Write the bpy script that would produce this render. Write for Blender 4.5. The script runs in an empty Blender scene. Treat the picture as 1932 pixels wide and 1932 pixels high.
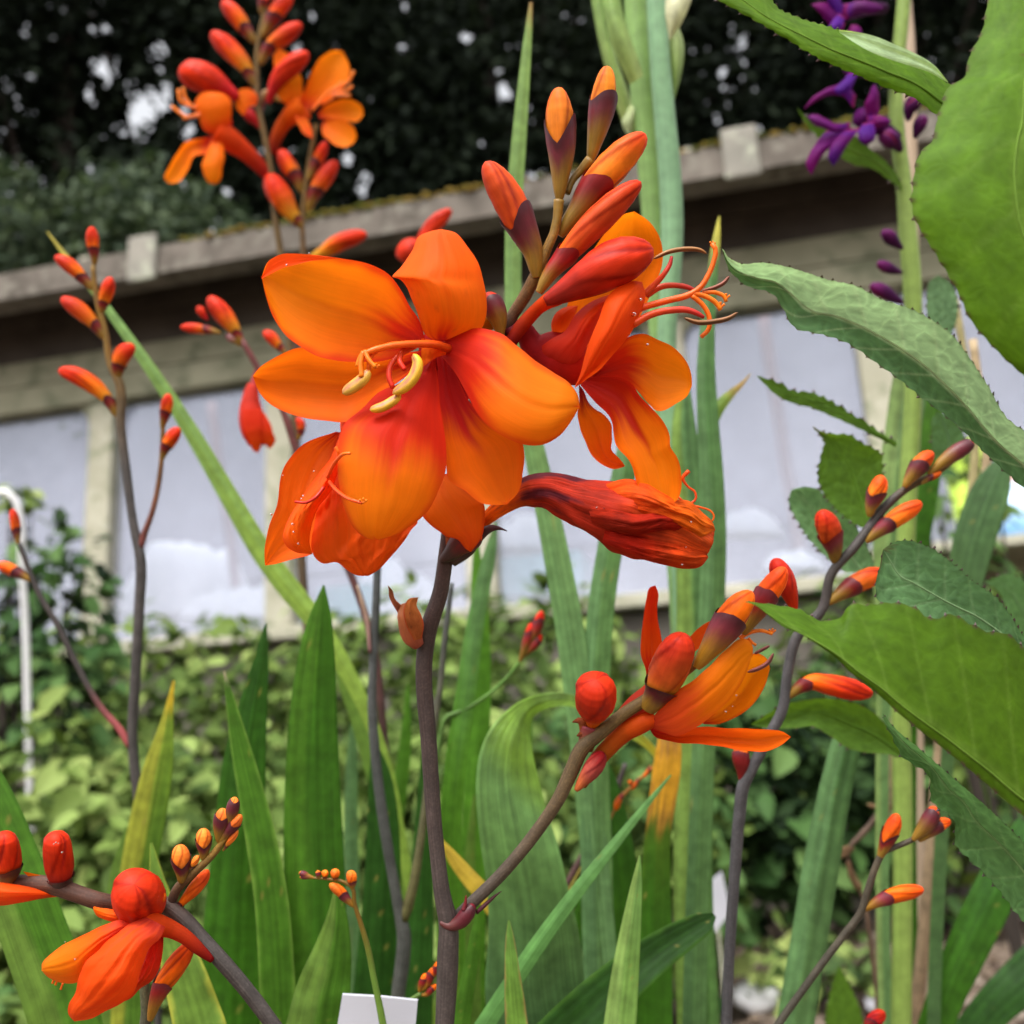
import bpy, math, random
import numpy as np
from mathutils import Matrix, Vector

# ------------------------------------------------------------------ camera, world, sun, exposure
scene = bpy.context.scene
COL = scene.collection
random.seed(7)
RNG = np.random.default_rng(7)
HALF = 966.0
FOV = 50.0
FPX = HALF / math.tan(math.radians(FOV / 2))
PITCH, ROLL = math.radians(14.6), math.radians(3.04)
CAM = np.array([0.0, 0.0, 0.40])
_r0 = np.array([1.0, 0, 0]); _u0 = np.array([0, -math.sin(PITCH), math.cos(PITCH)])
FWD = np.array([0, math.cos(PITCH), math.sin(PITCH)])
RIGHT = math.cos(ROLL) * _r0 - math.sin(ROLL) * _u0
UP = math.cos(ROLL) * _u0 + math.sin(ROLL) * _r0

cam_data = bpy.data.cameras.new('camera')
cam = bpy.data.objects.new('camera', cam_data)
COL.objects.link(cam)
cam.matrix_world = Matrix(((RIGHT[0], UP[0], -FWD[0], CAM[0]), (RIGHT[1], UP[1], -FWD[1], CAM[1]),
                           (RIGHT[2], UP[2], -FWD[2], CAM[2]), (0, 0, 0, 1)))
cam_data.sensor_width = 36.0
cam_data.lens = 18.0 / math.tan(math.radians(FOV / 2))
cam_data.clip_start = 0.01
cam_data.clip_end = 500
cam_data.dof.use_dof = True
cam_data.dof.focus_distance = 0.285
cam_data.dof.aperture_fstop = 14.5
scene.camera = cam

SUN_EL, SUN_AZ = 58.0, 200.0      # azimuth measured clockwise from +Y
world = bpy.data.worlds.new('World')
scene.world = world
world.use_nodes = True
wn = world.node_tree
for n in list(wn.nodes): wn.nodes.remove(n)
sky = wn.nodes.new('ShaderNodeTexSky'); sky.sky_type = 'NISHITA'; sky.sun_disc = False
sky.sun_elevation = math.radians(SUN_EL); sky.sun_rotation = math.radians(SUN_AZ)
sky.air_density = 1.0; sky.dust_density = 6.0; sky.ozone_density = 1.0
hs = wn.nodes.new('ShaderNodeHueSaturation'); hs.inputs['Saturation'].default_value = 0.14   # white overcast
bg = wn.nodes.new('ShaderNodeBackground'); bg.inputs['Strength'].default_value = 0.15
wo = wn.nodes.new('ShaderNodeOutputWorld')
wn.links.new(sky.outputs[0], hs.inputs['Color']); wn.links.new(hs.outputs[0], bg.inputs[0]); wn.links.new(bg.outputs[0], wo.inputs[0])

sl = bpy.data.lights.new('sun', 'SUN'); sl.energy = 0.6; sl.angle = math.radians(14); sl.color = (1, 0.96, 0.9)
so = bpy.data.objects.new('sun', sl); COL.objects.link(so)
_e, _a = math.radians(SUN_EL), math.radians(SUN_AZ)
sd = Vector((math.sin(_a) * math.cos(_e), math.cos(_a) * math.cos(_e), math.sin(_e)))
so.rotation_euler = sd.to_track_quat('Z', 'Y').to_euler(); so.location = (0, 0, 12)

scene.view_settings.view_transform = 'Standard'
scene.view_settings.look = 'None'
scene.view_settings.gamma = 1.0
scene.view_settings.use_curve_mapping = False
scene.view_settings.exposure = 1.38
scene.render.engine = 'CYCLES'
scene.cycles.use_denoising = True
scene.cycles.max_bounces = 8
scene.cycles.transparent_max_bounces = 12

# ------------------------------------------------------------------ helpers
ZOOM = {'F': (0, 0, 1.0), 'R1': (442, 378.8, .3676), 'R2': (868.1, 94.7, .28595), 'R3': (907.6, 513, .3268),
        'R4': (1026, 1026, .3268), 'A1': (0, 0, .3676), 'A2': (0, 394.6, .3268), 'A3': (0, 868.1, .3268),
        'A4': (0, 1379.5, .28595), 'B1': (552.5, 1300.6, .3268), 'B2': (1183.8, 1300.6, .38725),
        'B3': (1300.6, 710.3, .3268), 'B4': (1300.6, 0, .4084), 'B5': (789.2, 0, .4085), 'C3': (552.5, 947, .3268),
        'C2': (1499.5, 552.5, .24510)}

def px(z, x, y):
    a, b, s = ZOOM[z]
    return a + x * s, b + y * s

def ray(x, y):
    return FWD + RIGHT * ((x - HALF) / FPX) - UP * ((y - HALF) / FPX)

def at(x, y, d):
    """World point seen at photo position x, y (1932 grid) at depth d metres along the view axis."""
    return CAM + ray(x, y) * d

def at_arr(xy, d):
    xy = np.asarray(xy, float); d = np.asarray(d, float)
    R = FWD[None] + RIGHT[None] * ((xy[:, :1] - HALF) / FPX) - UP[None] * ((xy[:, 1:2] - HALF) / FPX)
    return CAM[None] + R * d.reshape(-1, 1)

def crom(pts, n):
    """Catmull-Rom resample of an (k, m) array to n rows, uniform in chord length."""
    P = np.asarray(pts, float)
    if len(P) == 1: return np.repeat(P, n, 0)
    seg = np.linalg.norm(np.diff(P[:, :2], axis=0), axis=1) + 1e-9
    T = np.concatenate([[0], np.cumsum(seg)])
    M = np.zeros_like(P)
    for i in range(len(P)):
        if i == 0: M[i] = (P[1] - P[0]) / seg[0]
        elif i == len(P) - 1: M[i] = (P[-1] - P[-2]) / seg[-1]
        else:
            a = (P[i] - P[i - 1]) / seg[i - 1]; b = (P[i + 1] - P[i]) / seg[i]
            M[i] = (a * seg[i] + b * seg[i - 1]) / (seg[i] + seg[i - 1])
    t = np.linspace(0, T[-1], n)
    k = np.clip(np.searchsorted(T, t, side='right') - 1, 0, len(seg) - 1)
    h = seg[k][:, None]; u = ((t - T[k]) / seg[k])[:, None]
    return ((2 * u**3 - 3 * u**2 + 1) * P[k] + (u**3 - 2 * u**2 + u) * h * M[k]
            + (-2 * u**3 + 3 * u**2) * P[k + 1] + (u**3 - u**2) * h * M[k + 1])

def sm(a, b, x):
    t = np.clip((x - a) / (b - a + 1e-12), 0, 1)
    return t * t * (3 - 2 * t)

def wob(x, seed, k=5):
    r = np.random.default_rng(seed)
    o = np.zeros_like(np.asarray(x, float))
    for i in range(k):
        f = (i + 1) * r.uniform(.7, 1.4)
        o = o + np.sin(2 * math.pi * (f * x + r.uniform())) / (i + 1.2)
    return o / 1.8

def mix(a, b, m):
    a = np.asarray(a, float); b = np.asarray(b, float); m = np.asarray(m, float)
    return a * (1 - m[..., None]) + b * m[..., None]

_SEED = [100]
def nseed():
    _SEED[0] += 1
    return _SEED[0]

def mk(name, V, faces, mat, parent=None, col=None, uv=None, smooth=True, origin=None, props=None):
    """Link one mesh object.  V are world positions; the mesh is stored relative to the thing's origin."""
    V = np.asarray(V, float)
    if parent is not None: origin = np.array(parent['_o'])
    if origin is None: origin = np.zeros(3)
    me = bpy.data.meshes.new(name)
    me.from_pydata((V - origin).tolist(), [], faces)
    if uv is not None:
        L = me.uv_layers.new(name='UVMap')
        idx = np.zeros(len(me.loops), int); me.loops.foreach_get('vertex_index', idx)
        L.data.foreach_set('uv', np.asarray(uv, np.float32)[idx].ravel())
    if col is not None:
        A = me.color_attributes.new('tint', 'FLOAT_COLOR', 'POINT')
        c = np.ones((len(V), 4), np.float32); c[:, :3] = col
        A.data.foreach_set('color', c.ravel())
    if smooth: me.polygons.foreach_set('use_smooth', [True] * len(me.polygons))
    me.materials.append(mat)
    o = bpy.data.objects.new(name, me); COL.objects.link(o)
    if parent is not None: o.parent = parent
    else: o.location = origin
    o['_o'] = [float(v) for v in origin]
    for k, v in (props or {}).items(): o[k] = v
    return o

def tag(o, label, cat, group=None):
    o['label'] = label; o['category'] = cat
    if group: o['group'] = group
    return o

def thing(name, label, cat, loc, group=None):
    o = bpy.data.objects.new(name, None); COL.objects.link(o)
    o.location = loc; o['_o'] = [float(v) for v in loc]
    return tag(o, label, cat, group)

def grid_faces(n, m, wrap=False):
    F = []
    for i in range(n - 1):
        for j in range(m - 1):
            F.append((i * m + j, i * m + j + 1, (i + 1) * m + j + 1, (i + 1) * m + j))
        if wrap: F.append((i * m + m - 1, i * m, (i + 1) * m, (i + 1) * m + m - 1))
    return F

# ------------------------------------------------------------------ materials
def new_mat(name):
    m = bpy.data.materials.new(name); m.use_nodes = True
    nt = m.node_tree
    for n in list(nt.nodes): nt.nodes.remove(n)
    return m, nt

def N(nt, t, **kw):
    n = nt.nodes.new(t)
    for k, v in kw.items(): setattr(n, k, v)
    return n

def organic(name, rough=.45, trans=0.3, tr_gain=(1, 1, 1), stripe=(4, 60), vary=.18, bump=.15, spec=.35, coat=0.0, speck=0.0, dist=.0006, net=0.0, netb=1.6, nets=210):
    """Plant surface: vertex pigment, lengthwise veins from the UVs, some light let through."""
    m, nt = new_mat(name); lk = nt.links.new
    att = N(nt, 'ShaderNodeAttribute', attribute_name='tint')
    uv = N(nt, 'ShaderNodeUVMap'); mp = N(nt, 'ShaderNodeMapping')
    mp.inputs['Scale'].default_value = (stripe[0], stripe[1], 1)
    lk(uv.outputs[0], mp.inputs[0])
    no = N(nt, 'ShaderNodeTexNoise'); no.inputs['Scale'].default_value = 1.0; no.inputs['Detail'].default_value = 3
    lk(mp.outputs[0], no.inputs['Vector'])
    tc = N(nt, 'ShaderNodeTexCoord')
    n2 = N(nt, 'ShaderNodeTexNoise'); n2.inputs['Scale'].default_value = 180; n2.inputs['Detail'].default_value = 4
    lk(tc.outputs['Object'], n2.inputs['Vector'])
    mr = N(nt, 'ShaderNodeMapRange'); mr.inputs[1].default_value = .25; mr.inputs[2].default_value = .75
    mr.inputs[3].default_value = 1 - vary; mr.inputs[4].default_value = 1 + vary
    lk(no.outputs['Fac'], mr.inputs[0])
    m2 = N(nt, 'ShaderNodeMapRange'); m2.inputs[1].default_value = .3; m2.inputs[2].default_value = .7
    m2.inputs[3].default_value = 1 - vary * .7; m2.inputs[4].default_value = 1 + vary * .7
    lk(n2.outputs['Fac'], m2.inputs[0])
    mu = N(nt, 'ShaderNodeMath', operation='MULTIPLY'); lk(mr.outputs[0], mu.inputs[0]); lk(m2.outputs[0], mu.inputs[1])
    vm = N(nt, 'ShaderNodeVectorMath', operation='SCALE'); lk(att.outputs['Color'], vm.inputs[0]); lk(mu.outputs[0], vm.inputs['Scale'])
    color = vm.outputs[0]
    if speck:
        n3 = N(nt, 'ShaderNodeTexNoise'); n3.inputs['Scale'].default_value = 1500; lk(tc.outputs['Object'], n3.inputs['Vector'])
        r3 = N(nt, 'ShaderNodeMapRange'); r3.inputs[1].default_value = .45; r3.inputs[2].default_value = .75
        r3.inputs[3].default_value = 1; r3.inputs[4].default_value = 1 + speck; lk(n3.outputs['Fac'], r3.inputs[0])
        v3 = N(nt, 'ShaderNodeVectorMath', operation='SCALE'); lk(color, v3.inputs[0]); lk(r3.outputs[0], v3.inputs['Scale']); color = v3.outputs[0]
    height2 = None
    if net:
        wv = N(nt, 'ShaderNodeTexNoise'); wv.inputs['Scale'].default_value = 120; lk(tc.outputs['Object'], wv.inputs['Vector'])
        va = N(nt, 'ShaderNodeVectorMath', operation='MULTIPLY_ADD'); lk(wv.outputs['Color'], va.inputs[0]); va.inputs[1].default_value = (.004,) * 3; lk(tc.outputs['Object'], va.inputs[2])
        vo = N(nt, 'ShaderNodeTexVoronoi', feature='DISTANCE_TO_EDGE'); vo.inputs['Scale'].default_value = nets; lk(va.outputs[0], vo.inputs['Vector'])
        rr = N(nt, 'ShaderNodeMapRange'); rr.inputs[1].default_value = 0; rr.inputs[2].default_value = .22; rr.inputs[3].default_value = 1 + net; rr.inputs[4].default_value = 1 - net * .25; lk(vo.outputs['Distance'], rr.inputs[0])
        vs = N(nt, 'ShaderNodeVectorMath', operation='SCALE'); lk(color, vs.inputs[0]); lk(rr.outputs[0], vs.inputs['Scale']); color = vs.outputs[0]
        h2 = N(nt, 'ShaderNodeMapRange'); h2.inputs[2].default_value = .35; lk(vo.outputs['Distance'], h2.inputs[0]); height2 = h2.outputs[0]
    bs = N(nt, 'ShaderNodeBsdfPrincipled')
    bs.inputs['Roughness'].default_value = rough; bs.inputs['Specular IOR Level'].default_value = spec
    if coat: bs.inputs['Coat Weight'].default_value = coat; bs.inputs['Coat Roughness'].default_value = .25
    lk(color, bs.inputs['Base Color'])
    bp = N(nt, 'ShaderNodeBump'); bp.inputs['Strength'].default_value = bump; bp.inputs['Distance'].default_value = dist
    ad = N(nt, 'ShaderNodeMath', operation='ADD'); lk(no.outputs['Fac'], ad.inputs[0]); lk(n2.outputs['Fac'], ad.inputs[1])
    hsock = ad.outputs[0]
    if height2 is not None:
        a2 = N(nt, 'ShaderNodeMath', operation='MULTIPLY_ADD'); lk(height2, a2.inputs[0]); a2.inputs[1].default_value = netb; lk(hsock, a2.inputs[2]); hsock = a2.outputs[0]
    lk(hsock, bp.inputs['Height']); lk(bp.outputs[0], bs.inputs['Normal'])
    out = N(nt, 'ShaderNodeOutputMaterial')
    if trans:
        tb = N(nt, 'ShaderNodeBsdfTranslucent')
        tg = N(nt, 'ShaderNodeVectorMath', operation='MULTIPLY'); tg.inputs[1].default_value = tr_gain
        lk(color, tg.inputs[0]); lk(tg.outputs[0], tb.inputs['Color']); lk(bp.outputs[0], tb.inputs['Normal'])
        mx = N(nt, 'ShaderNodeMixShader'); mx.inputs[0].default_value = trans
        lk(bs.outputs[0], mx.inputs[1]); lk(tb.outputs[0], mx.inputs[2]); lk(mx.outputs[0], out.inputs[0])
    else:
        lk(bs.outputs[0], out.inputs[0])
    return m

M_PETAL = organic('petal skin', .55, .48, (1, 1.05, 1), (2.2, 30), .055, .10, .10)
M_WILT = organic('withered petal skin', .6, .22, (1, 1, 1), (5, 70), .40, .6, .10)
M_BUD = organic('bud skin', .46, 0, stripe=(2, 16), vary=.22, bump=.16, spec=.09)
M_CALYX = organic('bract skin', .45, .05, stripe=(3, 18), vary=.2, bump=.15)
M_STEM = organic('stem bark', .55, 0, stripe=(14, 30), vary=.34, bump=.3, spec=.3, speck=.5)
M_FIL = organic('filament', .4, .2, stripe=(4, 4), vary=.08, bump=.05)
M_BLADE = organic('sword leaf', .46, .30, (1.2, 1.25, .7), (3, 90), .32, .25, .25)
M_LEAF = organic('toothed leaf', .6, .45, (1.35, 1.3, .5), (16, 10), .16, .26, .16, net=.07, netb=.28, nets=330)
M_LEAFB = organic('blue green toothed leaf', .62, .40, (1.05, 1.1, .9), (16, 10), .14, .35, .16, net=.18, netb=1.2, nets=240)
M_HERB = organic('small leaf', .65, .25, (1.2, 1.2, .6), (6, 6), .2, .2, .08)

def obj_leaf_mat(name, cols, rough=.6, trans=.3, spec=.10):
    """Leaf pigment picked per object."""
    m, nt = new_mat(name); lk = nt.links.new
    oi = N(nt, 'ShaderNodeObjectInfo')
    cr = N(nt, 'ShaderNodeValToRGB'); cr.color_ramp.elements[0].color = (*cols[0], 1); cr.color_ramp.elements[1].color = (*cols[-1], 1)
    for i, c in enumerate(cols[1:-1]):
        e = cr.color_ramp.elements.new((i + 1) / (len(cols) - 1)); e.color = (*c, 1)
    lk(oi.outputs['Random'], cr.inputs[0])
    tc = N(nt, 'ShaderNodeTexCoord'); no = N(nt, 'ShaderNodeTexNoise'); no.inputs['Scale'].default_value = 60; lk(tc.outputs['Object'], no.inputs['Vector'])
    mr = N(nt, 'ShaderNodeMapRange'); mr.inputs[3].default_value = .7; mr.inputs[4].default_value = 1.3; lk(no.outputs['Fac'], mr.inputs[0])
    vs = N(nt, 'ShaderNodeVectorMath', operation='SCALE'); lk(cr.outputs[0], vs.inputs[0]); lk(mr.outputs[0], vs.inputs['Scale'])
    bs = N(nt, 'ShaderNodeBsdfPrincipled'); bs.inputs['Roughness'].default_value = rough; bs.inputs['Specular IOR Level'].default_value = spec
    tb = N(nt, 'ShaderNodeBsdfTranslucent'); mx = N(nt, 'ShaderNodeMixShader'); mx.inputs[0].default_value = trans
    out = N(nt, 'ShaderNodeOutputMaterial')
    lk(vs.outputs[0], bs.inputs['Base Color']); lk(vs.outputs[0], tb.inputs['Color'])
    lk(bs.outputs[0], mx.inputs[1]); lk(tb.outputs[0], mx.inputs[2]); lk(mx.outputs[0], out.inputs[0])
    return m

def noisy(name, c0, c1, scale=6, rough=.8, bump=.4, detail=6, spec=.25, dist=.004, stretch=(1, 1, 1), third=None):
    m, nt = new_mat(name); lk = nt.links.new
    tc = N(nt, 'ShaderNodeTexCoord'); mp = N(nt, 'ShaderNodeMapping'); mp.inputs['Scale'].default_value = stretch
    lk(tc.outputs['Object'], mp.inputs[0])
    no = N(nt, 'ShaderNodeTexNoise'); no.inputs['Scale'].default_value = scale; no.inputs['Detail'].default_value = detail
    lk(mp.outputs[0], no.inputs['Vector'])
    cr = N(nt, 'ShaderNodeValToRGB'); cr.color_ramp.elements[0].position = .3; cr.color_ramp.elements[1].position = .7
    cr.color_ramp.elements[0].color = (*c0, 1); cr.color_ramp.elements[1].color = (*c1, 1); lk(no.outputs['Fac'], cr.inputs[0])
    color = cr.outputs[0]
    if third:
        n2 = N(nt, 'ShaderNodeTexNoise'); n2.inputs['Scale'].default_value = scale * 2.3; n2.inputs['Detail'].default_value = 5; lk(tc.outputs['Object'], n2.inputs['Vector'])
        r2 = N(nt, 'ShaderNodeMapRange'); r2.inputs[1].default_value = .52; r2.inputs[2].default_value = .66; lk(n2.outputs['Fac'], r2.inputs[0])
        mc = N(nt, 'ShaderNodeMix', data_type='RGBA'); lk(r2.outputs[0], mc.inputs[0]); lk(color, mc.inputs[6]); mc.inputs[7].default_value = (*third, 1)
        color = mc.outputs[2]
    bs = N(nt, 'ShaderNodeBsdfPrincipled'); bs.inputs['Roughness'].default_value = rough; bs.inputs['Specular IOR Level'].default_value = spec
    lk(color, bs.inputs['Base Color'])
    bp = N(nt, 'ShaderNodeBump'); bp.inputs['Strength'].default_value = bump; bp.inputs['Distance'].default_value = dist
    lk(no.outputs['Fac'], bp.inputs['Height']); lk(bp.outputs[0], bs.inputs['Normal'])
    out = N(nt, 'ShaderNodeOutputMaterial'); lk(bs.outputs[0], out.inputs[0])
    return m

def glass_mat(name, tint, haze, transp):
    m, nt = new_mat(name); lk = nt.links.new
    tc = N(nt, 'ShaderNodeTexCoord'); no = N(nt, 'ShaderNodeTexNoise'); no.inputs['Scale'].default_value = 2.2; no.inputs['Detail'].default_value = 5
    lk(tc.outputs['Object'], no.inputs['Vector'])
    mr = N(nt, 'ShaderNodeMapRange'); mr.inputs[1].default_value = .3; mr.inputs[2].default_value = .75; mr.inputs[3].default_value = transp + .08; mr.inputs[4].default_value = transp - .08
    lk(no.outputs['Fac'], mr.inputs[0])
    sp = N(nt, 'ShaderNodeSeparateXYZ'); lk(tc.outputs['Object'], sp.inputs[0])
    mp = N(nt, 'ShaderNodeMapping'); mp.inputs['Scale'].default_value = (2.6, 2.6, 1.3); lk(tc.outputs['Object'], mp.inputs[0])
    st = N(nt, 'ShaderNodeTexNoise'); st.inputs['Scale'].default_value = 1.0; st.inputs['Detail'].default_value = 6; lk(mp.outputs[0], st.inputs['Vector'])
    zr = N(nt, 'ShaderNodeMapRange'); zr.inputs[1].default_value = 1.05; zr.inputs[2].default_value = 2.05; zr.inputs[3].default_value = 1.35; zr.inputs[4].default_value = .35; lk(sp.outputs['Z'], zr.inputs[0])  # pane tint scale: paler towards the bottom, darker towards the top
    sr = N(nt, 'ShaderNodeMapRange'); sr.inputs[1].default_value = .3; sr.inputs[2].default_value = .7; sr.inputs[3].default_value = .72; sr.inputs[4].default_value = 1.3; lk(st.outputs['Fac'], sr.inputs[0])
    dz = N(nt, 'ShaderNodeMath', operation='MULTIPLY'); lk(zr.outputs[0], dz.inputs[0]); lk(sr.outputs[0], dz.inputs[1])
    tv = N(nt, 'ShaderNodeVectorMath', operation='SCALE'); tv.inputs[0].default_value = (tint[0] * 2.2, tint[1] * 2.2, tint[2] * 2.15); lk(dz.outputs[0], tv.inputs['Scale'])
    di = N(nt, 'ShaderNodeBsdfDiffuse'); di.inputs['Color'].default_value = (*tint, 1)
    tl = N(nt, 'ShaderNodeBsdfTranslucent'); tl.inputs['Color'].default_value = (*tint, 1)
    if name == 'graded pane': lk(tv.outputs[0], di.inputs['Color']); lk(tv.outputs[0], tl.inputs['Color'])
    dm = N(nt, 'ShaderNodeMixShader'); dm.inputs[0].default_value = .45; lk(di.outputs[0], dm.inputs[1]); lk(tl.outputs[0], dm.inputs[2])
    gl = N(nt, 'ShaderNodeBsdfGlossy'); gl.inputs['Roughness'].default_value = .12; gl.inputs['Color'].default_value = (.9, .92, 1, 1)
    m1 = N(nt, 'ShaderNodeMixShader'); m1.inputs[0].default_value = haze; lk(dm.outputs[0], m1.inputs[1]); lk(gl.outputs[0], m1.inputs[2])
    tr = N(nt, 'ShaderNodeBsdfTransparent'); tr.inputs['Color'].default_value = (.95, .97, 1, 1)
    m2 = N(nt, 'ShaderNodeMixShader'); lk(mr.outputs[0], m2.inputs[0]); lk(m1.outputs[0], m2.inputs[1]); lk(tr.outputs[0], m2.inputs[2])
    out = N(nt, 'ShaderNodeOutputMaterial'); lk(m2.outputs[0], out.inputs[0])
    return m

def plain(name, c, rough=.5, spec=.4):
    return noisy(name, tuple(v * .88 for v in c), tuple(min(1, v * 1.08) for v in c), 9, rough, .1, 4, spec)

M_DROP, _nt = new_mat('water')
_b = N(_nt, 'ShaderNodeBsdfPrincipled'); _b.inputs['Transmission Weight'].default_value = 1; _b.inputs['Roughness'].default_value = .02; _b.inputs['IOR'].default_value = 1.33
_o = N(_nt, 'ShaderNodeOutputMaterial'); _nt.links.new(_b.outputs[0], _o.inputs[0])

# ------------------------------------------------------------------ pigments (linear albedo)
ORANGE = np.array((.84, .150, .004)); AMBER = np.array((.86, .215, .004)); CORAL = np.array((.80, .080, .006))
RED = np.array((.56, .017, .005)); CRIM = np.array((.33, .010, .012)); MAROON = np.array((.115, .012, .020)); WINE = np.array((.055, .008, .014))
OLIVE = np.array((.24, .13, .014)); MUSTARD = np.array((.42, .20, .014)); BUDRED = np.array((.50, .024, .004)); BUDDK = np.array((.27, .016, .009))
BARK = np.array((.050, .041, .037)); BARKDK = np.array((.050, .026, .022)); BARKRED = np.array((.16, .038, .034))
GRN = np.array((.060, .135, .018)); GRND = np.array((.028, .080, .012)); GRNL = np.array((.14, .25, .035)); GLAU = np.array((.15, .27, .13)); YEL = np.array((.48, .38, .04))

# ------------------------------------------------------------------ plant builders
def petal(parent, z, L, R, D, d0=0, d1=0, bow=0, cup=0, tilt=0, c=(ORANGE, AMBER), red=.25, edge=.5, tongue=0, redc=RED,
          tipred=0, n=40, m=22, wav=.0, crinkle=0.0, mat=None, name='petal', fold=None, spots=0):
    """Loft between two edges (base to tip).  Depths in cm away from the viewer, added to base depth D (m)."""
    sd = nseed()
    A = crom([px(z, *p) for p in L], n); B = crom([px(z, *p) for p in R], n)
    s = np.linspace(0, 1, n)[:, None]; t = np.linspace(0, 1, m)[None]
    if wav:
        k = np.linalg.norm(A - B, axis=1, keepdims=True)
        dirv = (B - A) / (k + 1e-6)
        A = A + dirv * (wob(s, sd) * wav * np.sin(np.pi * s) ** .5); B = B + dirv * (wob(s, sd + 900) * wav * np.sin(np.pi * s) ** .5)
    xy = A[:, None] * (1 - t[..., None]) + B[:, None] * t[..., None]
    dep = d0 + (d1 - d0) * s - bow * np.sin(np.pi * s) + tilt * (t - .5) * np.sin(np.pi * np.clip(s * 1.1, 0, 1)) + cup * (4 * t * (1 - t)) * np.sin(np.pi * np.clip(s, 0.02, .98)) ** .6
    dep = dep + .035 * wob(t * .8 + s * .3, sd + 5) + .02 * wob(s, sd + 6)
    # narrow raised midline as on real tepals
    dep = dep + .035 * np.exp(-((t - .5) / .05) ** 2) * np.sin(np.pi * s)
    if crinkle:
        dep = dep + crinkle * (wob(t * 3.2 + .35 * s, sd + 1, 6) * .6 + wob(t * 1.3 + s * 2.6, sd + 2, 6) * .4) * np.sin(np.pi * np.clip(s, .03, 1) * .9)
    if fold:   # (t0, amount): crease line along the length
        dep = dep + fold[1] * np.abs(t - fold[0])
    V = at_arr(xy.reshape(-1, 2), D + dep.ravel() * .01)
    nz = wob(t * 1.7, sd + 3) * .07 + wob(t * 6, sd + 8) * .035
    tng = tongue * np.exp(-((t - .5) / .09) ** 2)
    base = mix(c[0], c[1], sm(.25, .9, s + 0 * t) * (1 - .3 * np.abs(2 * t - 1)))
    mr = 1 - sm(red - .13, red + .13, s - nz - tng)
    base = mix(base, redc, mr * .97)
    deep = (1 - sm(0, max(red, .01) * .75, s - nz * .6 - tng * .6)) * (1.0 if red > 0 else 0.0)
    base = mix(base, CRIM, deep * .6)
    eg = sm(.80, 1.0, np.abs(2 * t - 1) + .05 * wob(s * 2, sd + 4)) * edge
    base = mix(base, np.array((.60, .024, .005)), eg * (1 - .25 * s))
    mid = np.exp(-((t - .5) / .025) ** 2) * .25 * (1 - s)
    base = mix(base, RED, mid)
    if tipred: base = mix(base, CORAL, sm(1 - tipred, 1.02, s + 0 * t + nz))
    if spots: base = mix(base, MAROON, sm(.62, .95, wob(s * 2.3 + t, sd + 11) * .6 + wob(t * 3 - s, sd + 12) * .55) * spots)
    uv = np.stack([s + 0 * t, t + 0 * s], -1).reshape(-1, 2)
    return mk(name, V, grid_faces(n, m), mat or M_PETAL, parent, base.reshape(-1, 3), uv)

def sweep(C, rad, ring, roundness=None, phi0=0.0):
    """Rings round a world-space centreline C with radii rad; returns verts plus s, phi."""
    C = np.asarray(C, float); n = len(C)
    T = np.gradient(C, axis=0); T /= np.linalg.norm(T, axis=1, keepdims=True) + 1e-12
    ref = CAM - C.mean(0); ref /= np.linalg.norm(ref)
    X = ref[None] - T * (T @ ref)[:, None]
    bad = np.linalg.norm(X, axis=1) < .15
    if bad.any():
        alt = RIGHT[None] - T * (T @ RIGHT)[:, None]; X[bad] = alt[bad]
    X /= np.linalg.norm(X, axis=1, keepdims=True)
    Y = np.cross(T, X)
    ph = np.linspace(0, 2 * np.pi, ring, endpoint=False) + phi0
    rr = rad[:, None] if np.ndim(rad) == 1 else rad
    V = C[:, None] + (np.cos(ph)[None, :, None] * X[:, None] + np.sin(ph)[None, :, None] * Y[:, None]) * rr[..., None] * np.ones((n, ring, 1))
    return V, ph

def caps(F, n, m):
    F.append(tuple(range(m - 1, -1, -1))); F.append(tuple((n - 1) * m + j for j in range(m)))
    return F

def tube(parent, name, z, pts, D, mat=None, c0=BARK, c1=None, n=36, ring=10, ground=False, jit=.03, origin=None, colf=None, scale_w=True, knobs=None):
    """Stem: pts = (x, y, width[, depth cm]) in zoom units; optional extension to the soil."""
    sc = ZOOM[z][2]
    P = np.array([[*px(z, p[0], p[1]), p[2] * (sc if scale_w else 1), (p[3] if len(p) > 3 else 0)] for p in pts], float)
    Q = crom(P, n)
    d = D + Q[:, 3] * .01
    C = at_arr(Q[:, :2], d); R = Q[:, 2] * .5 * d / FPX
    if ground:
        end = C[-1]; dr = C[-1] - C[-4]; dr = dr / np.linalg.norm(dr)
        steps = []
        p = end.copy(); k = 0
        while p[2] > 0 and k < 60:
            w = min(1, k / 10); v = dr * (1 - w) + np.array([dr[0] * .25, .05, -1]) * w; v = v / np.linalg.norm(v)
            if v[2] > -.2: v[2] = -.2
            p = p + v * .03; steps.append(p.copy()); k += 1
        if steps:
            C = np.vstack([C, steps]); R = np.concatenate([R, np.full(len(steps), R[-1] * 1.1)])
    n2 = len(C); sd = nseed()
    s = np.linspace(0, 1, n2)
    R = R * (1 + jit * wob(s * 2.2, sd))
    V, ph = sweep(C, R, ring)
    cc0 = np.asarray(c0, float); cc1 = np.asarray(c1 if c1 is not None else c0, float)
    sv = s[:, None] + 0 * ph[None]
    col = mix(cc0, cc1, sv) * (1 + .12 * wob(s[:, None] * 3 + np.cos(ph)[None] * .2, sd + 1))[..., None]
    if colf is not None: col = colf(sv, ph[None] + 0 * sv, col)
    uv = np.stack([sv * 1.0, (ph / (2 * np.pi))[None] + 0 * sv], -1).reshape(-1, 2)
    F = caps(grid_faces(n2, ring, True), n2, ring)
    return mk(name, V.reshape(-1, 3), F, mat or M_STEM, parent, np.clip(col.reshape(-1, 3), 0, 1), uv, origin=origin)

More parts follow.
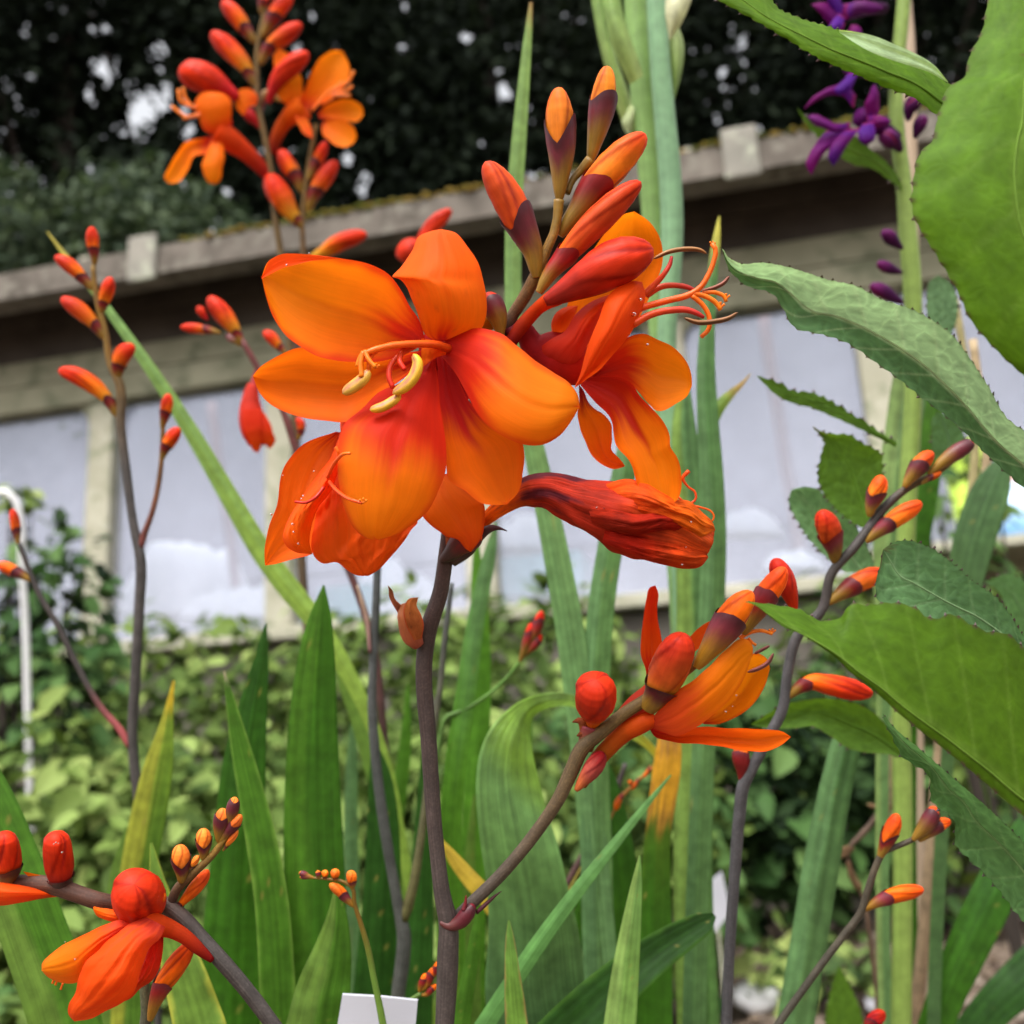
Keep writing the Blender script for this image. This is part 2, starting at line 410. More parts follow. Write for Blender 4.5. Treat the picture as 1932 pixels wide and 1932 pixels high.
BUD_S = np.array([0, .07, .2, .35, .5, .65, .78, .88, .95, .985, 1.0])
BUD_R = np.array([.20, .36, .54, .76, .94, 1.0, .93, .75, .52, .29, .02])

def axis_pts(z, pts, D, dd, n):
    P = np.array([[*px(z, p[0], p[1]), (p[2] if len(p) > 2 else 0)] for p in pts], float)
    Q = crom(P, n)
    s = np.linspace(0, 1, n)
    d = D + (Q[:, 2] + dd[0] + (dd[1] - dd[0]) * s) * .01
    return at_arr(Q[:, :2], d), d

def bud(parent, z, pts, w, D, calyx=.45, dd=(0, 0), cols=(MUSTARD, ORANGE, BUDRED), name='bud', lobe=.18, dark=None, phi=None, prof=None, tipsplit=.14, ctop=WINE, cbase=OLIVE, cmid=MAROON, ripe=.5):
    """Flower bud: furled tapering body plus two pointed bracts clasping its lower part (a sub-part)."""
    sd = nseed(); n, ring = 44, 42
    w = w * (.93 if prof is None else 1.0)
    s0 = np.linspace(0, 1, n); s = 1 - (1 - s0) ** 1.35
    C, d = axis_pts(z, pts, D, dd, 120)
    k = np.clip((s * 119), 0, 119); i0 = np.floor(k).astype(int); i1 = np.minimum(i0 + 1, 119); fr = (k - i0)[:, None]
    Cc = C[i0] * (1 - fr) + C[i1] * fr
    W = w * ZOOM[z][2] * .5 * d.mean() / FPX
    pr = np.interp(s, BUD_S, BUD_R if prof is None else prof)
    ph = np.linspace(0, 2 * np.pi, ring, endpoint=False)
    seam = (s[:, None] * 1.5 + RNG.uniform(0, 6))
    fur = ((3 * (ph[None] - seam * 1.25) / (2 * np.pi)) % 1.0)
    cross = 1 + .085 * (np.where(fur < .86, fur / .86, (1 - fur) / .14) - .5) * sm(.18, .45, s)[:, None] + .02 * wob(s[:, None] * 1.6 + ph[None] / 6.28, sd + 7) - .09 * np.exp(-(np.sin((ph[None] - seam) * .5) / .12) ** 2) * sm(.25, .6, s)[:, None]
    V, _ = sweep(Cc, W * pr[:, None] * cross, ring)
    sv = s[:, None] + 0 * ph[None]
    nz = .06 * wob(ph[None] / 6.283 + sv * .3, sd)
    col = mix(cols[0], cols[1], sm(.15, .55, sv + nz)); col = mix(col, cols[2], sm(ripe, ripe + .42, sv + nz * 1.5))
    side = .5 + .5 * np.cos(ph[None] - seam)
    col = mix(col, BUDDK if dark is None else dark, (1 - side) * .55 * sm(.1, .5, sv) * (1 - .5 * sm(.85, 1, sv)))
    col = mix(col, CRIM * .5, np.exp(-(np.sin((ph[None] - seam) * .5) / .07) ** 2) * .75 * sm(.3, .6, sv))
    col = mix(col, col * np.array((.55, .35, .5)), np.exp(-((fur - .93) / .07) ** 2) * sm(.2, .5, sv) * .8)
    col = mix(col, col * np.array((.62, .45, .6)), sm(.35, .9, wob(sv * 2.2 + ph[None] / 6.28, sd + 8) * .7 + .25 * wob(ph[None] / 2.0 + sv * .3, sd + 9)) * .45)
    uv = np.stack([sv, ph[None] / 6.283 + 0 * sv], -1).reshape(-1, 2)
    o = mk(name, V.reshape(-1, 3), caps(grid_faces(n, ring, True), n, ring), M_BUD, parent, col.reshape(-1, 3), uv)
    if calyx > 0:
        nc, rc = 18, 24
        ph = np.linspace(0, 2 * np.pi, rc, endpoint=False); p0 = RNG.uniform(-.5, .5) if phi is None else phi
        ends = calyx + lobe * (np.abs(np.cos(ph - p0)) ** 1.3 - .55) + .02 * wob(ph / 6.28, sd + 4)
        ends = np.clip(ends, .06, .97)
        tt = np.linspace(0, 1, nc)[:, None]
        sg = ends[None] * tt
        kk = sg * 119; j0 = np.floor(kk).astype(int); j1 = np.minimum(j0 + 1, 119); f2 = (kk - j0)[..., None]
        cen = C[j0] * (1 - f2) + C[j1] * f2
        T = np.gradient(C, axis=0); T /= np.linalg.norm(T, axis=1, keepdims=True)
        ref = CAM - C.mean(0); ref /= np.linalg.norm(ref)
        X = ref[None] - T * (T @ ref)[:, None]
        if np.linalg.norm(X, axis=1).min() < .15: X = RIGHT[None] - T * (T @ RIGHT)[:, None]
        X /= np.linalg.norm(X, axis=1, keepdims=True); Y = np.cross(T, X)
        rr = W * (np.interp(sg, BUD_S, BUD_R if prof is None else prof) * 1.05 + .05) + W * .05 * sm(.75, 1, tt)
        Vc = cen + (np.cos(ph)[None, :, None] * X[j0] + np.sin(ph)[None, :, None] * Y[j0]) * rr[..., None]
        cc = mix(cbase, cmid, sm(.25, .75, tt + 0 * sg + .12 * wob(ph[None] / 6.28 + tt * .4, sd + 5)))
        cc = mix(cc, ctop, sm(.72, 1.0, tt + 0 * sg))
        mk('calyx', Vc.reshape(-1, 3), grid_faces(nc, rc, True), M_CALYX, o, cc.reshape(-1, 3),
           np.stack([tt + 0 * sg, ph[None] / 6.283 + 0 * sg], -1).reshape(-1, 2))
    return o

def filament(parent, name, z, pts, D, c0=CORAL, c1=ORANGE, n=22, ring=7, mat=None):
    return tube(parent, name, z, pts, D, mat or M_FIL, c0, c1, n, ring, jit=.02)

def anther(parent, z, pts, w, D, c=(np.array((.72, .42, .03)), np.array((.45, .16, .05))), split=.18):
    """Curved anther with a groove along it."""
    sd = nseed(); n, ring = 22, 14
    C, d = axis_pts(z, pts, D, (0, 0), n)
    s = np.linspace(0, 1, n)
    W = w * .84 * ZOOM[z][2] * .5 * d.mean() / FPX
    pr = (np.clip(1 - np.abs(2 * s - 1) ** 3.2, .0, 1)) ** .5 * .98 + .03
    ph = np.linspace(0, 2 * np.pi, ring, endpoint=False)
    cr = 1 - split * 1.6 * np.exp(-(np.sin((ph[None] - .7) * .5) / .22) ** 2)
    V, _ = sweep(C, W * pr[:, None] * cr, ring)
    g = np.exp(-(np.sin((ph[None] - .7) * .5) / .3) ** 2) + 0 * s[:, None]
    col = mix(c[0], c[1], np.clip(g + .2 * wob(s[:, None] * 3 + ph[None] * .2, sd), 0, 1))
    return mk('anther', V.reshape(-1, 3), caps(grid_faces(n, ring, True), n, ring), M_CALYX, parent, col.reshape(-1, 3),
              np.stack([s[:, None] + 0 * ph[None], ph[None] / 6.283 + 0 * s[:, None]], -1).reshape(-1, 2))

def stigma_tip(parent, z, x, y, w, D, dd=0):
    """Small frilled three-pronged stigma end."""
    for a in (-.7, .1, .9):
        dx, dy = math.sin(a) * w, -math.cos(a) * w
        tube(parent, 'stigma', z, [(x, y, w * .5, dd), (x + dx * .6, y + dy * .6, w * .42, dd), (x + dx, y + dy, w * .5, dd - .02)], D, M_FIL, ORANGE, AMBER, 6, 6)

def blade(label, z, pts, D, dep=None, c=(GRN, GRN), tip=None, fold=.25, twist=0.0, ground=True, ribs=3, group='sword leaves', n=60, m=13,
          edge=None, tipfrac=.12, name='sword_leaf', patch=None, two=None):
    """Sword-shaped leaf: pts = (x, y, width) from the tip down; depth D m plus per-point cm."""
    sd = nseed(); sc = ZOOM[z][2]
    P = np.array([[*px(z, p[0], p[1]), p[2] * sc, (p[3] if len(p) > 3 else 0)] for p in pts], float)
    Q = crom(P, n); d = D + Q[:, 3] * .01
    C = at_arr(Q[:, :2], d); Wd = np.maximum(Q[:, 2], .6) * d / FPX
    if ground:
        dr = C[-1] - C[-4]; dr /= np.linalg.norm(dr); p = C[-1].copy(); k = 0; add = []
        while p[2] > 0 and k < 60:
            w = min(1, k / 12); v = dr * (1 - w) + np.array([dr[0] * .3, .05, -1]) * w
            if v[2] > -.25: v[2] = -.25
            v /= np.linalg.norm(v); p = p + v * .03; add.append(p.copy()); k += 1
        if add: C = np.vstack([C, add]); Wd = np.concatenate([Wd, np.full(len(add), Wd[-1])])
    nn = len(C); T = np.gradient(C, axis=0); T /= np.linalg.norm(T, axis=1, keepdims=True)
    view = CAM[None] - C; view /= np.linalg.norm(view, axis=1, keepdims=True)
    S = np.cross(T, view); S /= np.linalg.norm(S, axis=1, keepdims=True)
    Nn = np.cross(S, T)
    s = np.linspace(0, 1, nn)
    tw = twist + .12 * wob(s, sd)
    S2 = S * np.cos(tw)[:, None] + Nn * np.sin(tw)[:, None]; N2 = np.cross(S2, T)
    t = np.linspace(-1, 1, m)
    Wd2 = Wd / np.maximum(.35, np.cos(tw))
    hgt = fold * (1 - np.abs(t)) + .035 * np.cos(np.pi * t * (ribs * 2 + 1))
    V = C[:, None] + S2[:, None] * (t[None, :, None] * .5 * Wd2[:, None, None]) + N2[:, None] * (hgt[None, :, None] * .5 * Wd2[:, None, None])
    sv = s[:, None] + 0 * t[None]; tv = t[None] + 0 * s[:, None]
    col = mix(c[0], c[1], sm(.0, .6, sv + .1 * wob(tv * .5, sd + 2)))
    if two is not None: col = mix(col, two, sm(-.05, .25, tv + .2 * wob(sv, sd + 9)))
    col = col * (1 + .16 * np.cos(np.pi * tv * (ribs * 2 + 1)) + .12 * wob(sv * 2 + tv * .3, sd + 3))[..., None]
    if edge is not None: col = mix(col, edge, sm(.78, 1, np.abs(tv) + .08 * wob(sv * 3, sd + 4)))
    if patch is not None:
        for (pc, a, b, st) in patch: col = mix(col, pc, sm(a, a + .06, sv + .05 * wob(tv, sd + 6)) * (1 - sm(b - .06, b, sv + .07 * wob(tv * 1.5, sd + 7))) * st)
    if tip is not None: col = mix(col, tip, 1 - sm(tipfrac * .4, tipfrac, sv + .02 * wob(tv, sd + 5)))
    spots = sm(.80, .92, wob(sv * 7 + tv * 2.1, sd + 20) * .5 + wob(tv * 3.1 - sv * 11, sd + 21) * .55 + .1)
    col = mix(col, (.30, .24, .06), spots * .6)
    base = C[-1].copy()
    o = mk(name, V.reshape(-1, 3), grid_faces(nn, m), M_BLADE, None, np.clip(col.reshape(-1, 3), 0, 1),
           np.stack([sv, tv * .5 + .5], -1).reshape(-1, 2), origin=base)
    return tag(o, label, 'leaf', group)

def toothed(parent, z, L, R, D, d0=0, d1=0, bow=0, cup=0, tilt=0, c=GRN, cv=None, tm=.5, teeth=(2.0, 2.0), nt_=(34, 34), n=150, m=34, pucker=.06,
            side=7, ec=(.05, .02, .02), name='leaf', patch=None, rib=True, label=None, fold=0.0, c2=None, mat=None):
    """Serrated leaf lofted between its two edges, base to tip, with sunk veins and toothed margins."""
    sd = nseed()
    A = crom([px(z, *p) for p in L], n); B = crom([px(z, *p) for p in R], n)
    s = np.linspace(0, 1, n); t = np.linspace(0, 1, m)
    def saw(k, seed):
        r = np.random.default_rng(seed); ph = s * k + .35 * wob(s * 2, seed); f = ph - np.floor(ph)
        amp = .6 + .4 * r.uniform(size=int(k) * 2 + 6)[np.clip(np.floor(ph).astype(int) + 2, 0, int(k) * 2 + 5)]
        return np.where(f < .7, f / .7, (1 - f) / .3) * amp, f
    d_ = (B - A); wd = np.linalg.norm(d_, axis=1, keepdims=True); u = d_ / (wd + 1e-6)
    sA, fA = saw(nt_[0], sd); sB, fB = saw(nt_[1], sd + 1)
    fade = np.sin(np.pi * np.clip(s, .02, .98))[:, None] ** .3
    dA = -u * (sA[:, None] - .4) * teeth[0] * fade; dB = u * (sB[:, None] - .4) * teeth[1] * fade
    S_, T_ = s[:, None], t[None]
    xy = A[:, None] * (1 - T_[..., None]) + B[:, None] * T_[..., None] + dA[:, None] * np.exp(-T_ / .03)[..., None] + dB[:, None] * np.exp(-(1 - T_) / .03)[..., None]
    q = np.where(T_ < tm, (tm - T_) / tm, (T_ - tm) / (1 - tm))       # 0 at the midrib, 1 at the margin
    veins = (S_ * side - q * .9 + np.where(T_ < tm, .13, .0)) % 1.0
    vline = np.exp(-((np.minimum(veins, 1 - veins)) / .045) ** 2) * (1 - .55 * q)
    mid = np.exp(-(q / .05) ** 2)
    fine = wob(S_ * side * 1.3 + q * 2.1, sd + 3) * .5 + wob(T_ * 3.1 - S_ * 5, sd + 4) * .5
    dep = d0 + (d1 - d0) * S_ - bow * np.sin(np.pi * S_) + tilt * (T_ - .5) + cup * (1 - q ** 2) * np.sin(np.pi * np.clip(S_, .03, .97)) ** .5
    dep = dep + fold * q
    dep = dep + pucker * (vline * .8 + .45 * fine * (1 - .4 * q)) * np.sin(np.pi * np.clip(S_, .03, .97)) ** .5
    dep = dep + .05 * wob(S_ * 2.5, sd + 6) * q ** 2
    V = at_arr(xy.reshape(-1, 2), D + dep.ravel() * .01)
    c = np.asarray(c, float); cvv = np.asarray(cv if cv is not None else c * 1.5 + .02)
    base = np.broadcast_to(c, (n, m, 3))
    if c2 is not None: base = mix(c, c2, sm(tm - .03, tm + .05, T_ + .03 * wob(S_ * 2, sd + 30)))
    col = mix(base, cvv, np.clip(vline * .5 + mid * .7, 0, 1) + 0 * S_)
    col = col * (1 + .14 * fine + .10 * wob(S_ * 1.2 + T_, sd + 8))[..., None]
    if patch is not None:
        for (pc, a, b, st) in patch: col = mix(col, pc, sm(a, b, S_ + .10 * wob(T_ * 1.3, sd + 9)) * st)
    spk = sm(.86, .96, wob(S_ * 9 + T_ * 4.3, sd + 40) * .5 + wob(T_ * 11 - S_ * 6, sd + 41) * .55)
    col = mix(col, (.10, .075, .02), spk * .7)
    tooth = np.where(T_ < .5, ((fA > .55) & (fA < .82))[:, None] * sm(.025, .0, T_), ((fB > .55) & (fB < .82))[:, None] * sm(.975, 1.0, T_))
    rim = sm(.97, 1.0, np.abs(2 * T_ - 1)) * .35 + 0 * S_
    col = mix(col, ec, np.clip(tooth * .9 + rim * .6, 0, 1))
    o = mk(name, V.reshape(-1, 3), grid_faces(n, m), mat or M_LEAF, parent, np.clip(col.reshape(-1, 3), 0, 1),
           np.stack([S_ + 0 * T_, T_ + 0 * S_], -1).reshape(-1, 2))
    if label: o['label'] = label
    TV, TF = [], []
    G3 = V.reshape(n, m, 3)
    for (f, j0, j1) in ((fA, 0, 1), (fB, m - 1, m - 2)):
        for i in range(3, n - 3):
            if f[i - 1] < .62 <= f[i] and RNG.random() < .75:
                e = G3[i, j0]; o_ = e - G3[i, j1]; o_ /= np.linalg.norm(o_) + 1e-9; a_ = G3[i + 1, j0] - G3[i - 1, j0]; a_ /= np.linalg.norm(a_) + 1e-9
                w_ = np.cross(o_, a_); h = RNG.uniform(.5, 1.4) * .00040 * (D / .27); b_ = len(TV)
                TV += [e - a_ * h * .9, e + w_ * h * .6, e + a_ * h * .9, e - w_ * h * .6, e + o_ * h * 1.5 + a_ * h * .5]
                TF += [(b_, b_ + 1, b_ + 4), (b_ + 1, b_ + 2, b_ + 4), (b_ + 2, b_ + 3, b_ + 4), (b_ + 3, b_, b_ + 4), (b_, b_ + 3, b_ + 2, b_ + 1)]
    if TV:
        mk('teeth', np.array(TV), TF, M_CALYX, o, np.tile(np.asarray(ec, float), (len(TV), 1)), np.zeros((len(TV), 2)), smooth=False)
    if rib:
        j = int(round(tm * (m - 1))); G = crom(V.reshape(n, m, 3)[:int(n * .97), j][::15], 50)
        r = np.linspace(1, .25, len(G)) * .00045
        vd = CAM - G; vd /= np.linalg.norm(vd, axis=1, keepdims=True)
        VV, ph = sweep(G + vd * .0001, r, 6)
        mk('midrib', VV.reshape(-1, 3), grid_faces(len(G), 6, True), M_HERB, o, np.tile(np.clip(cvv, 0, 1), (len(G) * 6, 1)),
           np.zeros((len(G) * 6, 2)))
    return o

def drops(parent, z, pts, D, r=.00035, dd=0):
    for (x, y) in pts:
        p = at(*px(z, x, y), D + dd * .01); rr = r * random.uniform(.6, 1.3)
        V, F = [], []
        for i in range(5):
            th = math.pi * i / 4
            for j in range(8):
                a = 2 * math.pi * j / 8
                V.append(p + rr * np.array([math.sin(th) * math.cos(a), math.sin(th) * math.sin(a), math.cos(th) * .8]))
        for i in range(4):
            for j in range(8): F.append((i * 8 + j, i * 8 + (j + 1) % 8, (i + 1) * 8 + (j + 1) % 8, (i + 1) * 8 + j))
        mk('water_drop', V, F, M_DROP, parent)

def box(V, F, u0, u1, y0, y1, z0, z1, fr):
    """Axis-aligned box in the local frame fr = (origin, H, N)."""
    O, H, Nv = fr; b = len(V)
    for zz in (z0, z1):
        for (a, c) in ((u0, y0), (u1, y0), (u1, y1), (u0, y1)): V.append(O + H * a + Nv * c + np.array([0, 0, zz]))
    F += [(b, b + 3, b + 2, b + 1), (b + 4, b + 5, b + 6, b + 7), (b, b + 1, b + 5, b + 4), (b + 1, b + 2, b + 6, b + 5), (b + 2, b + 3, b + 7, b + 6), (b + 3, b, b + 4, b + 7)]

def boxobj(name, mat, parent, dims, fr, bevel=.004):
    V, F = [], []
    box(V, F, *dims, fr)
    o = mk(name, V, F, mat, parent, smooth=False)
    if bevel:
        b = o.modifiers.new('bevel', 'BEVEL'); b.width = bevel; b.segments = 2
    return o

# ================================================================== SETTING
M_SOIL = noisy('soil', (.050, .034, .024), (.17, .125, .09), 22, .95, .9, 9, .15, .02, third=(.25, .20, .16))
def ground():
    xs = np.concatenate([np.linspace(-120, -3.2, 8), np.linspace(-3, 4, 120), np.linspace(4.2, 120, 8)])
    ys = np.concatenate([np.linspace(-60, -.6, 8), np.linspace(-.5, 4.5, 90), np.linspace(4.8, 160, 10)])
    X, Y = np.meshgrid(xs, ys)
    Z = .018 * wob(X * 1.9 + Y * .7, 31) + .014 * wob(Y * 2.3 - X * .9, 32) + .010 * wob(X * 5.1 + Y * 3.3, 33)
    Z = Z * np.exp(-(np.maximum(0, np.abs(X) - 4) / 3) ** 2) * np.exp(-(np.maximum(0, np.abs(Y - 2) - 3) / 3) ** 2) - .02
    V = np.stack([X, Y, Z], -1).reshape(-1, 3)
    o = mk('ground', V, grid_faces(len(ys), len(xs)), M_SOIL)
    o['kind'] = 'structure'
ground()

# soil crumbs and small stones on the bare patch of bed
M_STONE = obj_leaf_mat('stone', [(.10, .075, .06), (.22, .17, .13), (.34, .29, .25)], .9, 0, .2)
def rock(c, r, seed):
    g = np.random.default_rng(seed); V, F = [], []
    for i in range(5):
        th = math.pi * i / 4
        for j in range(7):
            a = 2 * math.pi * j / 7
            q = r * g.uniform(.7, 1.2)
            V.append(c + q * np.array([math.sin(th) * math.cos(a), math.sin(th) * math.sin(a), math.cos(th) * .6]))
    for i in range(4):
        for j in range(7): F.append((i * 7 + j, i * 7 + (j + 1) % 7, (i + 1) * 7 + (j + 1) % 7, (i + 1) * 7 + j))
    return V, F
def crumbs():
    V, F, Cc = [], [], []
    for k in range(900):
        x, y = RNG.uniform(.25, 1.9), RNG.uniform(1.55, 3.3); r = RNG.choice([.004, .007, .012, .02], p=[.4, .35, .18, .07])
        v, f = rock(np.array([x, y, -.02 + r * .4 + .012]), r, k); b = len(V); V += v; F += [tuple(i + b for i in q) for q in f]
        c = np.array(random.choice([(.09, .06, .045), (.20, .15, .11), (.33, .27, .22), (.14, .10, .07)])); Cc += [c] * len(v)
    o = mk('soil_crumbs', V, F, M_HERB, None, np.array(Cc), np.zeros((len(V), 2))); o['kind'] = 'stuff'
crumbs()

# ------------------------------------------------------------------ greenhouse
_A = at(0, 1556, 4.15); _B = at(1530, 1475, 3.5)
GH = (_B - _A); GH[2] = 0; GH /= np.linalg.norm(GH); GN = np.cross(GH, [0, 0, 1.0]); GO = _A.copy(); GO[2] = 0
FR = (GO, GH, GN)
def wall_at(x, y, off=0.0):
    R = ray(x, y); O = GO + GN * off; t = ((O - CAM) @ GN) / (R @ GN); P = CAM + R * t
    return float((P - GO) @ GH), float(P[2])
M_OLIVE = noisy('weathered olive paint', (.150, .145, .095), (.235, .225, .155), 5, .75, .25, 6, .2, .003, (1, 1, 1), third=(.115, .120, .075))
M_POST = noisy('weathered pale timber', (.27, .26, .19), (.40, .38, .30), 7, .8, .3, 7, .2, .003, third=(.20, .21, .14))
M_EAVE_SHADE = noisy('shade-dark eave board', (.034, .027, .022), (.066, .053, .042), 6, .8, .3, 5, .2)  # under-eave shade put into the near-black board colour
M_GUT = noisy('grey gutter', (0.067, 0.057, 0.046), (0.153, 0.131, 0.110), 9, .85, .35, 7, .2, .003, third=(.16, .145, .12))
M_CLIP = noisy('pale gutter clip', (0.152, 0.145, 0.122), (0.271, 0.252, 0.214), 8, .8, .3, 6, .2, .003, third=(.30, .31, .24))
M_WALL = noisy('stained render', (.075, .066, .055), (.13, .115, .095), 5, .9, .4, 6, .15)
M_PANE = glass_mat('graded pane', (.21, .21, .245), .16, .64)
M_ROOFP = glass_mat('roof glazing', (.8, .82, .85), .1, .85)
M_WHITEW = plain('whitewashed board', (.26, .26, .295), .8, .2)

gh = thing('greenhouse', 'long timber framed greenhouse with olive boards and grey gutter behind the plants', 'greenhouse', GO)
U0, U1 = -3.2, 6.4
boxobj('base_wall', M_WALL, gh, (U0, U1, -.10, .0, -.1, .995), FR)
boxobj('sill', M_POST, gh, (U0, U1, -.12, .07, 1.0, 1.05), FR, .008)
posts = [-2.75, -1.98, -1.2, -.43, .375, 1.15, 1.93, 2.66, 3.35, 4.1, 4.85, 5.6]
for u in posts: boxobj('post', M_POST, gh, (u - .055, u + .055, -.06, .035, 1.053, 2.05), FR, .008)
boxobj('head_board', M_OLIVE, gh, (U0, U1, -.06, .05, 2.035, 2.145), FR, .006)
boxobj('head_board', M_OLIVE, gh, (U0, U1, -.06, .043, 2.15, 2.262), FR, .006)
boxobj('upper_board', M_EAVE_SHADE, gh, (U0, U1, -.06, .03, 2.266, 2.40), FR)
boxobj('upper_board', M_EAVE_SHADE, gh, (U0, U1, -.06, .035, 2.405, 2.54), FR)
boxobj('soffit', M_EAVE_SHADE, gh, (U0, U1, .037, .25, 2.50, 2.53), FR)
for i in range(len(posts) - 1):
    a, b = posts[i] + .057, posts[i + 1] - .057
    boxobj('pane', M_PANE, gh, (a, b, -.022, -.016, 1.052, 2.034), FR, 0)
    for (uc, sg) in ((a, 1), (b, -1)):        # rounded inner corners at the window heads
        V, F = [], []
        k = 7; r = .085; pts = [(uc, 2.033), (uc, 2.033 - r)]
        for q in range(1, k): 
            an = math.pi / 2 * q / k; pts.append((uc + sg * (r - r * math.cos(an)), 2.033 - r + r * math.sin(an)))
        pts.append((uc + sg * r, 2.033))
        for yy in (-.012, .030):
            for (uu, zz) in pts: V.append(GO + GH * uu + GN * yy + np.array([0, 0, zz]))
        m = len(pts); F = [tuple(range(m)), tuple(range(2 * m - 1, m - 1, -1))] + [(j, (j + 1) % m, m + (j + 1) % m, m + j) for j in range(m)]
        mk('corner_brace', V, F, M_OLIVE, gh, smooth=False)
# box gutter, open at the top
def gutter():
    V, F = [], []
    box(V, F, U0, U1, .235, .247, 2.385, 2.50, FR); box(V, F, U0, U1, .338, .350, 2.385, 2.497, FR); box(V, F, U0, U1, .2475, .3375, 2.385, 2.397, FR)
    return mk('gutter', V, F, M_GUT, gh, smooth=False)
gutter()
for (x, y) in ((268, 510), (1400, 310), (-420, 640)):
    u, z = wall_at(x, y, .36)
    boxobj('gutter_clip', M_CLIP, gh, (u - .06, u + .06, .352, .372, 2.355, 2.545), FR, .012)
def moss():
    V, F, Cc = [], [], []
    for k in range(620):
        u = RNG.uniform(.9, 4.6); r = RNG.uniform(.008, .022)
        if wob(np.array(u * .35), 77) < -.25 and RNG.random() < .8: continue
        v, f = rock(GO + GH * u + GN * RNG.uniform(.325, .352) + np.array([0, 0, 2.497 + RNG.uniform(0, .012)]), r, 5000 + k)
        b = len(V); V += v; F += [tuple(i + b for i in q) for q in f]; Cc += [np.array(random.choice([(.16, .13, .02), (.11, .12, .02), (.22, .15, .03)]))] * len(v)
    o = mk('moss', V, F, M_HERB, gh, np.array(Cc), np.zeros((len(V), 2))); o['kind'] = 'stuff'
moss()
def slab(name, mat, pts, th):
    V = [GO + GH * u + GN * y + np.array([0, 0, z]) for (u, y, z) in pts]; V += [v + np.array([0, 0, th]) for v in V]
    return mk(name, V, [(0, 1, 2, 3), (7, 6, 5, 4), (0, 4, 5, 1), (1, 5, 6, 2), (2, 6, 7, 3), (3, 7, 4, 0)], mat, gh, smooth=False)
for i in range(8):
    a = U0 + i * 1.2; slab('roof_pane', M_ROOFP, [(a + .02, .23, 2.545), (a + 1.18, .23, 2.545), (a + 1.18, -2.4, 3.15), (a + .02, -2.4, 3.15)], .006)
    slab('rafter', M_POST, [(a - .018, .23, 2.535), (a + .018, .23, 2.535), (a + .018, -2.4, 3.14), (a - .018, -2.4, 3.14)], .05)
boxobj('back_wall', M_WHITEW, gh, (U0, U1, -2.5, -2.41, -.05, 3.1), FR)
boxobj('end_wall', M_ROOFP, gh, (U0, U0 + .02, -2.4, -.11, 0, 2.6), FR, 0)
boxobj('end_wall', M_ROOFP, gh, (U1 - .02, U1, -2.4, -.11, 0, 2.6), FR, 0)
boxobj('bench', M_POST, gh, (U0 + .1, U1 - .1, -1.1, -.22, .98, 1.02), FR)
boxobj('purlin', M_WHITEW, gh, (U0 + .1, U1 - .1, -.85, -.82, 1.42, 1.445), FR)

# things standing inside on the bench
M_FLEECE = noisy('white fleece', (.82, .83, .86), (.90, .91, .93), 14, .9, .5, 5, .1, .01)
M_TEAL = plain('pale teal plastic', (.36, .60, .64), .4)
M_CANE = noisy('pinkish cane', (.42, .30, .30), (.56, .44, .43), 12, .6, .2, 4, .2, .003, (1, 1, .1))
def wpos(x, y, off, z=None):
    u, zz = wall_at(x, y, off)
    return GO + GH * u + GN * off + np.array([0, 0, zz if z is None else z])
def heap(label, x0, x1, ytop, ybot, off, depth=.22, seed=1):
    n, m = 16, 40
    P = [wpos(x0 + (x1 - x0) * j / (m - 1), ybot, off) for j in range(m)]
    H = wpos((x0 + x1) / 2, ytop, off)[2] - P[m // 2][2]
    V = []
    for i in range(n):
        a = math.pi * i / (n - 1)
        for j in range(m):
            q = j / (m - 1); e = max(0, math.sin(math.pi * q)) ** .5
            hh = H * e * (.80 + .16 * float(wob(np.array(q * 1.3 + a * .25), seed))) + .004
            V.append(P[j] + GN * math.cos(a) * depth * .5 * (.3 + .7 * e) + np.array([0, 0, math.sin(a) * hh]))
    o = mk('fleece', V, grid_faces(n, m), M_FLEECE, None, origin=P[m // 2])
    tag(o, label, 'fleece', 'white fleece in the greenhouse')
heap('white fleece bundle behind the pane right of the tall narrow leaf', 1350, 1478, 950, 1012, -.5, .2, 3)
heap('flat white fleece strip behind the window sill at the right window', 1440, 1560, 1032, 1078, -.28, .15, 4)
heap('white fleece bundle seen under the withered flower tube', 930, 1060, 958, 1040, -.6, .25, 5)
heap('large white fleece heap behind the glass left of the main stem', 655, 840, 1040, 1165, -.5, .3, 6)
heap('low spread of white fleece behind the glass at the left window', 350, 590, 1090, 1172, -.45, .3, 8)
heap('wide white fleece sheet lying behind the pane of the left window', 225, 480, 985, 1165, -.75, .3, 9)
heap('white fleece lump behind the glass at the far left window', 20, 165, 1040, 1150, -.5, .3, 10)
def tray(label, x0, x1, y0, y1, off):
    u0, z1 = wall_at(x0, y0, off); u1, z0 = wall_at(x1, y1, off)
    V, F = [], []
    for (a, b, c, d) in ((u0, u1, off, off + .012), (u0, u1, off - .25, off - .238), (u0, u0 + .012, off - .237, off - .001), (u1 - .012, u1, off - .237, off - .001)): box(V, F, a, b, c, d, z0, z1, FR)
    box(V, F, u0 + .013, u1 - .013, off - .237, off - .001, z0 + .003, z0 + .012, FR)
    o = mk('seed_tray', V, F, M_TEAL, None, smooth=False, origin=GO + GH * u0 + GN * off + np.array([0, 0, z0])); tag(o, label, 'tray', 'trays on the greenhouse bench')
tray('pale teal tray on the bench behind the central window', 935, 1100, 1055, 1112, -.30)
tray('second pale teal tray glimpsed behind the glass left of the main stem', 600, 700, 1110, 1165, -.32)
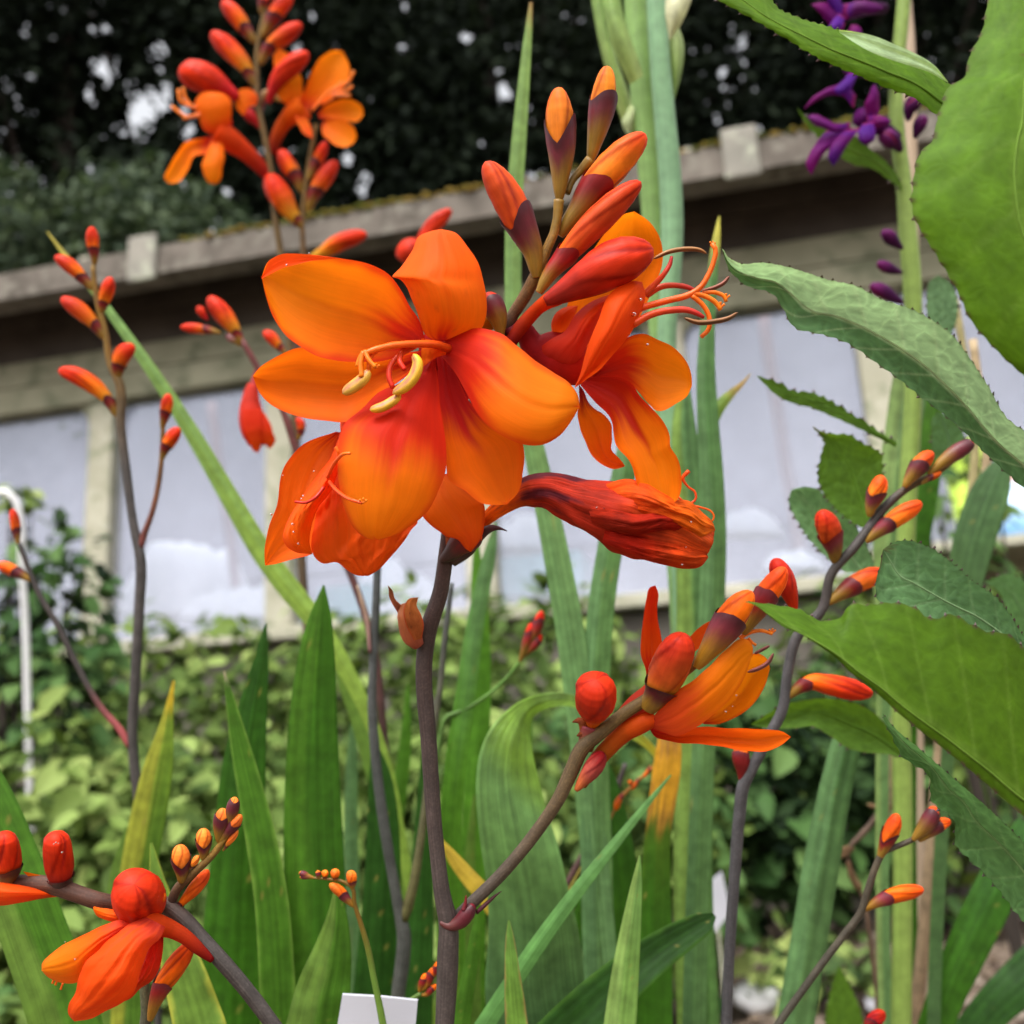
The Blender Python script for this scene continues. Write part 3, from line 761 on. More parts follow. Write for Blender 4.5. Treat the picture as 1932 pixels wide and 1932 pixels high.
def cane(label, x0, y0, x1, y1, off, r=.016):
    A, B = wpos(x0, y0, off), wpos(x1, y1, off)
    C = np.linspace(A, B, 14); C = C + (RIGHT[None] * .006 * wob(np.linspace(0, 1, 14), nseed())[:, None])
    V, ph = sweep(C, np.full(14, r), 8)
    o = mk('cane', V.reshape(-1, 3), caps(grid_faces(14, 8, True), 14, 8), M_CANE, None, origin=B)
    tag(o, label, 'cane', 'canes inside the greenhouse')
cane('pinkish upright cane behind the glass of the left window', 398, 760, 452, 1150, -.6, .022)
cane('pinkish upright cane behind the glass of the right window', 1440, 590, 1512, 1075, -.5, .024)

# sacks on a plank shelf outside the last bay
M_BLUE = noisy('blue printed sack', (.16, .38, .72), (.62, .74, .86), 9, .35, .2, 3, .4, .003)
M_LIME = plain('lime plastic', (.50, .72, .10), .35)
sh = thing('shelf', 'timber plank shelf outside the right greenhouse window', 'shelf', wpos(1850, 1030, .25))
u_, z_ = wall_at(1850, 1030, .25)
boxobj('plank', M_POST, sh, (u_ - .35, u_ + .9, .06, .38, z_ - .03, z_), FR)
boxobj('shelf_leg', M_POST, sh, (u_ - .30, u_ - .25, .1, .15, 0, z_ - .031), FR); boxobj('shelf_leg', M_POST, sh, (u_ + .7, u_ + .75, .1, .15, 0, z_ - .031), FR)
def sack():
    ua, za = wall_at(1864, 1015, .25); ub, zb = wall_at(1990, 905, .25)
    n, m = 20, 28; V = []
    c = (ua + ub) / 2; w = (ub - ua) / 2
    for i in range(n):
        q = i / (n - 1); sq = .55 + .45 * math.sin(math.pi * min(1, q * 1.15 + .12)) ** .6
        for j in range(m):
            a = 2 * math.pi * j / m
            V.append(GO + GH * (c + w * sq * math.copysign(abs(math.cos(a)) ** .6, math.cos(a))) + GN * (.22 + .09 * sq * math.copysign(abs(math.sin(a)) ** .7, math.sin(a)) + .008 * float(wob(np.array(q * 2 + a), 5))) + np.array([0, 0, z_ + .002 + (zb - z_) * q]))
    o = mk('sack', V, caps(grid_faces(n, m, True), n, m), M_BLUE, None, origin=V[0])
    tag(o, 'blue and white plastic sack on the shelf at the right edge', 'sack')
    top = []
    for i in range(4):
        for j in range(m):
            a = 2 * math.pi * j / m
            top.append(GO + GH * (c + w * .62 * math.cos(a) * (1 - .1 * i)) + GN * (.22 + .04 * math.sin(a)) + np.array([0, 0, zb - .004 + .02 * i]))
    mk('sack_neck', np.array(top), caps(grid_faces(4, m, True), 4, m), plain('pink plastic', (.75, .40, .36), .5), o)
sack()
def lime_pot():
    ua, za = wall_at(1782, 930, .2); ub, zb = wall_at(1852, 840, .2)
    n, m = 8, 24; V = []; c = (ua + ub) / 2; w = (ub - ua) / 2
    pr = [(.72, 0), (.76, .25), (.84, .5), (.95, .80), (1.03, .82), (1.03, 1.0), (.93, 1.0), (.80, .4)]
    for (r, q) in pr:
        for j in range(m):
            a = 2 * math.pi * j / m; V.append(GO + GH * (c + w * r * math.cos(a)) + GN * (.22 + w * r * math.sin(a)) + np.array([0, 0, z_ + .002 + (zb - z_) * q]))
    o = mk('plant_pot', V, caps(grid_faces(n, m, True), n, m), M_LIME, None, origin=V[0]); tag(o, 'lime green plastic pot on the shelf left of the blue sack', 'pot')
lime_pot()

# white crook at the left edge
crook_o = at(45, 1180, 2.62)
V_, ph_ = sweep(np.array([at(*p, 2.62) for p in crom([(-40, 960), (-20, 935), (5, 926), (28, 942), (38, 980), (41, 1060), (48, 1180), (52, 1330), (60, 1700)], 40)]), np.full(40, .008), 10)
tag(mk('support_hook', V_.reshape(-1, 3), caps(grid_faces(40, 10, True), 40, 10), plain('white painted metal', (.72, .72, .72), .4), None, origin=crook_o),
    'white metal crook support hook at the left edge before the window', 'hook')

# ------------------------------------------------------------------ trees and hedge behind
M_TREE = organic('dark evergreen leaves', .8, .10, (1, 1.1, .6), (3, 3), .3, .1, .04)
M_IVY = organic('ivy leaves', .6, .2, (1, 1.1, .6), (3, 3), .3, .1, .15)
M_TRUNK = noisy('dark bark', (.018, .014, .012), (.05, .04, .032), 14, .9, .6, 6, .15, .02, (1, 1, .25))
HOLES = [(205, 130, 30, 42), (262, 215, 32, 60), (300, 190, 40, 30), (303, 95, 26, 24), (350, 235, 22, 30), (940, 165, 26, 36), (1000, 340, 40, 26), (692, 350, 30, 40), (985, 190, 24, 16),
         (560, 100, 14, 26), (655, 300, 14, 22), (1390, 90, 30, 16), (1365, 130, 12, 10), (430, 360, 12, 10), (1340, 190, 12, 14), (880, 70, 16, 14), (400, 432, 14, 8), (1060, 230, 12, 16), (760, 90, 12, 12), (1090, 40, 14, 10)]
for (cx, cy, sx, sy, k) in ((240, 170, 90, 90, 34), (350, 330, 120, 60, 16), (620, 250, 70, 150, 22), (950, 180, 60, 90, 26), (1010, 330, 50, 40, 8), (1370, 120, 60, 80, 26), (800, 80, 120, 60, 10), (600, 420, 120, 30, 8), (100, 60, 90, 50, 6)):
    for _ in range(k): HOLES.append((random.gauss(cx, sx), random.gauss(cy, sy), random.uniform(6, 11), random.uniform(6, 13)))
def proj(P):
    v = P - CAM; d = v @ FWD
    return HALF + (v @ RIGHT) / d * FPX, HALF - (v @ UP) / d * FPX
def leafcloud(P, size, Nrm, cols, bend=.2):
    """Bent leaf quads: 6 vertices each, returned as arrays."""
    k = len(P); a = RNG.normal(size=(k, 3)); T = a - Nrm * (a * Nrm).sum(1, keepdims=True); T /= np.linalg.norm(T, axis=1, keepdims=True)
    S = np.cross(Nrm, T); L = size[:, None]; w = L * RNG.uniform(.38, .6, (k, 1))
    V = np.stack([P - T * L * .5, P - T * L * .12 + S * w * .5 + Nrm * w * bend, P + T * L * .22 + S * w * .40 + Nrm * w * bend, P + T * L * .55,
                  P + T * L * .22 - S * w * .40 + Nrm * w * bend, P - T * L * .12 - S * w * .5 + Nrm * w * bend], 1).reshape(-1, 3)
    idx = np.arange(k)[:, None] * 6
    F = np.concatenate([idx + np.array([[0, 1, 2, 3]]), idx + np.array([[0, 3, 4, 5]])], 1).reshape(-1, 4)
    return V, F.tolist(), np.repeat(cols, 6, 0)
def unit(k):
    a = RNG.normal(size=(k, 3)); return a / np.linalg.norm(a, axis=1, keepdims=True)
def tree(label, x, d, base_z, clumps, n, c0, c1, size, trunk_r=.16, group='trees behind the greenhouse', cull=.995, name='tree'):
    b = at(x, 1500, d); b[2] = 0
    t = thing(name, label, 'tree' if name == 'tree' else 'hedge', b, group)
    top = max(c[2] for c in clumps)
    Cc = np.stack([b + np.array([.12 * wob(q * 1.0, 3) * trunk_r * 4, 0, q * top]) for q in np.linspace(0, 1, 24)])
    V, ph = sweep(Cc, np.linspace(trunk_r, trunk_r * .25, 24), 10)
    mk('trunk', V.reshape(-1, 3), caps(grid_faces(24, 10, True), 24, 10), M_TRUNK, t)
    BV, BF = [], []
    for c in clumps[::2]:
        p0 = b + np.array([0, 0, max(.4, c[2] * .6)]); p1 = b + np.array(c[:3])
        q = np.linspace(0, 1, 9)[:, None]; L = p0 * (1 - q) + p1 * q + np.array([0, 0, .2]) * np.sin(np.pi * q)
        vv, ph = sweep(L, np.linspace(trunk_r * .4, .012, 9), 6); k = len(BV); BV += vv.reshape(-1, 3).tolist(); BF += [tuple(i + k for i in f) for f in grid_faces(9, 6, True)]
    mk('limbs', np.array(BV), BF, M_TRUNK, t)
    Ps, Ns = [], []
    wts = np.array([c[3] ** 2 for c in clumps]); wts = wts / wts.sum()
    for c, w in zip(clumps, wts):
        k = int(n * w); u = unit(k); r = RNG.uniform(.35, 1.0, (k, 1)) ** .6
        sub = 1 + .25 * wob(u[:, :1] * .9 + u[:, 2:] * .7, nseed())
        P = b + np.array(c[:3]) + u * r * np.array([c[3], c[3], c[4]]) * sub
        Ps.append(P); nn = u * .5 + RNG.normal(size=(k, 3)) * .7 + np.array([0, 0, .5]); Ns.append(nn / np.linalg.norm(nn, axis=1, keepdims=True))
    P = np.concatenate(Ps); Nr = np.concatenate(Ns)
    hx, hy = proj(P); keep = np.ones(len(P), bool)
    for (cx, cy, rx, ry) in HOLES:
        e = ((hx - cx) / rx) ** 2 + ((hy - cy) / ry) ** 2 + (.55 if rx > 18 else .2) * RNG.normal(size=len(P))
        keep &= ~((e < 1.0) & (RNG.random(len(P)) < cull))
    P, Nr = P[keep], Nr[keep]
    m = RNG.random(len(P)); col = mix(np.array(c0), np.array(c1), m ** 2)
    V, F, Cl = leafcloud(P, RNG.uniform(*size, len(P)), Nr, col)
    o = mk('crown', V, F, M_TREE if name == 'tree' else M_IVY, t, Cl, np.zeros((len(V), 2)), smooth=False); o['kind'] = 'stuff'
    return t
DK0, DK1 = (.006, .009, .006), (.018, .026, .015)
def cl(k, sx, z0, z1, r, dy=.8):
    return [(RNG.uniform(-sx, sx), RNG.uniform(-dy, dy), RNG.uniform(z0, z1), r * RNG.uniform(.75, 1.2), r * RNG.uniform(.6, .95)) for _ in range(k)]
tree('tall dark evergreen tree at the upper left corner behind the hedge', 60, 9.5, 0, cl(22, 2.0, 2.6, 10.0, 1.6), 36000, DK0, DK1, (.09, .17), .2)
tree('dark tree behind the two orange flowers in the upper left', 520, 10.2, 0, cl(22, 2.0, 2.6, 10.0, 1.6), 36000, DK0, DK1, (.09, .17), .22)
tree('dark tree behind the upright buds at the top centre', 1000, 9.3, 0, cl(22, 2.0, 2.6, 10.0, 1.6), 36000, DK0, DK1, (.09, .16), .2)
tree('dark tree behind the pale thick stems right of centre', 1450, 9.8, 0, cl(22, 2.0, 2.6, 10.0, 1.6), 36000, DK0, DK1, (.09, .16), .2)
tree('dark tree behind the purple flowers at the upper right', 1900, 9.2, 0, cl(22, 2.0, 2.6, 10.0, 1.6), 36000, DK0, DK1, (.09, .16), .2)
tree('blackish tree filling the back between the first two trees', 300, 12.0, 0, cl(20, 2.2, 3.0, 11.8, 2.0), 20000, DK0, DK1, (.12, .2), .2)
tree('blackish tree filling the back behind the centre of the row', 760, 12.2, 0, cl(20, 2.2, 3.0, 11.8, 2.0), 20000, DK0, DK1, (.12, .2), .2)
tree('blackish tree filling the back towards the right of the row', 1250, 12.0, 0, cl(20, 2.2, 3.0, 11.8, 2.0), 20000, DK0, DK1, (.12, .2), .2)
tree('blackish tree filling the far right end of the row', 1720, 12.2, 0, cl(20, 2.2, 3.0, 11.8, 2.0), 20000, DK0, DK1, (.12, .2), .2)
HG0, HG1 = (.024, .040, .022), (.125, .165, .090)
tree('grey green ivy covered bush above the gutter at the far left', 70, 7.4, 0, cl(11, 1.0, 3.2, 5.1, .65, .4), 9000, HG0, HG1, (.07, .13), .1, 'evergreen bushes above the gutter', .6, 'evergreen_bush')
tree('grey green ivy covered bush above the gutter left of the rear orange flowers', 370, 7.6, 0, cl(11, 1.0, 3.2, 5.0, .65, .4), 8000, HG0, HG1, (.07, .13), .1, 'evergreen bushes above the gutter', .8, 'evergreen_bush')
tree('sparse dark bush above the gutter behind the rear orange spike', 640, 8.0, 0, cl(8, .9, 3.4, 4.9, .55, .4), 4500, DK1, HG1, (.07, .12), .1, 'evergreen bushes above the gutter', .9, 'evergreen_bush')
tree('dark bush just above the mossy gutter right of the pale thick stems', 1420, 7.0, 0, cl(7, 1.1, 3.2, 4.4, .5, .4), 5000, DK0, (.03, .05, .022), (.07, .12), .1, 'evergreen bushes above the gutter', .9, 'evergreen_bush')

# ------------------------------------------------------------------ leafy bushes in front of the greenhouse
def leaf_mesh(name, w, tipk, seed):
    n, m = 7, 5; g = np.random.default_rng(seed); V = []
    for i in range(n):
        s = i / (n - 1); wd = w * (math.sin(math.pi * s ** tipk) ** .8) + (.02 if i == 0 else 0)
        for j in range(m):
            t = j / (m - 1) * 2 - 1
            V.append((t * wd * .5, s, abs(t) * wd * .14 - .18 * s * s + .02 * g.normal()))
    me = bpy.data.meshes.new(name); me.from_pydata(V, [], grid_faces(n, m)); me.polygons.foreach_set('use_smooth', [True] * len(me.polygons))
    return me
M_BUSH = [obj_leaf_mat('bush leaf', [(.095, .155, .032), (.17, .25, .060), (.25, .33, .095)]), obj_leaf_mat('yellow green bush leaf', [(.115, .17, .036), (.215, .285, .078), (.32, .38, .12)]),
          obj_leaf_mat('deep bush leaf', [(.028, .070, .018), (.060, .125, .034), (.11, .19, .055)])]
LEAFM = {}
for mi, mm in enumerate(M_BUSH):
    LEAFM[mi] = [leaf_mesh('bush_leaf', w, k, 40 + i) for i, (w, k) in enumerate(((.58, .66), (.74, .58), (.46, .74)))]
    for me in LEAFM[mi]: me.materials.append(mm)
def bush(label, x, d, rx, rz, zc, nobj, nstuff, size, kind, name='leafy_bush', ry=None, cs=None, group='leafy bushes below the greenhouse', cat='bush'):
    b = at(x, 1500, d); b[2] = 0; ry = ry or rx * .7
    t = thing(name, label, cat, b, group)
    # woody stems
    BV, BF = [], []
    for k in range(7):
        a = RNG.uniform(0, 6.28); e = b + np.array([math.cos(a) * rx * .7, math.sin(a) * ry * .6, zc + rz * RNG.uniform(.1, .75)]); q = np.linspace(0, 1, 10)[:, None]
        L = b * (1 - q) + e * q + np.array([math.cos(a), math.sin(a), 0]) * .1 * rx * np.sin(np.pi * q)
        vv, ph = sweep(L, np.linspace(.006, .002, 10), 6); kk = len(BV); BV += vv.reshape(-1, 3).tolist(); BF += [tuple(i + kk for i in f) for f in grid_faces(10, 6, True)]
    mk('stems', np.array(BV), BF, M_TRUNK, t)
    cc = np.array([0, 0, zc])
    def pick(k, r0):
        u = unit(k); u[:, 1] = np.where(RNG.random(k) < .72, -np.abs(u[:, 1]), u[:, 1]); r = RNG.uniform(r0, 1.0, (k, 1)) ** .5
        lump = 1 + .22 * wob(u[:, :1] * 1.3 + u[:, 2:] * .9 + x * .01, 55)
        P = b + cc + u * r * np.array([rx, ry, rz]) * lump
        return P[P[:, 2] > .015], u[P[:, 2] > .015]
    P, u = pick(nobj, .72)
    for p, q in zip(P, u):
        o = bpy.data.objects.new('leaf', random.choice(LEAFM[kind])); COL.objects.link(o); o.parent = t
        nrm = Vector((q[0] * .5 + random.gauss(0, .35), q[1] * .6 - .25 + random.gauss(0, .35), .75 + random.gauss(0, .25))).normalized()
        dirv = Vector((q[0] + random.gauss(0, .6), q[1] + random.gauss(0, .5), -.25 + random.gauss(0, .3))); dirv = (dirv - nrm * dirv.dot(nrm)).normalized()
        xs = dirv.cross(nrm); sc = size * random.uniform(.65, 1.25); pl = p - b
        o.matrix_local = Matrix(((xs.x * sc, dirv.x * sc, nrm.x * sc, pl[0]), (xs.y * sc, dirv.y * sc, nrm.y * sc, pl[1]), (xs.z * sc, dirv.z * sc, nrm.z * sc, pl[2]), (0, 0, 0, 1)))
    P, u = pick(nstuff, .15)
    nn = u * .5 + RNG.normal(size=(len(P), 3)) * .5 + np.array([0, -.2, .7]); nn /= np.linalg.norm(nn, axis=1, keepdims=True)
    c0, c1 = cs or ((.048, .085, .020), (.15, .22, .050))
    V, F, Cl = leafcloud(P, RNG.uniform(size * .5, size * 1.1, len(P)), nn, mix(np.array(c0), np.array(c1), RNG.random(len(P)) ** 1.5), .12)
    o = mk('foliage', V, F, M_HERB, t, Cl, np.zeros((len(V), 2)), smooth=False); o['kind'] = 'stuff'
B_ = bush
B_('light green bush at the foot of the left greenhouse post', 60, 3.4, .46, .50, .52, 150, 1700, .076, 0)
B_('light green bush below the left window', 380, 3.35, .46, .50, .52, 150, 1700, .076, 1)
B_('green bush below the window behind the broad upright dark leaf', 700, 3.25, .46, .50, .52, 150, 1700, .076, 0)
B_('green bush below the sill behind the main stem', 1000, 3.1, .46, .50, .52, 150, 1700, .076, 0)
B_('green bush below the right window under the withered flower', 1320, 3.0, .40, .42, .42, 60, 900, .058, 0)
B_('green bush at the far right below the shelf', 1750, 3.0, .46, .50, .52, 150, 1700, .076, 2)
B_('low yellow green bush at the left edge with heart shaped leaves', 90, 1.95, .30, .28, .30, 190, 1400, 0.055, 1)
B_('mid green bush behind the yellowing leaf at the left', 330, 1.9, .27, .25, .25, 190, 1400, 0.055, 0)
B_('mid green bush behind the group of dark sword leaves', 600, 2.0, .28, .27, .26, 190, 1400, 0.055, 0)
B_('mid green bush behind the forked stems left of the main stem', 860, 2.05, .28, .28, .27, 190, 1400, 0.055, 0)
B_('mid green bush behind the arching broad leaf', 1130, 2.15, .28, .30, .28, 190, 1400, 0.055, 2)
B_('dark green bush with pointed leaves right of the slender grey stem', 1480, 2.3, .30, .26, .38, 190, 1400, 0.068, 2, cs=((.006, .014, .006), (.05, .10, .03)))
B_('pale green seedling bush on the soil beside the white label', 1500, 2.15, .16, .07, .06, 60, 160, .045, 1, cs=((.03, .06, .02), (.14, .21, .06)))
B_('low dark bush in the lower left corner', 150, 1.25, .22, .12, .14, 80, 500, .042, 2)
B_('dark leaved climber beside the white crook at the left edge', 85, 2.72, .17, .34, .84, 120, 420, .066, 2, name='climber', cat='climber', group=None, cs=((.01, .02, .01), (.05, .09, .03)))
B_('light green climber growing at the top of the left window edge', 5, 2.7, .05, .05, 1.22, 14, 30, .05, 1, name='climber', cat='climber', group=None)
B_('sparse climber in front of the glass at the right edge', 1890, 1.6, .10, .16, .82, 45, 120, .034, 2, name='climber', cat='climber', group=None)

# white stone, tags
M_TAG = noisy('white label plastic', (.42, .43, .48), (.55, .55, .60), 14, .4, .1, 4, .4, .001)
p = at(1432, 1880, 2.05); v, f = [], []
n, m = 12, 22
for i in range(n):
    th = math.pi * i / (n - 1)
    for j in range(m):
        a = 2 * math.pi * j / m; q = 1 + .10 * float(wob(np.array(a / 6.28 + th * .2), 91)); v.append(p + np.array([.052 * math.sin(th) * math.cos(a) * q, .04 * math.sin(th) * math.sin(a) * q, .031 * math.cos(th) * q]))
tag(mk('stone', v, grid_faces(n, m, True), noisy('white stone', (.80, .80, .81), (.88, .88, .89), 18, .8, .5, 6, .2, .004), None, origin=p), 'white rounded stone on the soil right of the slender grey stem', 'stone')
def plate(label, pts, d, name='plant_label', th=.0012, stake=None, cat='label', group='white plant labels'):
    A = np.array([at(*q, d + (q[2] if len(q) > 2 else 0)) if len(q) == 2 else at(q[0], q[1], d + q[2]) for q in pts]); back = A + FWD * th; k = len(A)
    o = mk(name, np.vstack([A, back]), [tuple(range(k)), tuple(range(2 * k - 1, k - 1, -1))] + [(i, (i + 1) % k, k + (i + 1) % k, k + i) for i in range(k)], M_TAG, None, smooth=False, origin=A.mean(0))
    tag(o, label, cat, group)
    if stake:
        q = at(*stake, d); S = np.array([[q[0] - .0012, q[1] + .002, q[2]], [q[0] + .0012, q[1] + .002, q[2]], [q[0] + .0010, q[1] + .002, -.03], [q[0] - .0010, q[1] + .002, -.03]])
        mk('stake', np.vstack([S, S + np.array([0, .0012, 0])]), [(0, 1, 2, 3), (7, 6, 5, 4), (0, 4, 5, 1), (1, 5, 6, 2), (2, 6, 7, 3), (3, 7, 4, 0)], M_POST, o, smooth=False)
plate('white pointed plant label behind the slender grey stem', [(1335, 1668), (1362, 1645), (1372, 1690), (1376, 1725), (1342, 1768), (1337, 1720)], .95, stake=(1355, 1740))
plate('white plant label cut by the bottom edge left of the main stem', [(646, 1877), (720, 1881), (788, 1888), (784, 1934), (728, 1950), (728, 2010), (634, 2010), (634, 1950)], .352, stake=(690, 1990))
plate('tiny white label on the soil at the lower right', [(1631, 1884), (1656, 1887), (1656, 1905), (1636, 1903)], 1.9, stake=(1645, 1900))

# ================================================================== FLOWERING STEMS
SPIKES = 'crocosmia flowering stems'
def flower(parent, z, tubepts, D, c0=MUSTARD, c1=CORAL, name='flower', label=None, cl=None, n=26):
    """Floral tube of an open flower; petals, stamens and bract become its sub-parts."""
    f = tube(parent, name, z, tubepts, D, M_PETAL, c0, c1, n, 16, jit=.02)
    if label: f['label'] = label
    if cl:
        pts, w, dd = cl
        bud(f, z, pts, w, D, calyx=0, dd=dd, cols=(OLIVE, MAROON * 1.6, MAROON), name='calyx', dark=WINE, tipsplit=0)
    return f

# ------------------------------------------------------------------ main stem
D = .300
main = thing('flowering_stem', 'main crocosmia stem in the centre with the largest open orange flower', 'flower stem', at(842, 1932, D + .008) * np.array([1, 1, 0]), SPIKES)
def bark(s, ph, col):
    return col
tube(main, 'stem', 'F', [(948, 629, 23, .6), (915, 700, 25, .9), (880, 830, 26, 1.1), (852, 960, 26, .9), (842, 1040, 29, .8), (830, 1120, 30, .8), (808, 1190, 33, .8), (801, 1240, 32, .8), (809, 1400, 31, .8),
     (822, 1580, 30, .8), (835, 1690, 31, .8), (846, 1745, 37, .8), (845, 1800, 41, .8), (842, 1880, 38, .8), (838, 1945, 36, .8)], D, c0=BARKDK * .9, c1=BARK, n=90, ring=18, ground=True, jit=.03)
tube(main, 'rachis', 'R2', [(280, 1870, 80, .6), (350, 1745, 80, .5), (430, 1620, 84, .3), (505, 1470, 78, .1), (570, 1320, 66, 0), (625, 1190, 58, 0), (655, 1060, 48, 0)], D, c0=BARKDK, c1=MUSTARD * .6, n=44, ring=16)
tube(main, 'pedicel', 'R2', [(610, 1230, 56, 0), (638, 1120, 62, 0), (652, 990, 72, 0)], D, c0=OLIVE * .8, c1=OLIVE, mat=M_CALYX, n=14)
tube(main, 'pedicel', 'R2', [(705, 945, 46, .2), (740, 860, 50, .25), (800, 790, 60, .3), (860, 725, 80, .3)], D, c0=OLIVE * .7, c1=OLIVE, mat=M_CALYX, n=14)
YB = (OLIVE * 1.3, np.array((.68, .20, .014)), CORAL)
bud(main, 'R2', [(505, 1500), (480, 1330), (420, 1190), (330, 1010), (235, 850), (165, 735)], 235, D, .50, (0, -.3), name='bud', lobe=.16, phi=.9, ripe=.78, dark=BUDDK, cols=(ORANGE * .8, np.array((.50, .06, .010)), BUDRED * 1.15))
bud(main, 'R2', [(655, 985), (662, 830), (668, 690), (664, 560), (656, 400), (650, 243)], 205, D, .62, (0, -.2), lobe=.26, phi=1.3, cols=YB, ripe=.7, dark=np.array((.45, .09, .012)))
bud(main, 'R2', [(860, 735), (885, 620), (918, 470), (945, 330), (962, 200), (968, 104)], 178, D, .68, (.3, .1), lobe=.14, phi=.6, cols=YB, ripe=.75, dark=np.array((.45, .09, .012)))
bud(main, 'R2', [(655, 1222), (700, 1160), (775, 1065), (870, 930), (980, 800), (1100, 670), (1225, 552)], 240, D, .50, (.25, -.1), lobe=.12, phi=.35, cols=(MUSTARD * 1.2, np.array((.78, .20, .012)), BUDRED * 1.2), ripe=.6, ctop=CRIM * .7, cmid=CRIM * .55, dark=np.array((.5, .08, .012)))
bud(main, 'R2', [(520, 1600), (590, 1480), (700, 1350), (830, 1200), (970, 1060), (1090, 950), (1195, 868)], 205, D, .33, (-.1, -.35), lobe=.08, phi=.4, cols=(ORANGE * .75, np.array((.52, .06, .010)), BUDRED), ripe=.7, cmid=CRIM * .8, ctop=CRIM * .5)
bud(main, 'R2', [(560, 1660), (690, 1590), (830, 1510), (980, 1430), (1130, 1365), (1275, 1310)], 330, D, 0, (-.6, -.9), cols=(BUDDK, BUDRED * .85, BUDRED), ripe=.35, dark=CRIM)
bud(main, 'R2', [(270, 1890), (250, 1770), (215, 1680), (170, 1600)], 150, D, .85, (.2, .1), lobe=.1, cols=(CRIM, CRIM, BUDRED))
# calyx + tube of the large dark bud and of the side flower
tube(main, 'pedicel', 'R2', [(330, 1930, 90, .3), (400, 1830, 95, .25), (450, 1770, 95, .2), (530, 1690, 90, 0), (640, 1620, 130, -.4)], D, M_PETAL, CRIM * .6, CORAL, 22, 14)
for q in ((720, 1460), (1130, 1365)): pass

# front open flower
fl = flower(main, 'R1', [(1330, 610, 90, .8), (1250, 640, 110, .6), (1170, 715, 130, .3), (1110, 770, 230, .0), (1070, 800, 300, -.25)], D, MUSTARD, CRIM * 1.3, label='largest open flower facing the viewer')
petal(fl, 'R1', [(985, 720), (945, 600), (905, 545), (860, 460), (800, 385), (700, 335), (560, 300), (400, 277), (260, 272), (175, 310), (140, 390)],
      [(965, 730), (870, 790), (740, 828), (620, 835), (520, 822), (420, 790), (330, 740), (260, 680), (200, 590), (165, 500), (140, 390)], D, -.7, -1.8, bow=.9, cup=.55, tilt=.5, red=.23, edge=.95, tongue=.06, wav=4, tipred=.06, n=60, m=34)
petal(fl, 'R1', [(250, 272), (300, 271), (380, 275), (470, 285), (530, 293)][::-1] + [(190, 300), (140, 390)], [(530, 296), (460, 302), (390, 310), (310, 330), (250, 345), (195, 372), (140, 400)], D, -2.62, -1.95, bow=.05, red=-.3, edge=0, c=(CORAL * 1.1, CORAL * 1.15), name='petal_fold', n=20, m=8)
petal(fl, 'R1', [(960, 770), (880, 775), (740, 770), (600, 770), (450, 755), (310, 757), (210, 800), (130, 855), (95, 900)],
      [(960, 830), (880, 900), (760, 985), (670, 1080), (580, 1135), (470, 1130), (380, 1122), (270, 1090), (180, 1040), (130, 985), (95, 900)], D, -.2, -.5, bow=.05, cup=.5, red=.16, edge=.5, tongue=.05, wav=3, c=(ORANGE * .98, ORANGE), n=56, m=30)
petal(fl, 'R1', [(1075, 720), (1130, 690), (1210, 662), (1290, 658), (1370, 685), (1450, 745), (1550, 820), (1640, 875), (1720, 935), (1765, 1000), (1772, 1060)],
      [(1065, 800), (1130, 880), (1190, 990), (1245, 1090), (1320, 1165), (1410, 1220), (1500, 1250), (1590, 1250), (1670, 1205), (1730, 1130), (1772, 1060)], D, -.7, -2.0, bow=.8, cup=-.45, tilt=-.8, red=.37, edge=.75, tongue=.0, wav=3, c=(ORANGE, AMBER), tipred=.05, n=60, m=34)
petal(fl, 'R1', [(1040, 800), (1050, 950), (1070, 1150), (1080, 1330), (1100, 1430), (1180, 1490), (1260, 1555), (1330, 1562), (1400, 1558)],
      [(1100, 790), (1160, 950), (1230, 1060), (1330, 1140), (1480, 1230), (1492, 1310), (1480, 1400), (1455, 1500), (1400, 1558)], D, -.4, -1.0, bow=.35, cup=.35, red=.40, edge=.4, tongue=.14, wav=5, c=(ORANGE, ORANGE * .96), redc=CRIM * 1.5, tipred=.04, n=60, m=34)
petal(fl, 'R1', [(1000, 815), (930, 880), (840, 945), (740, 985), (640, 1080), (565, 1150), (535, 1240), (528, 1350), (535, 1470), (560, 1580), (610, 1680), (670, 1730), (740, 1742)],
      [(1030, 815), (1045, 920), (1060, 1040), (1080, 1160), (1088, 1270), (1080, 1390), (1050, 1480), (1000, 1580), (920, 1655), (830, 1715), (740, 1742)], D, -.7, -2.6, bow=.7, cup=-.55, tilt=.2, red=.50, edge=.8, tongue=.11, wav=4, c=(ORANGE, AMBER), tipred=.05, n=64, m=36)
petal(fl, 'R1', [(1030, 720), (985, 690), (955, 610), (930, 545), (880, 440), (840, 400), (812, 392), (850, 345), (905, 260), (935, 190), (1010, 155), (1060, 145)],
      [(1110, 720), (1190, 690), (1265, 655), (1297, 590), (1297, 480), (1275, 390), (1245, 300), (1200, 230), (1140, 165), (1060, 145)], D, -.6, -.1, bow=.9, cup=-.7, tilt=.4, red=.10, edge=.25, tongue=.06, wav=4, c=(ORANGE * .97, CORAL * 1.15), crinkle=.03, spots=.15, n=60, m=34)
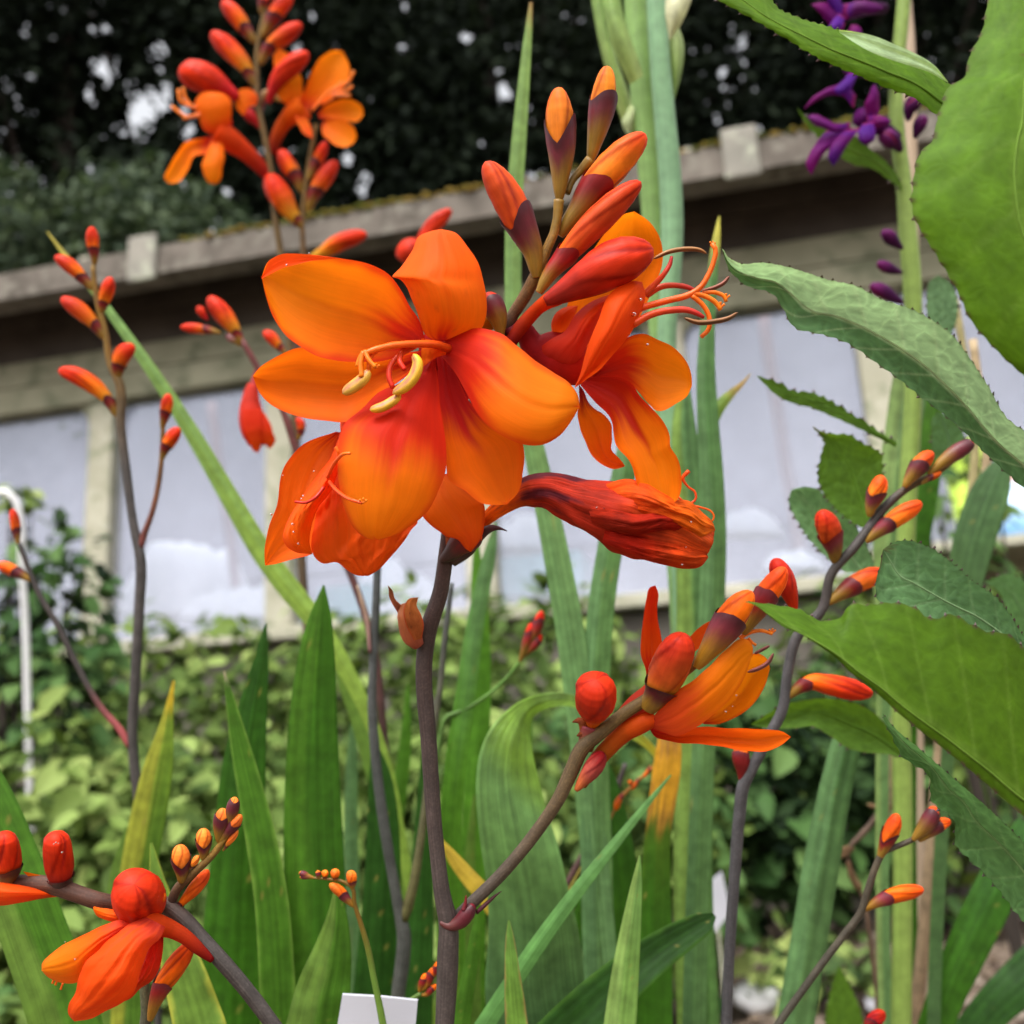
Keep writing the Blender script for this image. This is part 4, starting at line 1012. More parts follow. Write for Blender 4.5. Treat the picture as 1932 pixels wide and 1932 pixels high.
# throat, style, stamens
petal(fl, 'R1', [(950, 720), (945, 830), (985, 960), (1060, 1040)], [(1190, 730), (1240, 880), (1215, 1010), (1060, 1040)], D, .15, .1, red=1.5, edge=0, redc=CRIM * 1.4, c=(CRIM, CRIM), name='throat', n=16, m=12)
petal(fl, 'R1', [(1100, 745), (1060, 720), (1010, 712), (960, 705)], [(1090, 790), (1040, 805), (1000, 830), (960, 860)], D, -.9, -1.2, bow=.2, red=-.3, edge=.8, c=(CORAL * 1.1, ORANGE), name='throat', n=18, m=12)
filament(fl, 'style', 'R1', [(1105, 760, 46, -1.0), (1030, 738, 42, -1.5), (950, 735, 40, -1.9), (860, 738, 38, -2.2), (770, 752, 36, -2.4), (700, 772, 34, -2.5), (662, 790, 30, -2.5)], D)
for pts in ([(664, 775, 30, -2.5), (650, 830, 27, -2.55), (655, 905, 26, -2.6)], [(670, 770, 28, -2.5), (690, 815, 25, -2.6), (725, 855, 24, -2.65)], [(662, 780, 30, -2.5), (640, 820, 26, -2.5), (632, 850, 24, -2.5)]):
    filament(fl, 'stigma', 'R1', pts, D, ORANGE, AMBER, 12)
stigma_tip(fl, 'R1', 655, 915, 24, D, -2.6); stigma_tip(fl, 'R1', 727, 858, 24, D, -2.65)
filament(fl, 'filament', 'R1', [(930, 745, 30, -1.6), (850, 790, 30, -2.0), (800, 850, 30, -2.2), (795, 910, 30, -2.3), (815, 960, 26, -2.35)], D, CORAL, RED * 1.1)
filament(fl, 'filament', 'R1', [(900, 740, 30, -1.7), (860, 775, 30, -2.0), (848, 820, 30, -2.2), (875, 868, 26, -2.3)], D, CORAL, RED * 1.2)
filament(fl, 'filament', 'R1', [(1000, 740, 30, -1.4), (900, 735, 30, -1.9), (780, 745, 28, -2.2), (700, 800, 26, -2.4), (690, 870, 24, -2.4)], D, CORAL, ORANGE)
YA = (np.array((.72, .40, .016)), np.array((.34, .12, .06)))
anther(fl, 'R1', [(918, 785, -2.6), (940, 830, -2.65), (925, 895, -2.7), (880, 950, -2.7), (812, 990, -2.65)], 74, D, YA)
anther(fl, 'R1', [(855, 995, -2.5), (810, 1030, -2.55), (755, 1060, -2.6), (695, 1072, -2.6)], 62, D, YA)
anther(fl, 'R1', [(695, 870, -2.5), (660, 915, -2.5), (610, 955, -2.5), (555, 990, -2.5)], 78, D, (np.array((.62, .36, .04)), np.array((.36, .12, .05))))
drops(fl, 'R1', [(385, 270), (270, 330)], D, .0003, -2.5)

# faded flower below left
fb = flower(main, 'R1', [(1080, 1560, 70, 1.2), (900, 1350, 100, .9), (740, 1180, 140, .6), (560, 1190, 170, .3)], D, ORANGE, CORAL, label='half faded hanging flower below the largest bloom')
petal(fb, 'R1', [(520, 1185), (430, 1215), (340, 1270), (270, 1350), (235, 1450), (205, 1570), (175, 1690), (155, 1790), (158, 1872)],
      [(560, 1190), (530, 1300), (500, 1450), (470, 1600), (440, 1740), (400, 1812), (330, 1838), (240, 1862), (158, 1872)], D, .3, -.4, bow=.4, cup=.35, red=.08, edge=.5, wav=5, c=(np.array((.84, .112, .005)), np.array((.84, .125, .005))), crinkle=.03, n=50, m=28)
petal(fb, 'R1', [(545, 1185), (520, 1260), (480, 1340), (430, 1400), (370, 1480), (310, 1580), (268, 1670), (257, 1730), (275, 1775), (320, 1805), (400, 1815)],
      [(565, 1190), (555, 1280), (530, 1400), (490, 1500), (430, 1580), (400, 1680), (385, 1760), (395, 1800), (400, 1815)], D, .0, -1.1, bow=.5, cup=-.6, red=-.2, edge=.4, wav=4, c=(CORAL * 1.05, ORANGE * 1.0), crinkle=.09, n=50, m=24, name='petal')
petal(fb, 'R1', [(560, 1210), (500, 1400), (450, 1520), (405, 1640), (385, 1740), (405, 1810), (460, 1860), (530, 1855), (580, 1890), (640, 1922), (690, 1925)],
      [(600, 1210), (680, 1400), (800, 1520), (900, 1600), (935, 1650), (900, 1690), (865, 1750), (810, 1830), (750, 1890), (690, 1925)], D, .2, -.6, bow=.35, cup=-.3, red=.45, edge=.3, wav=7, c=(np.array((.82, .105, .005)), np.array((.80, .085, .005))), redc=np.array((.82, .070, .006)), crinkle=.16, n=60, m=34)
petal(fb, 'R1', [(960, 1420), (965, 1500), (955, 1590), (1010, 1670), (1080, 1720), (1150, 1742), (1195, 1790), (1215, 1803)],
      [(1090, 1400), (1180, 1480), (1285, 1565), (1290, 1640), (1275, 1710), (1245, 1770), (1215, 1803)], D, .3, -.1, bow=.25, cup=-.25, red=.02, edge=.7, wav=4, c=(ORANGE * .95, CORAL * 1.05), n=44, m=26)
filament(fb, 'filament', 'R1', [(485, 1440, 22, -1.3), (530, 1490, 20, -2.6), (590, 1530, 18, -3.7), (655, 1552, 16, -3.9)], D, CORAL, CORAL)
stigma_tip(fb, 'R1', 660, 1552, 26, D, -3.9)
filament(fb, 'style', 'R1', [(480, 1420, 20, -1.6), (520, 1340, 20, -2.8), (560, 1300, 18, -3.5), (598, 1296, 16, -3.6)], D, CORAL, ORANGE)
filament(fb, 'style', 'R1', [(530, 1330, 18, -2.9), (532, 1290, 18, -3.0), (520, 1265, 20, -3.0)], D, CORAL, ORANGE)
filament(fb, 'filament', 'R1', [(460, 1470, 18, -1.7), (420, 1520, 18, -1.9), (370, 1548, 16, -1.9), (312, 1545, 14, -1.8)], D, RED, RED)
drops(fb, 'R1', [(410, 1388), (345, 1530), (355, 1515), (300, 1660), (305, 1700), (190, 1610), (250, 1410), (330, 1760)], D, .00034, -1.75)

# withered hanging flower
fw = tube(main, 'withered_flower', 'R3', [(-10, 1465, 60, .6), (60, 1400, 85, .5), (140, 1340, 105, .4), (250, 1275, 165, .3), (380, 1262, 215, .2), (520, 1310, 255, .1), (680, 1365, 330, 0), (850, 1425, 400, 0),
     (1000, 1470, 400, 0), (1130, 1510, 350, 0), (1230, 1560, 270, .05), (1295, 1590, 190, .1)], D, M_WILT, ORANGE, RED, n=70, ring=40, jit=.05,
     colf=lambda s, p, c: mix(mix(mix(ORANGE, np.array((.40, .026, .010)), sm(.08, .3, s)), np.array((.66, .075, .010)), sm(.65, .95, s + .2 * wob(p / 6.28, 71))), WINE * 1.5,
                              sm(.3, .75, wob(p / 6.28 * 2 + s * .6, 72) * .5 + .55 * np.exp(-((s - .33) / .16) ** 2) + .15 * wob(s * 5, 74)) * .95 * (1 - sm(.6, .85, s))))
fw['label'] = 'withered dark red flower tube hanging to the right'
def crumple(o, amp, ringn):
    me = o.data; k = len(me.vertices); co = np.zeros(k * 3); me.vertices.foreach_get('co', co); co = co.reshape(-1, ringn, 3)
    cen = co.mean(1, keepdims=True); n_ = co.shape[0]; s = np.linspace(0, 1, n_)[:, None]; ph = np.linspace(0, 1, ringn, endpoint=False)[None]
    g = 1 + amp * sm(.12, .4, s) * (.6 * wob(ph * 2 + s * .8, 61, 5) + .35 * np.sin(2 * np.pi * (ph * 9 + .8 * wob(s * 1.1, 62))) + .25 * wob(s * 2.2 + ph, 63))
    co = cen + (co - cen) * g[..., None]; me.vertices.foreach_set('co', co.ravel()); me.update()
crumple(fw, .17, 40)
WL = dict(mat=M_WILT, red=-.3, edge=.2, spots=.25)
petal(fw, 'R3', [(700, 1230), (850, 1195), (950, 1220), (1040, 1270), (1120, 1310), (1200, 1322), (1280, 1390), (1340, 1450), (1352, 1490)], [(760, 1400), (900, 1430), (1040, 1460), (1150, 1500), (1240, 1560), (1290, 1580), (1325, 1540), (1352, 1490)], D, -.3, .1, bow=.6, cup=-.5, crinkle=.16, c=(CORAL, ORANGE * .9), n=40, m=26, **WL)
petal(fw, 'R3', [(620, 1360), (760, 1370), (900, 1400), (1050, 1390), (1130, 1400), (1192, 1425), (1195, 1450)], [(640, 1450), (780, 1500), (900, 1520), (1000, 1500), (1080, 1490), (1160, 1495), (1195, 1450)], D, -.75, -.65, bow=.45, cup=-.3, crinkle=.12, c=(BUDRED * .55, RED * .8), n=36, m=20, **WL)
petal(fw, 'R3', [(720, 1470), (850, 1500), (980, 1540), (1100, 1560), (1220, 1600), (1300, 1620), (1312, 1650)], [(700, 1560), (820, 1615), (950, 1665), (1070, 1695), (1180, 1715), (1270, 1700), (1312, 1650)], D, -.6, -.3, bow=.35, cup=-.4, crinkle=.14, c=(RED * .8, CORAL * .85), n=36, m=22, **WL)
filament(fw, 'filament', 'R3', [(1140, 1300, 14, 0), (1190, 1340, 14, 0), (1240, 1310, 14, 0), (1235, 1270, 13, 0), (1195, 1240, 13, 0), (1165, 1190, 22, 0), (1200, 1148, 26, 0)], D, CORAL, CORAL)
filament(fw, 'filament', 'R3', [(1200, 1345, 13, 0), (1270, 1360, 13, 0), (1330, 1385, 12, 0), (1345, 1410, 11, 0), (1335, 1440, 10, 0)], D, CORAL, ORANGE)
drops(fw, 'R3', [(670, 1362), (710, 1365), (1210, 1445), (1180, 1590), (790, 1470), (1160, 1690)], D, .00034, -1.0)
# its bract and the dead bract stubs on the stem
bud(main, 'R1', [(1060, 1850), (1110, 1810), (1160, 1760), (1225, 1720), (1270, 1690)], 130, D, .9, (.5, .2), name='bract', cols=(MAROON * 1.6, RED, CORAL), ctop=MAROON, cmid=CRIM * .5, cbase=BARKDK)
tube(main, 'bract', 'R1', [(1120, 1840, 80, .7), (1190, 1800, 72, .5), (1260, 1720, 55, .3), (1320, 1680, 40, .2), (1365, 1682, 16, .2), (1400, 1695, 4, .2)], D, M_CALYX, BARKDK, WINE, 20)
st = tube(main, 'bract', 'C3', [(725, 830, 70, .5), (690, 775, 120, .4), (670, 690, 130, .3), (650, 620, 90, .3), (640, 585, 30, .3)], D, M_CALYX, np.array((.32, .06, .03)), np.array((.42, .13, .03)), 18, 14)
petal(main, 'C3', [(690, 830), (640, 740), (605, 640), (575, 590), (557, 550), (552, 500), (547, 480)], [(720, 800), (690, 700), (650, 620), (620, 590), (590, 560), (575, 510), (547, 480)], D, .3, .2, mat=M_WILT, red=-.3, edge=.4, c=(np.array((.28, .05, .03)), np.array((.45, .14, .06))), name='bract', crinkle=.05, n=26, m=10)
petal(main, 'C3', [(700, 800), (650, 700), (640, 620), (670, 560), (725, 550)], [(745, 790), (755, 700), (735, 640), (715, 600), (725, 550)], D, .1, .2, bow=.2, mat=M_WILT, red=-.3, edge=.6, c=(np.array((.40, .10, .025)), np.array((.50, .17, .04))), name='bract', crinkle=.06, spots=.5, n=26, m=12)
petal(main, 'C3', [(880, 200), (890, 160), (930, 175), (1000, 230), (1015, 260)], [(890, 310), (920, 320), (970, 290), (1000, 275), (1015, 260)], D, .4, .4, mat=M_WILT, red=-.3, edge=.4, c=(np.array((.50, .16, .06)), RED), name='bract', crinkle=.05, n=20, m=10)

# side flower behind the buds, seen from the side
fe = flower(main, 'R3', [(150, 372, 110, .6), (230, 320, 100, .7), (300, 420, 150, .9), (430, 470, 260, .9), (560, 540, 240, .7), (640, 560, 160, .5)], D, MAROON * 2, RED * 1.1, label='open flower at the right seen from the side')
petal(fe, 'F', [(1072, 720), (1060, 640), (1075, 560), (1120, 470), (1150, 430), (1175, 405), (1197, 399)], [(1140, 700), (1195, 620), (1232, 545), (1250, 495), (1247, 455), (1225, 418), (1197, 399)], D, 1.0, 1.6, bow=-.4, cup=.8, red=.25, edge=.3, c=(ORANGE, AMBER), n=50, m=28)
petal(fe, 'R3', [(300, 500), (330, 450), (400, 390), (480, 345), (540, 250), (640, 170), (730, 135), (790, 120)], [(500, 640), (560, 560), (600, 450), (640, 370), (690, 280), (740, 200), (790, 120)], D, .8, .2, bow=.5, cup=-.6, red=.5, edge=.3, c=(RED * 1.1, CORAL), redc=np.array((.70, .05, .02)), n=44, m=24)
petal(fe, 'R3', [(412, 360), (405, 300), (430, 240), (480, 205), (560, 195)], [(440, 370), (480, 340), (520, 280), (550, 230), (560, 195)], D, .9, .5, bow=.3, cup=-.3, red=-.2, edge=.2, c=(CORAL * .9, CORAL), n=26, m=16)
petal(fe, 'R3', [(540, 668), (575, 580), (600, 480), (630, 390), (680, 270), (730, 145), (800, 80), (870, 52), (930, 58)], [(545, 668), (610, 620), (680, 570), (760, 480), (830, 400), (875, 330), (920, 230), (950, 140), (930, 58)], D, -.1, -.5, bow=.6, cup=-.55, tilt=.3, red=-.1, edge=.2, c=(ORANGE, ORANGE * 1.02), tipred=-.1, n=52, m=28)
petal(fe, 'R3', [(640, 600), (700, 510), (790, 430), (860, 365), (930, 350), (1020, 385), (1110, 440), (1180, 510), (1215, 600), (1217, 660)], [(660, 620), (760, 625), (850, 640), (910, 690), (960, 750), (1010, 798), (1080, 785), (1150, 745), (1190, 715), (1217, 660)], D, .4, -.3, bow=.35, cup=.5, red=.42, edge=.3, tongue=.02, c=(ORANGE, AMBER), wav=4, redc=RED, n=52, m=28)
petal(fe, 'R3', [(575, 655), (620, 705), (690, 770), (750, 850), (765, 940), (790, 1020), (850, 1090), (885, 1180), (915, 1260), (970, 1325), (1040, 1352)], [(600, 615), (700, 605), (800, 615), (870, 640), (920, 710), (990, 790), (1060, 870), (1095, 950), (1100, 1000), (1135, 1060), (1155, 1160), (1160, 1240), (1120, 1325), (1040, 1352)], D, .1, -.8, bow=.55, cup=.4, tilt=-.4, red=.38, edge=.45, tongue=.16, c=(ORANGE, AMBER), wav=5, redc=RED * .85, n=60, m=32)
petal(fe, 'R3', [(565, 650), (570, 740), (555, 850), (590, 960), (635, 1050), (690, 1105), (760, 1137), (832, 1122)], [(590, 680), (640, 780), (710, 830), (755, 900), (760, 960), (755, 1025), (795, 1070), (832, 1122)], D, .6, .3, bow=.3, cup=.5, red=.2, edge=.3, c=(ORANGE * .95, CORAL * 1.05), redc=CRIM, wav=3, tipred=.15, n=44, m=22)
filament(fe, 'filament', 'R2', [(1215, 1610, 44, -.3), (1285, 1545, 42, -.3), (1350, 1470, 36, -.4), (1385, 1410, 30, -.4), (1396, 1360, 20, -.4)], D, CORAL, CRIM * 1.3)
anther(fe, 'R2', [(1272, 1378, -.4), (1380, 1330, -.4), (1500, 1312, -.4), (1590, 1322, -.4), (1630, 1345, -.4)], 38, D, (np.array((.30, .13, .04)), np.array((.12, .05, .02))), .3)
filament(fe, 'filament', 'R2', [(1230, 1620, 42, -.1), (1330, 1560, 42, -.1), (1420, 1552, 38, -.1), (1500, 1565, 34, -.1), (1550, 1585, 24, -.1)], D, CORAL, CRIM * 1.2)
anther(fe, 'R2', [(1590, 1590, 0), (1670, 1570, 0), (1740, 1535, 0), (1778, 1490, 0)], 34, D, (np.array((.26, .07, .04)), np.array((.10, .03, .02))), .3)
filament(fe, 'style', 'R2', [(1120, 1730, 50, -.6), (1230, 1690, 46, -.6), (1380, 1650, 44, -.6), (1520, 1610, 42, -.6), (1590, 1560, 38, -.6), (1640, 1480, 36, -.6), (1675, 1390, 34, -.6), (1685, 1310, 34, -.6), (1660, 1275, 32, -.6)], D, CORAL, ORANGE)
filament(fe, 'stigma', 'R2', [(1540, 1605, 36, -.6), (1620, 1625, 34, -.6), (1690, 1670, 34, -.6), (1720, 1715, 30, -.6)], D, ORANGE, AMBER, 14)
filament(fe, 'stigma', 'R2', [(1600, 1602, 28, -.5), (1690, 1600, 28, -.5), (1745, 1630, 28, -.5), (1755, 1660, 26, -.5)], D, ORANGE, AMBER, 14)
filament(fe, 'stigma', 'R2', [(1530, 1620, 36, -.6), (1600, 1680, 34, -.6), (1645, 1770, 34, -.6), (1640, 1840, 32, -.6), (1590, 1893, 28, -.6)], D, ORANGE, ORANGE, 18)
stigma_tip(fe, 'R2', 1715, 1700, 40, D, -.6); stigma_tip(fe, 'R2', 1752, 1640, 36, D, -.5); stigma_tip(fe, 'R2', 1665, 1285, 26, D, -.6)
filament(fe, 'filament', 'R2', [(1140, 1810, 52, -.8), (1260, 1745, 48, -.8), (1400, 1715, 46, -.8), (1500, 1715, 42, -.8), (1570, 1740, 34, -.8), (1610, 1765, 24, -.8)], D, CORAL, CRIM * 1.4)
anther(fe, 'R2', [(1475, 1765, -.85), (1560, 1795, -.85), (1680, 1790, -.85), (1780, 1765, -.85), (1835, 1728, -.85)], 42, D, (np.array((.24, .10, .035)), np.array((.09, .04, .018))), .35)
drops(fe, 'R3', [(880, 245), (920, 160), (960, 420)], D, .0006, -1.1)

# ------------------------------------------------------------------ right fork of the main stem with its own spike
D2 = .305
tube(main, 'branch', 'F', [(850, 1742, 22.4, .6), (879, 1714, 23.2, .4), (945, 1650, 23.2, .2), (1010, 1572, 24.1, .1), (1055, 1505, 25.8, 0), (1078, 1455, 27.5, 0), (1100, 1410, 28.4, 0), (1130, 1385, 25.8, 0), (1178, 1346, 24.1, 0), (1222, 1318, 23.2, 0), (1274, 1280, 20.6, 0), (1330, 1236, 18.9, .1), (1380, 1190, 15.5, .2), (1440, 1150, 12.0, .3)], D2, c0=BARK, c1=OLIVE * .6, n=80, ring=16)
bud(main, 'B1', [(850, 1345), (900, 1365), (960, 1345), (1010, 1290), (1045, 1240)], 88, D2, .96, (.1, .1), name='bract', cols=(MAROON, MAROON, MAROON), cbase=np.array((.10, .025, .022)), cmid=MAROON * .8, ctop=WINE, lobe=.12)
tube(main, 'bract', 'B1', [(985, 1275, 30, 0), (995, 1240, 22, 0), (1000, 1190, 6, 0)], D2, M_CALYX, MAROON, CRIM * .5, 10)
tube(main, 'bract', 'B1', [(1060, 1290, 26, .2), (1120, 1235, 24, .2), (1170, 1190, 14, .2), (1205, 1165, 4, .2)], D2, M_CALYX, WINE, WINE, 10)
ff = flower(main, 'R4', [(215, 1390, 70, .5), (300, 1260, 95, .4), (380, 1170, 100, .3), (470, 1085, 110, .2), (560, 1040, 112, .1), (640, 1000, 100, .1)], D2, OLIVE, CORAL, label='open flower on the right fork seen from behind')
bud(ff, 'R4', [(185, 1425), (240, 1350), (300, 1270), (345, 1200)], 120, D2, 0, (-.1, -.1), cols=(np.array((.42, .10, .03)), np.array((.40, .07, .05)), CRIM * .8), name='calyx', dark=MAROON)
petal(ff, 'R4', [(580, 830), (590, 740), (560, 640), (562, 540), (575, 430), (592, 320), (615, 250), (645, 240)], [(625, 800), (665, 700), (685, 600), (675, 520), (660, 450), (655, 360), (662, 290), (645, 240)], D2, .7, 1.0, bow=-.3, cup=.5, red=.30, edge=.5, c=(CORAL, RED * 1.25), fold=(.4, .3), n=44, m=22)
petal(ff, 'R4', [(370, 1060), (430, 960), (500, 880), (570, 825), (620, 780)], [(420, 1130), (500, 1060), (570, 1000), (620, 930), (640, 850)], D2, .6, .6, bow=.2, cup=-.4, red=1.2, edge=0, c=(CORAL, CRIM * 1.4), redc=np.array((.58, .05, .025)), name='tepal_tube', n=24, m=16)
petal(ff, 'R4', [(840, 540), (890, 490), (940, 455), (985, 437)], [(850, 640), (900, 600), (950, 540), (985, 437)], D2, .8, .7, red=-.2, edge=.2, c=(CORAL * .95, CORAL), n=20, m=12)
petal(ff, 'R4', [(600, 1030), (640, 990), (740, 880), (850, 790), (960, 700), (1050, 610), (1120, 555), (1170, 550), (1205, 590), (1207, 630)], [(620, 1060), (690, 1090), (760, 1112), (820, 1095), (880, 1060), (980, 985), (1070, 905), (1130, 820), (1170, 740), (1207, 630)], D2, .0, -.4, bow=.4, cup=-.16, red=.40, edge=.2, c=(ORANGE, AMBER), redc=np.array((.78, .08, .012)), wav=3, n=52, m=28)
petal(ff, 'R4', [(900, 1010), (980, 930), (1060, 840), (1130, 730), (1180, 645), (1235, 633), (1285, 660), (1306, 720)], [(920, 1040), (1000, 1042), (1080, 1015), (1160, 970), (1230, 900), (1280, 810), (1306, 720)], D2, .5, .9, bow=-.2, cup=.5, red=.12, edge=.7, c=(AMBER, AMBER * np.array((1, 1.15, 1))), n=44, m=24)
petal(ff, 'R4', [(595, 1045), (680, 1060), (780, 1080), (870, 1062), (980, 1050), (1080, 1062), (1200, 1072), (1300, 1075), (1380, 1085), (1427, 1115)], [(605, 1060), (640, 1110), (720, 1138), (820, 1155), (920, 1165), (1040, 1175), (1180, 1195), (1290, 1192), (1380, 1155), (1427, 1115)], D2, .3, -.7, bow=.3, cup=.5, red=.2, edge=.4, c=(CORAL * 1.1, ORANGE), fold=(.55, .2), wav=3, n=48, m=24)
filament(ff, 'style', 'R4', [(1130, 545, 26, .3), (1190, 512, 24, .3), (1260, 502, 22, .3), (1320, 520, 20, .3)], D2, ORANGE, AMBER); stigma_tip(ff, 'R4', 1318, 515, 26, D2, .3)
filament(ff, 'stigma', 'R4', [(1180, 545, 18, .3), (1205, 572, 18, .3), (1225, 585, 16, .3)], D2, ORANGE, AMBER, 10)
anther(ff, 'R4', [(1175, 742, .2), (1240, 720, .2), (1295, 685, .2), (1327, 630, .2)], 30, D2, (np.array((.24, .06, .05)), np.array((.10, .03, .03))), .3)
anther(ff, 'R4', [(1215, 635, .5), (1260, 612, .5), (1305, 588, .5)], 24, D2, (np.array((.24, .06, .05)), np.array((.10, .03, .03))), .3)
drops(ff, 'R4', [(1112, 875), (1090, 938), (1185, 625), (1050, 970)], D2, .0003, .3)
# buds along the fork
tube(main, 'pedicel', 'R4', [(240, 1190, 90, .2), (255, 1120, 110, .2), (270, 1055, 130, .2)], D2, M_CALYX, OLIVE * .8, MAROON * 2, 12, 14)
bud(main, 'R4', [(280, 1066), (288, 1000), (294, 930), (300, 850), (302, 783)], 240, D2, 0, (.3, -1.2), cols=(ORANGE * .8, BUDRED, BUDRED * 1.15), ripe=.2, prof=np.array([.25, .30, .42, .72, .95, 1, .98, .88, .66, .40, .02]))
for a in ((190, 1120), (165, 1040), (300, 1120)):
    tube(main, 'bract', 'R4', [(245, 1130, 50, .2), ((a[0] + 245) / 2, a[1] - 20, 40, .1), (a[0], a[1] - 10, 6, .1)], D2, M_WILT, np.array((.35, .08, .02)), np.array((.2, .05, .02)), 10)
bud(main, 'R4', [(600, 945), (640, 890), (690, 800), (735, 700), (775, 610), (800, 520)], 222, D2, .34, (0, -1.0), lobe=.10, phi=.3, cols=(MUSTARD * 1.2, np.array((.55, .10, .01)), BUDRED), ripe=.5, prof=np.array([.42, .5, .62, .88, 1, 1, .94, .8, .58, .34, .02]))
bud(main, 'R4', [(880, 715), (940, 630), (1020, 520), (1090, 420), (1150, 340), (1205, 275)], 188, D2, .66, (-.4, -.8), lobe=.10, phi=.3, cols=(MUSTARD, ORANGE * .9, CORAL), ripe=.75, ctop=WINE, cmid=MAROON * 1.4, cbase=MUSTARD * .8)
bud(main, 'R4', [(1150, 520), (1210, 420), (1270, 320), (1330, 230), (1395, 135)], 148, D2, .62, (.3, 0), lobe=.08, cols=(MUSTARD, ORANGE * .95, CORAL * 1.1), cmid=CRIM * .6, ctop=MAROON)
bud(main, 'R4', [(1450, 400), (1430, 320), (1400, 240), (1365, 160), (1325, 85)], 140, D2, 0, (.8, .9), cols=(BUDRED * .8, BUDRED, BUDRED), dark=CRIM)

# ------------------------------------------------------------------ slender grey stem at the right
D3 = .375
rs = thing('flowering_stem', 'slender grey stem at the right with a zigzag spike of unopened buds', 'flower stem', at(1370, 1932, D3) * np.array([1, 1, 0]), SPIKES)
tube(rs, 'stem', 'F', [(1822, 845, 11, .5), (1770, 890, 13, .4), (1710, 922, 15, .3), (1668, 958, 17, .2), (1638, 998, 18, .1), (1612, 1032, 18, 0), (1568, 1084, 18, 0), (1552, 1148, 19, 0), (1503, 1203, 20, 0), (1487, 1265, 20, 0), (1474, 1345, 21, 0),
     (1450, 1390, 21, 0), (1424, 1440, 22, 0), (1404, 1478, 24, 0), (1395, 1540, 23, 0), (1386, 1650, 22, 0), (1376, 1800, 21, 0), (1370, 1945, 21, 0)], D3, c0=OLIVE * .55, c1=np.array((.05, .047, .05)), n=110, ring=14, ground=True,
     colf=lambda s, p, c: mix(mix(OLIVE * .5, BARK * .8, sm(.03, .14, s)), np.array((.058, .055, .058)), sm(.25, .45, s)))
RB = (OLIVE, np.array((.80, .19, .012)), CORAL)
bud(rs, 'B3', [(838, 1075), (838, 1010), (822, 940), (795, 860), (757, 772)], 150, D3, .50, (0, -.3), lobe=.14, cols=(ORANGE * .7, np.array((.5, .07, .01)), BUDRED), cmid=MAROON * 1.5, ctop=CRIM * .5, cbase=OLIVE * .8, phi=.9)
bud(rs, 'B3', [(1020, 955), (1090, 895), (1180, 830), (1270, 770), (1342, 725)], 118, D3, .44, (0, -.2), lobe=.10, cols=RB, cmid=MAROON * 1.6, phi=.3)
bud(rs, 'B3', [(1040, 810), (1050, 750), (1072, 690), (1095, 630), (1112, 570)], 112, D3, .55, (0, 0), lobe=.22, cols=RB, phi=1.2)
bud(rs, 'B3', [(1240, 640), (1285, 570), (1340, 500), (1405, 435)], 108, D3, .62, (0, 0), lobe=.16, cols=RB, phi=.4)
bud(rs, 'B3', [(1380, 565), (1450, 505), (1530, 445), (1645, 375)], 92, D3, .93, (.1, .1), lobe=.05, cols=RB)
bud(rs, 'B3', [(1340, 620), (1380, 590), (1420, 570), (1455, 550)], 46, D3, .5, (.1, .1), cols=(OLIVE, ORANGE * .7, ORANGE * .8))
bud(rs, 'B3', [(800, 1310), (860, 1265), (950, 1205), (1040, 1160), (1130, 1125)], 128, D3, .48, (0, .2), lobe=.10, cols=RB, cmid=CRIM * .5, ctop=MAROON, phi=.3)
bud(rs, 'B3', [(570, 1850), (630, 1800), (710, 1765), (800, 1780), (930, 1805), (1060, 1835)], 138, D3, .26, (0, 0), lobe=.08, cols=(ORANGE, CORAL, BUDRED), ripe=.35, cmid=CRIM * .5, ctop=MAROON, phi=.3, dark=RED)
bud(rs, 'B2', [(553, 445), (558, 400), (554, 345), (546, 268)], 84, D3, .82, (0, .1), lobe=.10, cols=(CRIM, ORANGE, ORANGE), cmid=CRIM * .55, cbase=CRIM * .5, ctop=MAROON)

# low right stem
D4 = .36
rl = thing('flowering_stem', 'thin green brown stem leaning at the lower right with three buds', 'flower stem', at(1460, 1960, D4) * np.array([1, 1, 0]), SPIKES)
tube(rl, 'stem', 'B2', [(1470, 670, 20, .2), (1400, 725, 26, .1), (1300, 770, 28, 0), (1250, 790, 32, 0), (1215, 850, 32, 0), (1190, 920, 34, 0), (1165, 1000, 36, 0), (1140, 1080, 38, 0), (1060, 1190, 36, 0), (960, 1320, 36, 0), (850, 1470, 36, 0), (740, 1625, 38, 0), (700, 1690, 40, 0)], D4, c0=BARK * np.array((1.1, 1, .7)), c1=np.array((.050, .046, .034)), n=70, ring=12, ground=True)
bud(rl, 'B2', [(1150, 1075), (1220, 1035), (1300, 1003), (1380, 985), (1445, 975)], 84, D4, .45, (0, -.2), lobe=.1, cols=(ORANGE, ORANGE, CORAL), cmid=MAROON * 1.8, ctop=MAROON, cbase=MUSTARD * .6, phi=.3)
bud(rl, 'B2', [(1225, 830), (1250, 770), (1275, 710), (1300, 655), (1315, 605)], 84, D4, .52, (0, 0), lobe=.26, cols=(ORANGE, ORANGE, CORAL), cmid=CRIM * .5, phi=1.2)
bud(rl, 'B2', [(1390, 735), (1430, 690), (1470, 640), (1500, 570)], 80, D4, .9, (0, 0), lobe=.08, cols=RB)
bud(rl, 'B2', [(1420, 740), (1480, 690), (1530, 655), (1575, 640)], 66, D4, .7, (.1, .1), lobe=.08, cols=RB)
low = thing('bud_spike', 'dark red bud tip poking up at the bottom edge far right', 'flower stem', at(1650, 2000, .40) * np.array([1, 1, 0]))
tube(low, 'stem', 'F', [(1640, 1940, 10), (1630, 2000, 10)], .40, c0=OLIVE * .6, c1=BARK, n=12, ring=10, ground=True)
bud(low, 'B2', [(1155, 1670), (1180, 1630), (1220, 1595), (1255, 1572)], 76, .40, .5, (0, 0), cols=(CRIM, CRIM, BUDRED * .8), cmid=CRIM * .6)

